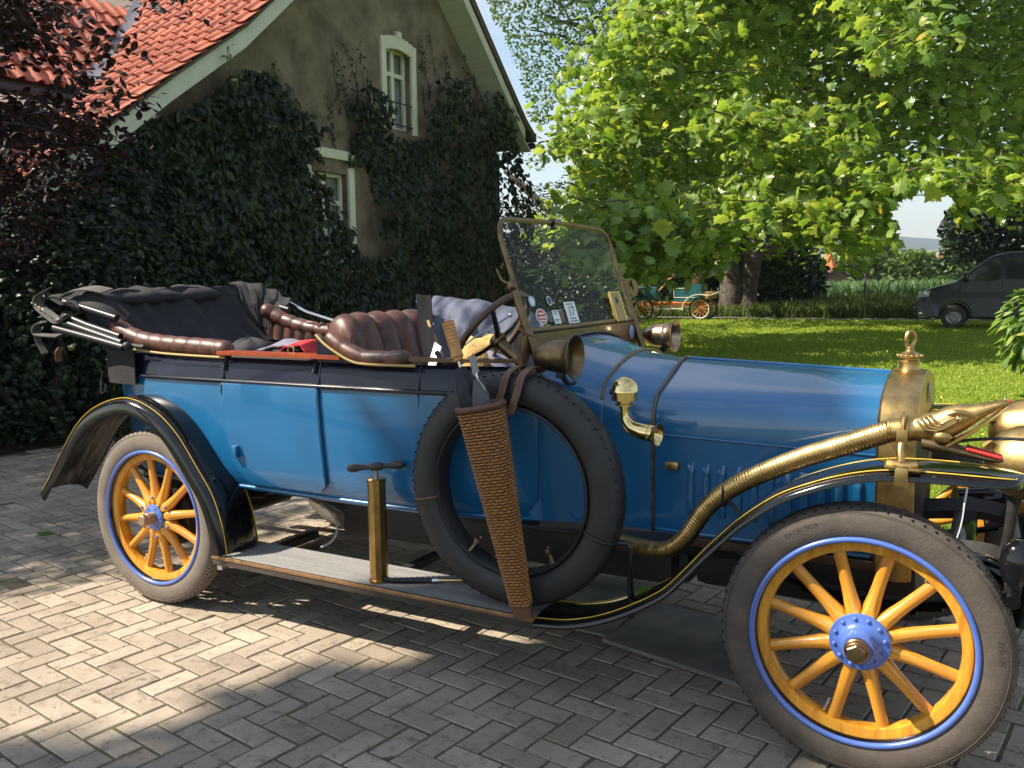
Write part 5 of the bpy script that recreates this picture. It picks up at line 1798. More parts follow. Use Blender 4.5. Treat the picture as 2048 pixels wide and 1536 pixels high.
for k, (y0, y1, z0, z1) in enumerate(WIN):
    yc = (y0 + y1)/2
    g = G()                                        # moulded surround standing proud of the render
    tw = .13
    xo = XW - .01
    def bar(ya, yb, za, zb, dx=.055):
        g.box((XW + dx/2 - .006, (ya + yb)/2, (za + zb)/2), (dx, yb - ya, zb - za), ch=.006)
    bar(y0 - tw, y0, z0 - .05, z1 + .10)
    bar(y1, y1 + tw, z0 - .05, z1 + .10)
    n = 9
    if k == 0:
        for i in range(n):                         # segmental arch head with keystone
            t0, t1 = i/n, (i + 1)/n
            zz = lambda t: z1 + .10*(1 - (2*t - 1)**2)
            ya, yb = y0 - tw + (y1 - y0 + 2*tw)*t0, y0 - tw + (y1 - y0 + 2*tw)*t1
            za = zz((t0 + t1)/2)
            g.box((XW + .024, (ya + yb)/2, za + .02 - .05), (.052, yb - ya + .004, .20))
        g.box((XW + .030, yc, z1 + .20), (.068, .12, .10), ch=.006)
    else:
        bar(y0 - tw - .06, y1 + tw + .06, z1 + .20, z1 + .34)
    win = hpart(g, 'window', CREAM)
    g = G()
    xs = XW - .13
    fr = .05
    for ya, yb, za, zb in ((y0, y0 + fr, z0, z1), (y1 - fr, y1, z0, z1), (y0 + fr, y1 - fr, z0, z0 + fr), (y0 + fr, y1 - fr, z1 - fr, z1), (yc - .04, yc + .04, z0 + fr, z1 - fr),
                           (y0 + fr, y1 - fr, z0 + (z1 - z0)*.66, z0 + (z1 - z0)*.66 + .07)):
        g.box((xs, (ya + yb)/2, (za + zb)/2), (.06 if yb - ya < .2 and zb - za > .5 else .055, yb - ya, zb - za), ch=.004)
    g.build('sash_frame', CREAM, win)
    zt = z0 + (z1 - z0)*.66
    for ya, yb in ((y0 + fr, yc - .04), (yc + .04, y1 - fr)):
        for za, zb in ((z0 + fr, zt), (zt + .07, z1 - fr)):
            g = G(); g.add([(xs - .01, ya, za), (xs - .01, yb, za), (xs - .01, yb, zb), (xs - .01, ya, zb)], [(0, 1, 2, 3)])
            g.build('pane', GLASS, win, 0)
    g = G(); g.slab([[(xs - .07 - .012*sin(40*y), y, z) for y in np.linspace(y0, y1, 40)] for z in (z0, z1)], .003)
    g.build('curtain', CURT, win, 60)
    g = G(); g.box((xs - .5, yc, (z0 + z1)/2), (.7, y1 - y0 + .2, z1 - z0 + .2))
    g.build('dark_room', ROOM, win, 0)
    if k == 0:
        for z in (z0 + .07, z0 + .42):
            g = G(); g.tube([(XW + .03, y0 - .02, z), (XW + .03, y1 + .02, z)], .012, 6)
            g.build('window_rail', DARK, win)
# roof slabs, barge boards, soffit
def strip_along(name, m, x0, x1, dz0, dz1, ya, yb, parent=None):
    pts = [ya] + [p[0] for p in PROF if ya < p[0] < yb] + [yb]
    g = G()
    for a, b in zip(pts[:-1], pts[1:]):
        za, zb = zroof(a), zroof(b)
        v = [(x0, a, za + dz0), (x1, a, za + dz0), (x1, b, zb + dz0), (x0, b, zb + dz0), (x0, a, za + dz1), (x1, a, za + dz1), (x1, b, zb + dz1), (x0, b, zb + dz1)]
        g.add(v, [(0, 1, 2, 3), (7, 6, 5, 4), (0, 4, 5, 1), (2, 6, 7, 3), (1, 5, 6, 2), (3, 7, 4, 0)])
    return hpart(g, name, m, 20, parent)
strip_along('barge_board', BARGE, XB - .04, XB, -.11, .13, 1.6, 9.30)
strip_along('barge_board', BARGE, XB - .04, XB, -.11, .10, 9.30, 13.0)
strip_along('soffit', SOFF, XW - .02, XB - .042, -.05, -.02, 1.6, 9.30)
strip_along('soffit', SOFF, XW - .02, XB - .042, -.10, -.06, 9.30, 13.3)
OLDTILE = mat('brown_old_tile', (.085, .055, .042), .85, var=.3, vs=6, bump=.5, bs=20)
roof = strip_along('roof', OLDTILE, -14, XB + .03, .132, .30, 9.28, 13.42)
strip_along('roof_deck', OLDTILE, -14, XB - .01, .132, .165, 1.5, 9.28)
# interlocking clay pantiles on the sunlit slope
PANT = mat('red_clay_pantile', (.34, .080, .034), .65, var=.22, vs=4, bump=.15, bs=50, col2=(.44, .118, .058), coords='Object')
def tile_mat():
    m = PANT
    n, l = m.node_tree.nodes, m.node_tree.links
    p = n['Principled BSDF']
    src = p.inputs['Base Color'].links[0].from_socket
    oi = n.new('ShaderNodeObjectInfo')
    r = n.new('ShaderNodeValToRGB')
    r.color_ramp.elements[0].color = (.60, .56, .54, 1); r.color_ramp.elements[1].color = (1.05, 1.05, 1.05, 1)
    l.new(oi.outputs['Random'], r.inputs[0])
    k = n.new('ShaderNodeMix'); k.data_type = 'RGBA'; k.blend_type = 'MULTIPLY'; k.inputs['Factor'].default_value = 1
    l.new(src, k.inputs['A']); l.new(r.outputs[0], k.inputs['B'])
    l.new(k.outputs['Result'], p.inputs['Base Color'])
tile_mat()
def pantile(w, L, roll_left=True):
    """local: x across, y up the slope, z out of the roof; the nose (y=0) is lifted"""
    prof = []
    for t in np.linspace(-.08, 1.06, 13):
        if t < .62: z = .004 + .006*(t/.31 - 1)**2
        else: z = .010 + .042*sin(pi*min(1, (t - .62)/.40))**.8 if t < 1.02 else .008
        prof.append((t*w, z))
    if not roll_left: prof = [(w - x, z) for x, z in prof][::-1]
    g = G()
    g.slab([[(x, y, z + .030*(1 - y/L)) for x, z in prof] for y in (0, L*.5, L)], .014)
    return g.mesh('roof_tile', 50)
slope_pts = np.array([(y, zroof(y) + .175) for y in np.linspace(2.2, 9.28, 300)])
sd = np.concatenate([[0], np.cumsum(np.hypot(*np.diff(slope_pts, axis=0).T))])
def on_slope(s):
    return np.interp(s, sd, slope_pts[:, 0]), np.interp(s, sd, slope_pts[:, 1])
TW, TL = .215, .285
tme = pantile(TW, TL*1.18, False); tme.materials.append(PANT)
VAL0, VAL1 = V(-6.60, 4.80), V(-8.35, 7.05)         # valley in plan (x, y)
def valley_x(y):
    return VAL0[0] + (y - VAL0[1])*(VAL1[0] - VAL0[0])/(VAL1[1] - VAL0[1])
ntile = 0
s = 0.0
main_tiles = []
while True:
    y, z = on_slope(s)
    if y > 8.9: break
    y2, z2 = on_slope(s + TL)
    th = atan2(z2 - z, y2 - y)
    x = XB + .05 - TW
    while x > -9.0:
        if (y >= 4.5 and x + TW*.5 > valley_x(y + .12) + .10) or (y < 4.5 and x > -6.45):
            main_tiles.append((x, y, z, th))
        x -= TW
    s += TL
vis = [t for t in main_tiles if view(t[:3])[0] > -60 and view(t[:3])[1] > -60]
hid = [t for t in main_tiles if t not in vis]
for x, y, z, th in vis[:300]:
    o = link('roof_tile', tme, None, house)
    o.matrix_parent_inverse = HINV
    o.location = (x, y, z + random.gauss(0, .003))
    o.rotation_euler = (th + random.gauss(0, .008), 0, random.gauss(0, .006))
def joined(tiles, me, name, rotfn):
    vs = np.array([tuple(q.co) for q in me.vertices]); fs = [tuple(p.vertices) for p in me.polygons]
    g = G()
    for t in tiles: g.add(vs @ rotfn(t).T + np.array(t[:3]), fs)
    return g
if hid:
    hpart(joined(hid + vis[300:], tme, 'far_roof_tiles', lambda t: rotm((1, 0, 0), t[3])), 'far_roof_tiles', PANT, 50, kind='stuff')
# verge: dark tile edges under the outer tiles
strip_along('verge_edge', OLDTILE, XB - .005, XB + .045, .135, .175, 1.7, 9.25)
# the wing at right angles, its slope falling towards the yard
wing_th = atan2(1.75, 1.75)
EAVE = V(-6.42, 3.72)                                # x, z of the wing's eave
tme2 = pantile(.225, .30*1.18, True); tme2.materials.append(PANT)
wt = []
for r in range(8):
    xx = EAVE[0] - r*.30*cos(wing_th)
    zz = EAVE[1] + r*.30*sin(wing_th) + .05
    y = -1.5
    while y < 7.2:
        if xx < valley_x(y) + (-.08) or y < 4.62:
            if y + .2 < VAL0[1] + (xx - VAL0[0])*(VAL1[1] - VAL0[1])/(VAL1[0] - VAL0[0]) - .06:
                wt.append((xx, y, zz))
        y += .225
wv = [t for t in wt if view(t)[0] > -80]
wh = [t for t in wt if view(t)[0] <= -80]
def wrot():
    # local x -> +y, local y (up slope) -> (-cos, 0, sin), local z -> outward
    return np.column_stack([V(0, 1, 0), V(-cos(wing_th), 0, sin(wing_th)), V(sin(wing_th), 0, cos(wing_th))])
M4 = Matrix([list(r) for r in wrot()]).to_euler()
for x, y, z in wv:
    o = link('roof_tile', tme2, None, house)
    o.matrix_parent_inverse = HINV
    o.location = (x, y, z); o.rotation_euler = M4
if wh: hpart(joined([(x, y, z, 0) for x, y, z in wh], tme2, 'far_roof_tiles', lambda t: wrot()), 'far_wing_tiles', PANT, 50, kind='stuff')
g = G()
xe, ze = EAVE
xt, zt_ = xe - 2.6*cos(wing_th), ze + 2.6*sin(wing_th)
g.add([(xe, -2, ze), (xe, 4.75, ze), (xt, 7.15, zt_), (xt, -2, zt_)], [(0, 1, 2, 3)])
g.add([(xe, -2, ze - .08), (xe, 4.75, ze - .08), (xt, 7.15, zt_ - .08), (xt, -2, zt_ - .08)], [(3, 2, 1, 0)])
g.add([(xe, -2, ze - .08), (xe, 4.75, ze - .08), (xe, 4.75, ze), (xe, -2, ze)], [(0, 1, 2, 3)])
hpart(g, 'wing_roof_deck', OLDTILE, 0)
g = G(); g.box((-6.95, 1.2, 1.80), (.3, 6.4, 3.6)); hpart(g, 'wing_wall', RENDER, 0)
g = G(); g.tube([(xe + .05, -2, ze - .04), (xe + .05, 4.6, ze - .06)], .06, 10); hpart(g, 'gutter', DARK)
# lead valley with stepped mortar along the tile edges
LEAD = mat('grey_zinc_valley', (.16, .155, .175), .55, .3, var=.25, vs=6)
vp = [V(valley_x(y), y, zroof(y) + .215) for y in np.linspace(4.55, 7.4, 16)]
g = G()
acr = unit(V(.75, .55, .0))
g.slab([[p - acr*.15 + V(0, 0, .05), p - acr*.05 + V(0, 0, .012), p + acr*.05 + V(0, 0, .012), p + acr*.17 + V(0, 0, .0)] for p in vp], .012)
hpart(g, 'valley', LEAD, 40)
g = G()
for i in range(17):
    p = V(0, 0, 0)
    y = 4.62 + i*.165
    p = V(valley_x(y), y, zroof(y) + .232)
    g.box(p + acr*.115, (.075, .11, .02), rotm((0, 0, 1), .55), ch=.008)
hpart(g, 'mortar_fillets', mat('pale_mortar', (.36, .32, .33), .9, var=.2, vs=9), 40, kind='stuff')
# gutter elbow and downpipe at the far corner
g = G(); g.tube(spline([(-5.25, 13.15, 4.16), (-5.3, 13.12, 3.98), (-5.42, 12.98, 3.86), (-5.52, 12.84, 3.75), (-5.55, 12.82, 3.3), (-5.55, 12.82, .1)], 6), .05, 10)
hpart(g, 'downpipe', DARK, 60)
g = G(); g.tube([(-5.0, 13.38, 4.16), (-14, 13.38, 4.2)], .06, 8)
hpart(g, 'gutter', DARK, 60)
# ------------------------------------------------------------------ plants
def in_poly(P, poly):
    x, y = P[:, 0], P[:, 1]
    c = np.zeros(len(P), bool)
    n = len(poly)
    for i in range(n):
        x0, y0 = poly[i]; x1, y1 = poly[(i + 1) % n]
        k = ((y0 > y) != (y1 > y)) & (x < (x1 - x0)*(y - y0)/(y1 - y0 + 1e-9) + x0)
        c ^= k
    return c
def poly_points(poly, n, holes=()):
    q = np.array(poly, float)
    lo, hi = q.min(0), q.max(0)
    out = []
    tot = 0
    while tot < n:
        P = RNG.uniform(lo, hi, (n*2, 2))
        k = in_poly(P, poly)
        for h in holes: k &= ~in_poly(P, h)
        out.append(P[k]); tot += k.sum()
    return np.concatenate(out)[:n]
def rays(P, depth):
    return CAM + depth[:, None]*(VD + VR*((P[:, 0] - 1024)/FPX)[:, None] - VU*((P[:, 1] - 768)/FPX)[:, None])
def blob_leaves(c, r, n, shell=.55):
    """points through an ellipsoid, denser towards its skin, with outward normals"""
    d = unit(RNG.normal(size=(n, 3)))
    k = RNG.uniform(shell**3, 1, n)**(1/3)
    r = np.array(r, float)
    return np.array(c) + d*k[:, None]*r, d
def smooth_noise(P, s, seed):
    rr = np.random.default_rng(seed)
    f = np.zeros(len(P))
    for k in range(6):
        w = rr.normal(size=3)*s*(1 + .5*k)
        f += np.sin(P @ w + rr.uniform(0, 6))/(1 + .4*k)
    return f/3

# ---- climbing hydrangea over the gable
ivy = thing('climbing_hydrangea', 'dense dark climber covering the lower gable wall', 'climber', (-5.4, 8, 0))
IINV = Matrix.Translation((5.4, -8, 0))
IV = [(-90, 500), (40, 395), (150, 310), (250, 262), (330, 222), (385, 200), (430, 158), (470, 140), (520, 175), (560, 215), (598, 238), (622, 292), (640, 330), (650, 345), (690, 330), (700, 250), (694, 195), (716, 168), (745, 205), (765, 262), (775, 268),
      (830, 292), (836, 200), (862, 152), (905, 165), (930, 212), (955, 180), (985, 205), (1012, 275), (1030, 300), (1048, 350), (1052, 420), (1050, 760), (-90, 900)]
LOW = [(600, 318), (735, 330), (750, 505), (690, 515), (660, 460), (630, 400)]
P2 = poly_points(IV, 30000, [LOW])
base = np.array([on(x, y, 0, XW + .02) for x, y in P2])
lump = smooth_noise(base, 2.2, 4)
lump = lump + .6*smooth_noise(base, 5.5, 14)
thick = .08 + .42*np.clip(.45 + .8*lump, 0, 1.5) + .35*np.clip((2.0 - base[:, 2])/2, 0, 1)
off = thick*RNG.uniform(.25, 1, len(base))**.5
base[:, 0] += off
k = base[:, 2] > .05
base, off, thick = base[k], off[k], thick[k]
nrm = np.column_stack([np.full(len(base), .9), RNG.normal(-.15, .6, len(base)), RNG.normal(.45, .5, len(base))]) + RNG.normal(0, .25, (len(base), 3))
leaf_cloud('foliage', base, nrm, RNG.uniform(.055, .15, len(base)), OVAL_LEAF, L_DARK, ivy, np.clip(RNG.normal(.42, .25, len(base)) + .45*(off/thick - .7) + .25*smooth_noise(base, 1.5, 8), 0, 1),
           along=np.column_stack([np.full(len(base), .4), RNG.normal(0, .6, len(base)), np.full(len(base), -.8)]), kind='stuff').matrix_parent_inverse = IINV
sel = RNG.choice(len(base), 900, replace=False)
cl = np.repeat(base[sel[:130]], 7, 0) + RNG.normal(0, .09, (910, 3)); cl[:, 0] += .12
leaf_cloud('flower_buds', cl, RNG.normal(size=(910, 3)) + V(1, 0, .5), RNG.uniform(.014, .026, 910), OVAL_LEAF,
           leaf_mat('pale_bud', [(0, (.28, .32, .16)), (1, (.50, .52, .34))], .2), ivy, kind='stuff').matrix_parent_inverse = IINV
for k in range(16):                                        # bare stems reaching up the render
    px = [668, 680, 700, 715, 735, 745, 860, 880, 900, 915, 940, 960, 600, 560, 850, 705][k]
    py = [250, 190, 200, 180, 190, 230, 160, 170, 175, 200, 190, 200, 250, 220, 190, 260][k]
    a = on(px, py + 40, 0, XW + .02); b = on(px - 18 + random.uniform(-8, 8), py - random.uniform(50, 110), 0, XW + .015)
    g = G(); branch_mesh(g, a, b, .008, .003, .1)
    o = g.build('stem', BARK2, ivy); o.matrix_parent_inverse = IINV
    t = RNG.uniform(0, 1, 26)
    Q = a + (b - a)*t[:, None]*.95 + RNG.normal(0, .05, (26, 3)); Q[:, 0] = XW + .03 + RNG.uniform(0, .05, 26)
    leaf_cloud('sprig', Q, np.column_stack([np.ones(26), RNG.normal(0, .4, 26), RNG.normal(.3, .4, 26)]), RNG.uniform(.04, .075, 26), OVAL_LEAF, L_DARK, ivy, kind='stuff').matrix_parent_inverse = IINV
# one shoot above the verge, its sunlight painted as lighter leaf and bark
a = np.array([-4.9, *on(462, 168, 0, -4.9)[1:]]); b = np.array([-4.9, *on(453, 92, 0, -4.9)[1:]])
g = G(); branch_mesh(g, a, b, .006, .003, .05); o = g.build('sun_tinted_shoot', BARK, ivy); o.matrix_parent_inverse = IINV
t = np.linspace(.05, 1, 22)
leaf_cloud('shoot_leaves', a + (b - a)*t[:, None] + RNG.normal(0, .025, (22, 3)), RNG.normal(0, .6, (22, 3)) + V(-.2, -.5, .7), RNG.uniform(.04, .085, 22), OVAL_LEAF, L_LAUREL, o, kind='stuff')
c = at(520, 283, 12.5)
leaf_cloud('shoot_leaves', c + RNG.normal(0, .05, (9, 3)), RNG.normal(0, .5, (9, 3)) + V(-.4, -.4, .7), RNG.uniform(.07, .12, 9), OVAL_LEAF, L_LAUREL, ivy, kind='stuff').matrix_parent_inverse = IINV

# ---- shrubs
def shrub(name, label, cat, blobs, n, leaf, m, size, stem_r=.05, group=None, tmpl=OVAL_LEAF, up=.5):
    c0 = np.array(blobs[0][0], float)
    root = thing(name, label, cat, (c0[0], c0[1], 0), 0, group)
    inv = Matrix.Translation((-c0[0], -c0[1], 0))
    P, N = [], []
    tot = sum(b[1][0]*b[1][2] for b in blobs)
    for c, r in blobs:
        p, d = blob_leaves(c, r, int(n*r[0]*r[2]/tot))
        p += d*(.14*np.array(r).mean()*smooth_noise(p, 2.2/np.mean(r), 7))[:, None]
        P.append(p); N.append(d)
    P, N = np.concatenate(P), np.concatenate(N)
    k = P[:, 2] > .02
    P, N = P[k], N[k]
    leaf_cloud('foliage', P, N*.8 + V(0, 0, up) + RNG.normal(0, .45, P.shape), RNG.uniform(*size, len(P)), tmpl, m, root,
               np.clip(RNG.normal(.45, .25, len(P)), 0, 1), kind='stuff').matrix_parent_inverse = inv
    g = G()
    for c, r in blobs[:6]:
        branch_mesh(g, (c0[0] + random.uniform(-.1, .1), c0[1] + random.uniform(-.1, .1), -.05), (c[0], c[1], c[2] + r[2]*.3), stem_r, stem_r*.3)
    g.build('stem', BARK2, root).matrix_parent_inverse = inv
    return root
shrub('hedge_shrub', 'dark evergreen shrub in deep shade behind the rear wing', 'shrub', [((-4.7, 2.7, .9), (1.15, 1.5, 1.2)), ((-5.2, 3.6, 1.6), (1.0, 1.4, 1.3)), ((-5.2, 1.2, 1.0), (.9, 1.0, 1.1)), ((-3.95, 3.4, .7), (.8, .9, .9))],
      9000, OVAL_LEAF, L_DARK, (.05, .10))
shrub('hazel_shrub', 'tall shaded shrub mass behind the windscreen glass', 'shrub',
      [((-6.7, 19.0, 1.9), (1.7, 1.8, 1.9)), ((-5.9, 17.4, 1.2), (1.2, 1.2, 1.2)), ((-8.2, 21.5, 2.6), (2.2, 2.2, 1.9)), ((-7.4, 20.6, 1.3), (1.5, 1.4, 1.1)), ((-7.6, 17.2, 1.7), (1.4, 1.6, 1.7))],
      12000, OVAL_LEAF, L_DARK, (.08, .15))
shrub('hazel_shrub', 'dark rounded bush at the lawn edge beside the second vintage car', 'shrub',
      [((-9.4, 26.5, 1.3), (1.5, 1.5, 1.3)), ((-10.6, 27.4, 1.9), (2.0, 2.0, 1.8)), ((-9.8, 24, 1.7), (2, 2, 1.7))], 7000, OVAL_LEAF, L_DARK, (.10, .18))

# ---- laurel beside the lawn, its leaves near enough to tell apart
LC = at(2082, 640, 5.9)
lr = thing('laurel_bush', 'glossy green laurel bush at the lawn edge beside the brass headlamp', 'bush', (LC[0], LC[1], 0))
LINV = Matrix.Translation((-LC[0], -LC[1], 0))
P, N = blob_leaves((LC[0], LC[1], LC[2] - .05), (.24, .24, .27), 360, .5)
P_, N_ = blob_leaves((LC[0] + .28, LC[1] + .2, LC[2] - .6), (.30, .32, .62), 600, .5)
P, N = np.concatenate([P, P_]), np.concatenate([N, N_])
k = P[:, 2] > .05
P, N = P[k], N[k]
px_, py_, w_ = view(P)
near = (px_ < 2060) & (w_ > 0)
def leaf_variants(tmpl, m, n=5, nm='leaf'):
    out = []
    for i in range(n):
        me = tri_mesh(nm, tmpl[0], tmpl[1], np.full(len(tmpl[0]), (i + .5)/n))
        me.materials.append(m); out.append(me)
    return out
def leaf_objects(P, Nrm, size, tmpl_meshes, parent, inv, along=None, name='leaf'):
    A, B, N_ = leaf_frames(Nrm, RNG, along)
    for i in range(len(P)):
        M_ = Matrix(((A[i][0]*size[i], B[i][0]*size[i], N_[i][0]*size[i], P[i][0]), (A[i][1]*size[i], B[i][1]*size[i], N_[i][1]*size[i], P[i][1]),
                     (A[i][2]*size[i], B[i][2]*size[i], N_[i][2]*size[i], P[i][2]), (0, 0, 0, 1)))
        o = link(name, random.choice(tmpl_meshes), None, parent)
        o.matrix_parent_inverse = inv
        o.matrix_basis = M_
LV = leaf_variants(LANCE_LEAF, L_LAUREL)
nr = N*.5 + V(0, 0, .7) + RNG.normal(0, .3, N.shape)
al = N + RNG.normal(0, .4, N.shape)
idx = np.where(near)[0][:200]
leaf_objects(P[idx], nr[idx], RNG.uniform(.09, .15, len(idx)), LV, lr, LINV, al[idx])
oth = np.setdiff1d(np.arange(len(P)), idx)
leaf_cloud('foliage', P[oth], nr[oth], RNG.uniform(.09, .15, len(oth)), LANCE_LEAF, L_LAUREL, lr, along=al[oth], kind='stuff').matrix_parent_inverse = LINV
for i in range(7):
    g = G(); branch_mesh(g, (LC[0] + .45, LC[1] + .2, 0), tuple(P[RNG.integers(len(P))]), .014, .004, .12)
    g.build('stem', BARK, lr).matrix_parent_inverse = LINV

# ---- copper beech hanging over the roof at the left
cb = thing('copper_beech', 'dark purple copper beech hanging over the red roof', 'tree', (-6.5, -1.6, 0))
CINV = Matrix.Translation((6.5, 1.6, 0))
def sprays(polys, m, spread, per, zjit=.35):
    """clusters of leaves set out along short twigs; returns points, normals and the twig axes"""
    P, N, A, C = [], [], [], []
    for poly, n, d0, d1 in polys:
        q = poly_points(poly, n)
        d = RNG.uniform(d0, d1, n)
        c = rays(q, d)
        for i in range(n):
            k = RNG.integers(per[0], per[1])
            az = RNG.uniform(0, 2*pi)
            ax = unit(V(cos(az), sin(az), RNG.uniform(-.5, .05)))
            s = RNG.uniform(0, 1, k)
            lat = RNG.normal(0, 1, (k, 3))*V(1, 1, zjit)*spread*.42
            p = c[i] + ax*((s - .5)*spread*1.6)[:, None] + lat - V(0, 0, 1)*(s**2*spread*.35)[:, None]
            P.append(p); N.append(np.tile(V(0, 0, .85) + ax*.25, (k, 1)) + RNG.normal(0, .52, (k, 3)))
            A.append(np.tile(ax, (k, 1)) + RNG.normal(0, .8, (k, 3)))
            C.append((c[i] - ax*spread*.8, c[i] + ax*spread*.8))
    return np.concatenate(P), np.concatenate(N), np.concatenate(A), C
PA = [(-160, -80), (70, -80), (100, -10), (110, 40), (100, 80), (50, 95), (0, 95), (-160, 130)]
PB = [(-160, 190), (40, 195), (110, 205), (190, 240), (215, 270), (195, 300), (165, 350), (110, 370), (70, 425), (-20, 470), (-160, 520)]
PC = [(150, 90), (185, 110), (205, 60), (235, 85), (215, 140), (250, 175), (275, 165), (235, 235), (180, 200), (120, 190), (70, 165), (110, 140)]
P, N, A, C = sprays([(PA, 60, 5.8, 7.6), (PB, 105, 6.2, 9.0), (PC, 5, 6.0, 7.2), ([(300, -60), (350, -60), (350, -20), (300, -20)], 3, 6.2, 6.8), ([(-140, 390), (120, 400), (60, 520), (-140, 620)], 30, 7.5, 9.5)], None, .30, (26, 44))
order = np.argsort(np.linalg.norm(P - CAM, axis=1))
px_, py_, w_ = view(P)
vis_ = [i for i in order if 0 < px_[i] < 420 and -5 < py_[i] < 480][:300]
sz = RNG.uniform(.055, .095, len(P))
crown = leaf_cloud('crown', np.delete(P, vis_, 0), np.delete(N, vis_, 0), np.delete(sz, vis_), OVAL_LEAF, L_COPPER, cb, along=np.delete(A, vis_, 0), kind='stuff')
crown.matrix_parent_inverse = CINV
leaf_objects(P[vis_], N[vis_], sz[vis_], leaf_variants(OVAL_LEAF, L_COPPER), cb, CINV, A[vis_])
g = G()
for a, b in C: g.tube([a, (np.array(a) + b)/2 + V(0, 0, .02), b], [.006, .004, .002], 5)
g.build('twigs', BARK2, cb, 60, kind='stuff').matrix_parent_inverse = CINV
for c in ((-6.0, .5, 5.2), (-5.0, 1.4, 4.2), (-5.6, .8, 3.0), (-7.2, -.6, 6.4), (-7.0, -2.4, 5.6), (-5.4, 1.2, 2.4)):
    g = G(); branch_mesh(g, (-6.5, -1.6, 2.2), c, .09, .02, .12)
    g.build('limb', BARK2, cb).matrix_parent_inverse = CINV
g = G(); g.tube(spline([(-6.5, -1.6, -.1), (-6.45, -1.62, 1.2), (-6.55, -1.6, 2.4), (-6.7, -1.9, 4.2), (-6.8, -2.1, 6.0)], 6), np.linspace(.20, .08, 25), 14)
g.build('trunk', BARK2, cb).matrix_parent_inverse = CINV
P, N = blob_leaves((-6.75, -2.1, 5.0), (2.0, 1.95, 1.7), 15000, .1)
leaf_cloud('outer_crown', P, N + V(0, 0, .6) + RNG.normal(0, .4, P.shape), RNG.uniform(.09, .13, len(P)), OVAL_LEAF, L_COPPER, cb, kind='stuff').matrix_parent_inverse = CINV

# ---- tall lime behind the photographer: its crown shades the foreground and the middle of the car
st = thing('lime_tree', 'tall lime tree standing in the yard whose crown shades the paving', 'tree', (-7.6, -8.0, 0))
SINV = Matrix.Translation((7.6, 8.0, 0))
def sun_pos(u, v, t):
    gx, gy = u*.838 - v*.545, u*.545 + v*.838
    return V(gx, gy, 0) + SUN*t
P, N = [], []
for u, v, r, t, n in ((.72, -2.50, 1.40, 16.5, 5000), (2.72, -1.02, .50, 17.0, 1100), (2.0, -1.20, .62, 16.0, 1400), (1.25, -1.26, .56, 15.6, 1400), (.15, -2.05, .72, 15.0, 1500), (3.30, -.98, .36, 17.6, 600), (1.72, -1.75, .55, 16.5, 900),
                      (0, -4.0, 1.8, 16.0, 4000), (-1.2, -2.9, 1.5, 14.5, 3500), (-2.6, -3.4, 1.6, 13.0, 3000), (.9, -3.4, .9, 17.5, 1400)):
    p, d = blob_leaves(sun_pos(u, v, t), (r, r, r), n, .1)
    P.append(p); N.append(d)
P, N = np.concatenate(P), np.concatenate(N)
leaf_cloud('crown', P, N*.3 + SUN*.8 + RNG.normal(0, .45, P.shape), RNG.uniform(.11, .17, len(P)), OVAL_LEAF, L_OAK, st, kind='stuff').matrix_parent_inverse = SINV
g = G(); g.tube(spline([(-7.6, -8.0, -.1), (-7.5, -7.9, 3), (-7.4, -7.8, 6), (-7.2, -7.5, 9), (-7.0, -7.3, 12)], 6), np.linspace(.28, .06, 25), 14)
g.build('trunk', BARK, st).matrix_parent_inverse = SINV
for u, v, t in ((2.75, -1.05, 17), (1.3, -1.2, 15.6), (.2, -1.9, 15), (.6, -4, 16), (-1.2, -2.9, 14.5), (-2.6, -3.4, 13), (3.3, -1.0, 17.5)):
    g = G(); branch_mesh(g, (-7.3, -7.6, 8.2), sun_pos(u, v, t), .08, .02, .08)
    g.build('limb', BARK, st).matrix_parent_inverse = SINV

# ---- the great plane tree over the lawn
T0 = at(1478, 620, 35.0); T0[2] = 0
pt = thing('plane_tree', 'spreading plane tree with large sunlit lobed leaves over the lawn', 'tree', tuple(T0))
TINV = Matrix.Translation(tuple(-T0))
def pp_(px, py, d): return at(px, py, d)
g = G(); g.tube(spline([(T0[0] - .35, T0[1], -.1), pp_(1463, 596, 35), pp_(1460, 545, 35), pp_(1452, 470, 35), pp_(1430, 360, 35), pp_(1400, 200, 34), pp_(1390, 0, 34)], 6), np.interp(np.linspace(0, 1, 37), [0, .06, .2, 1], [.72, .55, .46, .16]), 16)
g.build('trunk', BARK, pt, 60).matrix_parent_inverse = TINV
g = G(); g.tube(spline([(T0[0] + .35, T0[1], -.1), pp_(1490, 596, 35), pp_(1502, 530, 35), pp_(1518, 460, 35), pp_(1545, 360, 35), pp_(1590, 180, 34), pp_(1620, -60, 34)], 6), np.interp(np.linspace(0, 1, 37), [0, .06, .2, 1], [.66, .50, .44, .18]), 16)
g.build('trunk', BARK, pt, 60).matrix_parent_inverse = TINV
g = G(); g.sphere(pp_(1448, 538, 34.4), .06, 8, 6); g.build('branch_scar', mat('cut_wood', (.5, .32, .12), .7), pt).matrix_parent_inverse = TINV
for a, b, r in (((1545, 360, 35), (1250, 300, 24), .20), ((1452, 450, 35), (1180, 420, 23), .16), ((1518, 440, 35), (1350, 470, 22), .14), ((1560, 300, 35), (1800, 300, 23), .2), ((1518, 450, 35), (1700, 430, 22), .15),
                ((1590, 180, 34), (1950, 250, 24), .2), ((1400, 220, 34), (1200, 100, 25), .18), ((1590, 180, 34), (1850, 60, 25), .18), ((1550, 340, 35), (1960, 340, 26), .16), ((1400, 120, 34), (1500, -40, 24), .15)):
    g = G(); branch_mesh(g, pp_(*a), pp_(*b), r, .03, .10, 9)
    g.build('limb', BARK, pt).matrix_parent_inverse = TINV
GAP = [(1783, 398), (1850, 372), (1905, 392), (1895, 500), (1790, 500)]
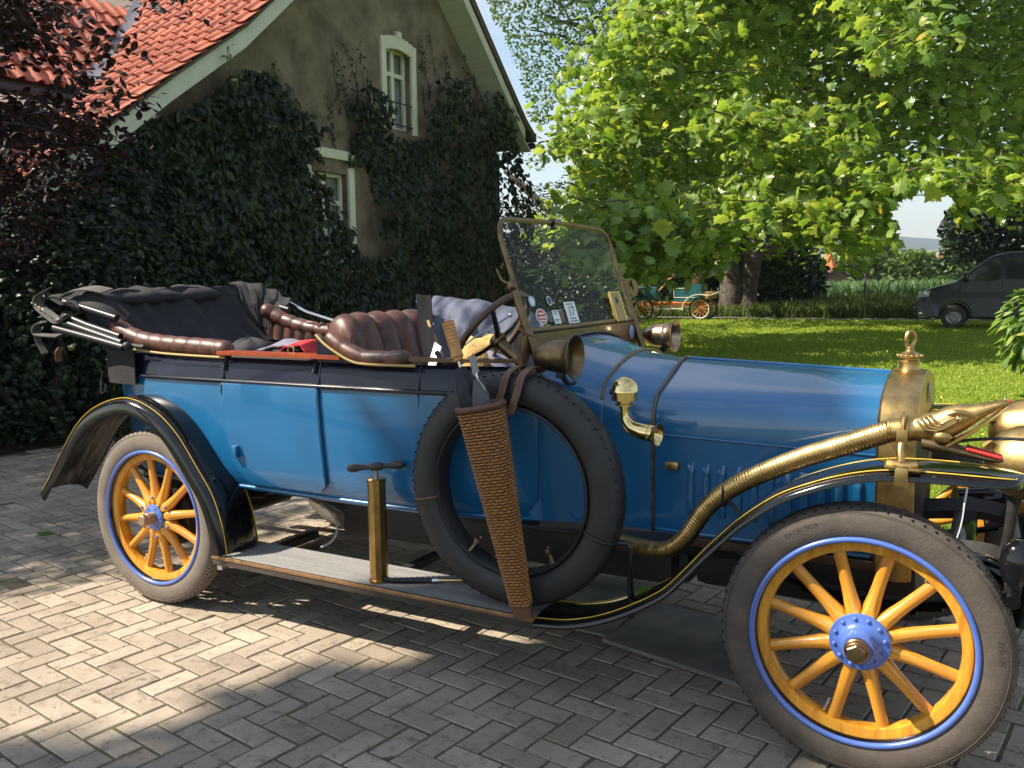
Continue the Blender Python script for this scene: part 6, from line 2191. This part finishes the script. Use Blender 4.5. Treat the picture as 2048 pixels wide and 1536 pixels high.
F1 = [(1120, 205), (1180, 150), (1240, 80), (1290, -90), (1520, -90), (1480, 120), (1440, 260), (1360, 330), (1290, 420), (1210, 400), (1160, 400), (1155, 320), (1130, 265)]      # sunlit left side
F2 = [(1440, -90), (2250, -90), (2250, 380), (2030, 360), (1930, 330), (1850, 330), (1700, 400), (1500, 420), (1380, 380), (1440, 200)]
F3 = [(1130, 400), (1300, 400), (1490, 390), (1480, 430), (1420, 470), (1370, 480), (1320, 500), (1280, 525), (1230, 520), (1170, 480), (1150, 460)]                            # low sprays
F4 = [(1560, 380), (1820, 340), (1890, 340), (1880, 400), (1800, 410), (1760, 460), (1700, 485), (1640, 470), (1580, 440)]
F5 = [(1880, 330), (2120, 300), (2120, 400), (2000, 385), (1930, 360)]
P, N, A, C = sprays([(F1, 150, 16.5, 22), (F2, 190, 19.5, 27), (F3, 40, 17, 22), (F3, 30, 14.2, 16.2), (F4, 40, 14.5, 17), (F5, 18, 14.5, 17.5), ([(1470, 230), (1640, 200), (1720, 240), (1640, 300), (1500, 310)], 14, 15, 16.5), ([(1690, -40), (1830, -40), (1860, 60), (1760, 110), (1700, 60)], 10, 15, 17)], None, .90, (40, 62), .45)
px_, py_, w_ = view(P)
k = ~in_poly(np.column_stack([px_, py_]), GAP)
P, N, A = P[k], N[k], A[k]; px_, py_, w_ = px_[k], py_[k], w_[k]
sz = np.clip(RNG.lognormal(np.log(.165), .38, len(P)), .07, .33)
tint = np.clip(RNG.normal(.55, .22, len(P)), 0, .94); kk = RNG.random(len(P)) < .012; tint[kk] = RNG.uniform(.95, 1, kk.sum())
score = sz/w_*((px_ > 0) & (px_ < 2048) & (py_ > 0) & (py_ < 600))
big = np.argsort(-score)[:300]
cr_ = leaf_cloud('crown', np.delete(P, big, 0), np.delete(N, big, 0), np.delete(sz, big), PLANE_LEAF, L_PLANE, pt, np.delete(tint, big), along=np.delete(A, big, 0), kind='stuff')
cr_.matrix_parent_inverse = TINV
leaf_objects(P[big], N[big], sz[big], leaf_variants(PLANE_LEAF, L_PLANE, 7), pt, TINV, A[big])
g = G()
for a, b in C:
    e_ = view(np.array([a, b])); 
    if not in_poly(np.column_stack([e_[0], e_[1]]), GAP).any(): g.tube([a, (np.array(a) + b)/2 + V(0, 0, .05), b], [.018, .012, .006], 5)
g.build('twigs', BARK, pt, 60, kind='stuff').matrix_parent_inverse = TINV
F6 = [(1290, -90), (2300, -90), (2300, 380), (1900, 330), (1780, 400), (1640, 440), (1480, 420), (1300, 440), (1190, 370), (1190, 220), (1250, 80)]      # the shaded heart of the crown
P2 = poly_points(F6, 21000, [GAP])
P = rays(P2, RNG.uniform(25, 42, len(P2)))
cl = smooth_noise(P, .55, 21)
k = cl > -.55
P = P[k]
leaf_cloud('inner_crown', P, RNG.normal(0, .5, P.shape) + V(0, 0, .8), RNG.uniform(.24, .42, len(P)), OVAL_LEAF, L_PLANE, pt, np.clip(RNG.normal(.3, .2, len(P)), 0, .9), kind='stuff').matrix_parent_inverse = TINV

F7 = [(1290, -80), (1180, -300), (1250, -520), (1700, -560), (2200, -500), (2450, -250), (2450, 60), (2300, 300), (2300, -70)]      # the top, above the picture
P2 = np.concatenate([poly_points(F7, 7000), poly_points([(1310, -70), (1230, -350), (1350, -540), (1850, -540), (2000, -70)], 10500)])
P = rays(P2, np.concatenate([RNG.uniform(17, 34, 7000), RNG.uniform(18, 27, 10500)]))
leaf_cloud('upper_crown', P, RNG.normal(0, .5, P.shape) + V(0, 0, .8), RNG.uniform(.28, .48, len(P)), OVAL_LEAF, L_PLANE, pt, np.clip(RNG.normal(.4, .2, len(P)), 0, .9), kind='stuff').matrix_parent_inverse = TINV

# ---- oak behind the house
o0 = at(1150, 600, 44); o0[2] = 0
ok = thing('oak_tree', 'loose blue green oak showing sky between its boughs behind the gable', 'tree', tuple(o0))
OINV = Matrix.Translation(tuple(-o0))
FO = [(930, -90), (1260, -90), (1262, 40), (1225, 130), (1150, 160), (1110, 200), (1095, 250), (1060, 240), (1045, 150), (1000, 60)]
P2 = np.concatenate([poly_points(FO, 10000), poly_points([(1030, 285), (1075, 275), (1110, 300), (1090, 345), (1040, 330)], 240)])
P = rays(P2, RNG.uniform(38, 50, len(P2)))
k = smooth_noise(P, .75, 33) > -.12
P = P[k]
leaf_cloud('crown', P, RNG.normal(0, .6, P.shape) + V(0, 0, .8), RNG.uniform(.13, .24, len(P)), OVAL_LEAF, L_OAK, ok, np.clip(RNG.normal(.6, .25, len(P)), 0, 1), kind='stuff').matrix_parent_inverse = OINV
g = G(); g.tube(spline([o0, at(1160, 400, 44), at(1200, 200, 44), at(1230, 80, 44), at(1230, -60, 44)], 6), np.linspace(.5, .15, 25), 10)
g.build('trunk', BARK2, ok).matrix_parent_inverse = OINV
for a, b in (((1228, 110), (1060, 60)), ((1215, 150), (1090, 150)), ((1222, 100), (1110, 0)), ((1205, 190), (1120, 210)), ((1230, 40), (1010, -20)), ((1190, 230), (1060, 300)), ((1170, 60), (1080, 20))):
    g = G(); branch_mesh(g, at(*a, 44), at(*b, 43), .14, .03, .12, 8)
    g.build('limb', BARK2, ok).matrix_parent_inverse = OINV
# ------------------------------------------------------------------ across the lawn
# dark hedge behind the plane tree
def far_shrub(label, polys, n, m, size, d, group=None, name='far_bush', cat='bush'):
    q = np.array(polys)
    c = at(q[:, 0].mean(), q[:, 1].max(), d); 
    root = thing(name, label, cat, (c[0], c[1], 0), 0, group)
    inv = Matrix.Translation((-c[0], -c[1], 0))
    P2 = poly_points(polys, n)
    w = (q[:, 0].max() - q[:, 0].min())*d/FPX*.35
    P = rays(P2, d + RNG.uniform(-w, w, n))
    k = P[:, 2] > 0
    P = P[k]
    leaf_cloud('foliage', P, RNG.normal(0, .55, P.shape) + V(0, -.2, .8), RNG.uniform(*size, len(P)), OVAL_LEAF if n < 9000 else TINY_LEAF, m, root, np.clip(RNG.normal(.5, .25, len(P)) + .5*smooth_noise(P, 1.2, 9)*.5, 0, 1), kind='stuff').matrix_parent_inverse = inv
    g = G(); branch_mesh(g, (c[0], c[1], -.05), (c[0] + .2, c[1], max(.5, P[:, 2].max()*.7)), .12, .03)
    g.build('stem', BARK2, root).matrix_parent_inverse = inv
    return root
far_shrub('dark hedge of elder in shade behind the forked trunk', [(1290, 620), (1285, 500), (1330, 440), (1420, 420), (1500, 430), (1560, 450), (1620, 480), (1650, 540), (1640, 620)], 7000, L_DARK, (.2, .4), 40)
far_shrub('light green bush catching the sun beside the forked trunk', [(1515, 590), (1515, 500), (1545, 465), (1580, 480), (1600, 530), (1610, 590)], 1500, L_HEDGE, (.15, .3), 38)
bushes = [([(1600, 570), (1602, 530), (1640, 515), (1700, 510), (1720, 560), (1715, 575)], 'sunlit bush behind the little wooden hut'),
          ([(1690, 565), (1700, 510), (1740, 495), (1765, 510), (1770, 565)], 'sunlit bush behind the leaning pole'),
          ([(1765, 565), (1775, 525), (1815, 500), (1860, 505), (1880, 540), (1880, 565)], 'broad rounded bush beyond the maize beside the white cottage'),
          ([(1860, 565), (1870, 520), (1915, 500), (1955, 510), (1960, 565)], 'rounded bush beyond the maize behind the van windscreen'),
          ([(1945, 565), (1950, 515), (2000, 500), (2070, 505), (2090, 565)], 'rounded bush beyond the maize behind the van cab')]
for poly, lab in bushes:
    far_shrub(lab, poly, 2200, L_HEDGE, (.35, .8), 92, 'bushes beyond the maize field')
far_shrub('loose grey green willow behind the leaning pole', [(1680, 540), (1690, 480), (1720, 462), (1770, 465), (1795, 490), (1790, 540)], 1800, L_OAK, (.5, .9), 120, None, 'willow_tree', 'tree')
far_shrub('dark round tree standing behind the van', [(1888, 520), (1880, 470), (1895, 425), (1925, 395), (1980, 380), (2100, 360), (2110, 520)], 4200, L_DARK, (.25, .5), 52, None, 'round_tree', 'tree')
# tall grass and maize
def strip_pts(n, px0, px1, y0, y1):
    px = RNG.uniform(px0, px1, n); yy = y0 + (y1 - y0)*RNG.random(n)**1.3
    D = VD[None] + VR[None]*((px - 1024)/FPX)[:, None]
    t = (yy - CAM[1])/D[:, 1]
    return np.column_stack([CAM[0] + D[:, 0]*t, yy, np.zeros(n)]), t
P, t = strip_pts(30000, 1230, 2250, 30.8, 41)
grass('tall_grass', P, .55 + .25*smooth_noise(P, .5, 3) + .02*np.clip(P[:, 1] - 31, 0, 20), np.full(len(P), .018), L_TALL, .8, dict(kind='stuff', label='rough tall grass standing along the far side of the path', category='grass'))
P, t = strip_pts(15000, 1200, 2300, 44, 85)
grass('maize_field', P, 1.22 + 0*t, .045 + .0006*t, L_CORN, 1.0, dict(kind='stuff', label='blue green maize field beyond the tall grass', category='maize'))
sheet('maize_ground', -120, 120, 43.5, 110, -.03, TURF)
# leaning pole with a faded sign
b = at(1732, 615, 39); b[2] = 0
pole = thing('sign_pole', 'grey leaning pole with a faded blue sign in the tall grass', 'pole', tuple(b))
inv = Matrix.Translation(tuple(-b))
g = G(); top = at(1728, 462, 39); g.tube([b - V(0, 0, .1), (b + top)/2, top], [.07, .062, .055], 10)
g.build('post', mat('weathered_pole', (.20, .17, .14), .85, var=.3, vs=4), pole).matrix_parent_inverse = inv
g = G(); c = at(1719, 488, 38.9); g.box(tuple(c), (.45, .04, .60), rotm((0, 0, 1), .3), ch=.01)
g.build('sign', mat('faded_blue_sign', (.03, .06, .075), .8, var=.4, vs=3, spec=.2), pole).matrix_parent_inverse = inv
g = G(); c = (b*.35 + top*.65); g.tube([c - V(0, 0, .12), c + V(0, 0, .12)], .072, 10)
g.build('band', WHITE, pole).matrix_parent_inverse = inv
# little hut with two roofs and an orange tarpaulin
b = at(1655, 585, 84); b[2] = 0
hut = thing('wooden_hut', 'small brown wooden hut with dark gabled roofs by the maize', 'hut', tuple(b), YAW*.5)
for dx, w_, h_ in ((-1.3, 1.5, 1.9), (.75, 1.9, 2.2)):
    g = G(); g.prism([(-w_/2, 0), (w_/2, 0), (w_/2, h_*.7), (0, h_), (-w_/2, h_*.7)], (dx, 0, 0), (1, 0, 0), (0, 0, 1), -3.0)
    g.build('wall', mat('brown_hut_boards', (.11, .055, .035), .8, var=.3, vs=4), hut, 0)
    for s in (-1, 1):
        g = G(); g.slab([[(dx + s*.02, y, h_ + .10), (dx + s*(w_/2 + .25), y, h_*.7 - .05)] for y in (-.3, 3.2)], .08)
        g.build('roof', mat('dark_felt_roof', (.035, .03, .032), .9, var=.3), hut, 0)
g = G(); g.box((-.1, -.15, .55), (1.1, .1, 1.0), ch=.02); g.build('brick_panel', mat('red_brick_panel', (.30, .12, .08), .9, var=.2, vs=5), hut)
b = at(1656, 575, 87); b[2] = 0
g = G(); g.lathe((0, 0, 0), (0, 0, 1), [(1.55, 1.0), (1.2, 1.7), (.55, 3.0), (.12, 4.0), (.0, 4.05)], 7)
o = g.build('orange_tent', mat('orange_tarpaulin', (.50, .16, .05), .8, var=.25, vs=2), None, 0, label='pointed orange tarpaulin tent rising behind the wooden hut', category='tent')
o.location = tuple(b)
g = G(); g.tube([(0, 0, 0), (0, 0, 1.2)], .3, 6); g.build('tent_foot', MATS['orange_tarpaulin'], o)
# white cottage far beyond the maize
b = at(1778, 560, 210); b[2] = 0
cot = thing('white_cottage', 'white gabled cottage with grey roof far beyond the maize', 'cottage', tuple(b), YAW*.6)
g = G(); g.prism([(-2.6, 0), (2.6, 0), (2.6, 3.6), (0, 6.4), (-2.6, 3.6)], (0, 0, 0), (1, 0, 0), (0, 0, 1), -9)
g.build('wall', mat('white_wash', (.70, .70, .67), .8, var=.05), cot, 0)
for s in (-1, 1):
    g = G(); g.slab([[(s*.02, y, 6.6), (s*3.1, y, 3.3)] for y in (-.4, 9.3)], .15)
    g.build('roof', mat('grey_slate_roof', (.10, .10, .115), .8, var=.2), cot, 0)
for x in (-1.2, 1.2):
    g = G(); g.box((x, -.04, 2.2), (.9, .08, 1.2)); g.build('window', mat('dark_far_window', (.03, .035, .045), .3), cot, 0)
b = at(1850, 560, 260); b[2] = 0
vil = thing('far_farmhouse', 'low farmhouse with a rust red roof at the foot of the hill', 'house', tuple(b), YAW*.5)
g = G(); g.box((0, 4, 1.8), (22, 8, 3.6)); g.build('wall', MATS['white_wash'], vil, 0)
g = G(); g.prism([(-.5, 3.6), (8.5, 3.6), (4, 7.6)], (-11.3, 0, 0), (0, 1, 0), (0, 0, 1), 22.6)
g.build('roof', mat('rust_red_roof', (.36, .13, .075), .85, var=.2, vs=1), vil, 0)
# neighbour's brown roof beyond the gable corner
b = at(1030, 480, 36); b[2] = 0
nb = thing('neighbour_house', 'brown tiled roof of the neighbouring house past the gable corner', 'house', tuple(b))
ninv = Matrix.Translation(tuple(-b))
apex0, apex1 = at(1030, 352, 36), at(1000, 340, 40)
g = G()
e0, e1 = at(1112, 432, 37), at(1080, 440, 33)
R0, R1, E0, E1 = at(1035, 362, 36), at(1006, 345, 33.5), at(1110, 428, 37), at(1110, 446, 33.5)
rows = []
for t in np.linspace(0, 1, 22):
    a, c_ = R0 + (E0 - R0)*t, R1 + (E1 - R1)*t
    lift = V(0, 0, .05*(t*21 % 1))
    rows.append([tuple(a), tuple((a + c_)/2), tuple(c_)])
g.slab(rows, .12)
g.build('roof', mat('brown_ridge_tiles', (.16, .10, .08), .85, var=.25, vs=3, bump=.7, bs=8, stretch=(.3, .3, 6)), nb, 20).matrix_parent_inverse = ninv
g = G(); lo = at(960, 430, 36)
g.box((b[0] - 2.0, b[1] + .4, 1.6), (4.2, 3.6, 3.2)); g.build('wall', RENDER, nb, 0).matrix_parent_inverse = ninv
# wooded hill
WOOD = ground_mat('distant_woodland', [(.3, (.018, .035, .02)), (.7, (.035, .06, .03))], .02, .6, .08)
CROPS = ground_mat('distant_fields', [(.35, (.11, .17, .05)), (.55, (.26, .26, .09)), (.65, (.12, .19, .05))], .004, 0, 1)
def ridge(name, d, pts, m, thick, y0, kind='structure'):
    rows = []
    for px, py in pts:
        c = at(px, py, d); f = at(px, y0, d*.72); f[2] = -1
        bk_ = c + (c - CAM)*.25; bk_[2] = -1
        rows.append([tuple(f), tuple(f*.45 + c*.55 + V(0, 0, 2)), tuple(c), tuple(bk_)])
    g = G(); g.grid(rows)
    return g.build(name, m, None, 60, kind=kind)
xs = np.arange(-1500, 4200, 30)
ridge('wooded_hill', 2300, [(x, 470 - 9*sin(x/210 + 1.2) - 5*sin(x/83) + random.uniform(-1.0, 1.0)) for x in xs], WOOD, 0, 545)
ridge('field_slope', 1300, [(x, 500 - 3*sin(x/150)) for x in xs], CROPS, 0, 548)

# ------------------------------------------------------------------ vehicles across the lawn
def spoked(name, r, loc, parent, tyre, rimm):
    g = G(); g.tube([(r*.94*cos(a), 0, r*.94*sin(a)) for a in np.linspace(0, 2*pi, 41)[:-1]], r*.09, 8, closed=True)
    w = g.build(name, tyre, parent, 60); w.location = loc
    g = G(); g.tube([(r*.83*cos(a), 0, r*.83*sin(a)) for a in np.linspace(0, 2*pi, 41)[:-1]], r*.05, 8, closed=True)
    g.build('rim', rimm, w, 60)
    for k in range(12):
        a = 2*pi*k/12
        g = G(); g.tube([(r*.1*cos(a), 0, r*.1*sin(a)), (r*.8*cos(a), 0, r*.8*sin(a))], r*.035, 6)
        g.build('spoke', MATS['orange_lacquer'], w)
    g = G(); g.lathe((0, 0, 0), (0, -1, 0), [(0, -.06), (r*.17, -.05), (r*.17, .05), (r*.09, .09), (0, .09)], 14)
    g.build('hub', BRASS, w)
    return w
ORL = mat('orange_lacquer', (.60, .20, .07), .4, var=.1)
IVORY = mat('ivory_paint', (.66, .60, .48), .4, var=.05)
TEALP = mat('teal_coach_paint', (.02, .10, .12), .3, coat=.5)
b = at(1400, 600, 31.4); b[2] = 0
vc = thing('veteran_car', 'small veteran car with teal body and orange spoked wheels on the lawn', 'car', tuple(b), radians(4))
for x in (0, -2.1):
    for y in (0, 1.15):
        spoked('wheel', .39, (x, y, .39), vc, TYRE3, IVORY)
for y in (.2, .95):
    g = G(); g.box((-1.1, y, .55), (2.9, .06, .09), ch=.01); g.build('chassis_rail', ORL, vc)
g = G(); g.box((-1.0, .58, .62), (1.9, 1.0, .05), ch=.01); g.build('floor_board', ORL, vc)
g = G(); g.prism([(-.95, .66), (-.10, .66), (.02, .95), (.02, 1.28), (-.35, 1.30), (-.62, 1.15), (-.98, 1.15)], (0, .08, 0), (1, 0, 0), (0, 0, 1), -1.0)
g.build('body', TEALP, vc, 0)
g = G()
for a, c_ in (((-.97, 1.13), (-.60, 1.13)), ((-.97, .80), (-.97, 1.13)), ((-.97, .80), (-.2, .80))):
    g.tube([(a[0], .072, a[1]), (c_[0], .072, c_[1])], .012, 6)
g.build('coach_line', IVORY, vc, 0, kind='stuff')
g = G(); g.box((-.25, .58, 1.38), (.35, .95, .35), ch=.08); g.build('seat', STRAP, vc)
g = G(); g.box((.22, .5, .88), (.42, .7, .26), ch=.03); g.build('wicker_trunk', mat('tan_trunk', (.32, .17, .06), .7, var=.3, vs=12), vc)
for y in (-.08, 1.23):
    g = G(); g.tube(spline([(-.62, y, .35), (-.56, y, .62), (-.32, y, .86), (0, y, .93), (.32, y, .90), (.6, y, .98), (.75, y, 1.05)], 5), .09, 8, up=(0, 1, 0), flat=1.0) if 0 else g.slab([[tuple(p + V(0, -.09, 0)), tuple(p + V(0, .09, 0))] for p in spline([(-.62, y, .35), (-.56, y, .62), (-.32, y, .86), (0, y, .93), (.32, y, .90), (.6, y, .98), (.75, y, 1.05)], 5)], .03)
    g.build('mudguard', IVORY, vc)
    g = G(); g.box((-1.15, y + .05, .40), (1.1, .22, .04), ch=.01); g.build('step', IVORY, vc)
for a in ((.05, 1.72, .42, 1.78), (-.35, 1.62, .30, 1.66)):
    g = G(); g.tube([(a[0], .15, a[1]), (a[2], .12, a[3])], .05, 8); g.build('hood_bow', mat('brown_hood_leather', (.24, .15, .09), .6), vc)
g = G(); g.box((.22, .58, 1.62), (.5, .9, .16), rotm((0, 1, 0), -.3), ch=.06); g.build('folded_hood', mat('grey_hood_cloth', (.30, .27, .25), .8, var=.3, vs=6), vc)
g = G(); g.tube([(-1.75, .4, .9), (-1.2, .4, 1.5)], .03, 8); g.build('steering_column', BRASS, vc)
g = G(); g.tube([(-1.2 + .1*sin(a)*.7, .4 + .22*cos(a), 1.5 + .17*sin(a)) for a in np.linspace(0, 2*pi, 25)[:-1]], .022, 6, closed=True); g.build('steering_wheel', ORL, vc)
g = G(); g.box((-2.05, .58, .95), (.75, .62, .5), ch=.10); g.build('bonnet', TEALP, vc)
for y in (.2, .95):
    g = G(); g.lathe((-2.4, y, 1.05), (-1, 0, 0), [(0, -.12), (.09, -.08), (.12, 0), (.11, .04), (0, .04)], 16); g.build('headlamp', BRASS2, vc)

# van parked in the tree's shade
b = on(1829, 646, 1, 24.6); b[2] = 0
van = thing('delivery_van', 'dark blue grey van parked in the shade of the plane tree', 'van', tuple(b))
VP = mat('dark_blue_van_paint', (.010, .017, .028), .35, var=.08, coat=.3, spec=.3)
prof = [(.06, .30), (.0, .42), (-.02, .58), (.02, .78), (.10, .96), (.24, 1.08), (.55, 1.18), (.98, 1.30), (1.55, 1.76), (1.90, 2.00), (2.25, 2.08), (3.4, 2.10), (4.7, 2.08), (4.86, 1.95), (4.92, 1.2), (4.90, .45), (4.80, .30)]
arch = lambda cx: [(cx + .42, .30)] + [(cx + .42*cos(a), .36 + .42*sin(a)) for a in np.linspace(0, pi, 11)] + [(cx - .42, .30)]
outline = prof + arch(3.95) + arch(.98)
O_ = np.array(outline); cen = V(2.45, 1.15)
g = G()
rows = []
for t in (0, .015, .05, .12, .5, .88, .95, .985, 1):
    e = min(t, 1 - t)
    ins = 1 - .045*max(0, 1 - e/.12)**2
    taper = [1 - .0*z for x, z in outline]
    rows.append([(cen[0] + (x - cen[0])*(1 - (1 - ins)*.5), 1.92*t + (.10*(z - 1.15)/.95 if z > 1.15 else 0)*(1 - 2*t), cen[1] + (z - cen[1])*ins) for x, z in outline])
g.grid(rows, closev=True)
g.add(rows[0], [tuple(range(len(outline)))]); g.add(rows[-1], [tuple(range(len(outline)))[::-1]])
g.build('body', VP, van, 30)
WIND = mat('dark_car_glass', (.02, .025, .03), .08, coat=.5)
def vpanel(pts, m, name, y=-.004, parent=van):
    g = G(); g.slab([[(p[0], y + (.10*(p[1] - 1.15)/.95 if p[1] > 1.15 else 0), p[1]) for p in r] for r in pts], .012)
    return g.build(name, m, parent, 0)
vpanel([[(1.20, 1.34), (2.05, 1.34)], [(1.62, 1.72), (2.05, 1.80)], [(1.78, 1.86), (2.05, 1.92)]], WIND, 'side_window', -.012)
vpanel([[(2.2, 1.36), (3.3, 1.36)], [(2.2, 1.92), (3.3, 1.94)]], WIND, 'side_window', -.012)
vpanel([[(3.45, 1.36), (4.6, 1.36)], [(3.45, 1.94), (4.6, 1.92)]], WIND, 'side_window', -.012)
g = G(); g.slab([[(.985, y, 1.305), (1.55, y, 1.768), (1.88, y, 1.992)] for y in (.16, .96, 1.76)], -.012); g.build('windscreen', mat('painted_sky_glass', (.13, .22, .38), .08, coat=1.0), van, 0)  # sky reflection painted in as a blue glass colour
vpanel([[(.02, .86), (.34, .90)], [(.10, 1.0), (.38, 1.06)]], mat('headlamp_plastic', (.35, .38, .42), .15), 'headlamp', -.014)
g = G(); g.box((.02, .96, .50), (.16, 1.88, .22), ch=.05); g.build('bumper', mat('grey_bumper', (.03, .032, .034), .5), van)
vpanel([[(.10, .40), (.18, .40)], [(.10, .45), (.18, .45)]], WHITE, 'fog_lamp', -.03)
for x in (1.12, 2.12, 3.38):
    g = G(); g.box((x, -.006, .95), (.012, .01, 1.0)); g.build('door_gap', INK, van, 0)
g = G(); g.box((1.25, -.16, 1.42), (.12, .2, .26), ch=.04); g.build('mirror', BLACK, van)
vpanel([[(.5, .86), (4.85, .86)], [(.5, 1.0), (4.85, 1.0)]], mat('navy_side_stripe', (.02, .03, .05), .4), 'side_stripe', -.009)
for x in (.98, 3.95):
    for y in (.02, 1.70):
        g = G(); g.lathe((x, y + .2, .33), (0, -1, 0), [(.20, 0), (.30, 0), (.33, .03), (.33, .17), (.30, .2), (.20, .2)], 28, closed=True)
        w = g.build('wheel', TYRE3, van)
        g = G(); g.lathe((x, y + .2, .33), (0, -1, 0), [(0, .14), (.06, .16), (.14, .15), (.20, .19), (.20, .02), (0, .02)], 20); g.build('hub_cap', mat('grey_alloy', (.25, .25, .26), .4, .8), w)

# ------------------------------------------------------------------ summer haze between the yard and the hill
g = G(); g.box((0, 1700, 110), (7000, 5200, 224))
hz = g.build('haze', None, None, 0, kind='stuff')
hm = bpy.data.materials.new('thin_summer_haze'); hm.use_nodes = True
hn, hl_ = hm.node_tree.nodes, hm.node_tree.links
hn.remove(hn['Principled BSDF'])
pv = hn.new('ShaderNodeVolumePrincipled')
pv.inputs['Color'].default_value = (.72, .82, .95, 1)
pv.inputs['Density'].default_value = 0.00030
pv.inputs['Anisotropy'].default_value = 0.3
hl_.new(pv.outputs[0], hn['Material Output'].inputs['Volume'])
hz.data.materials.append(hm)
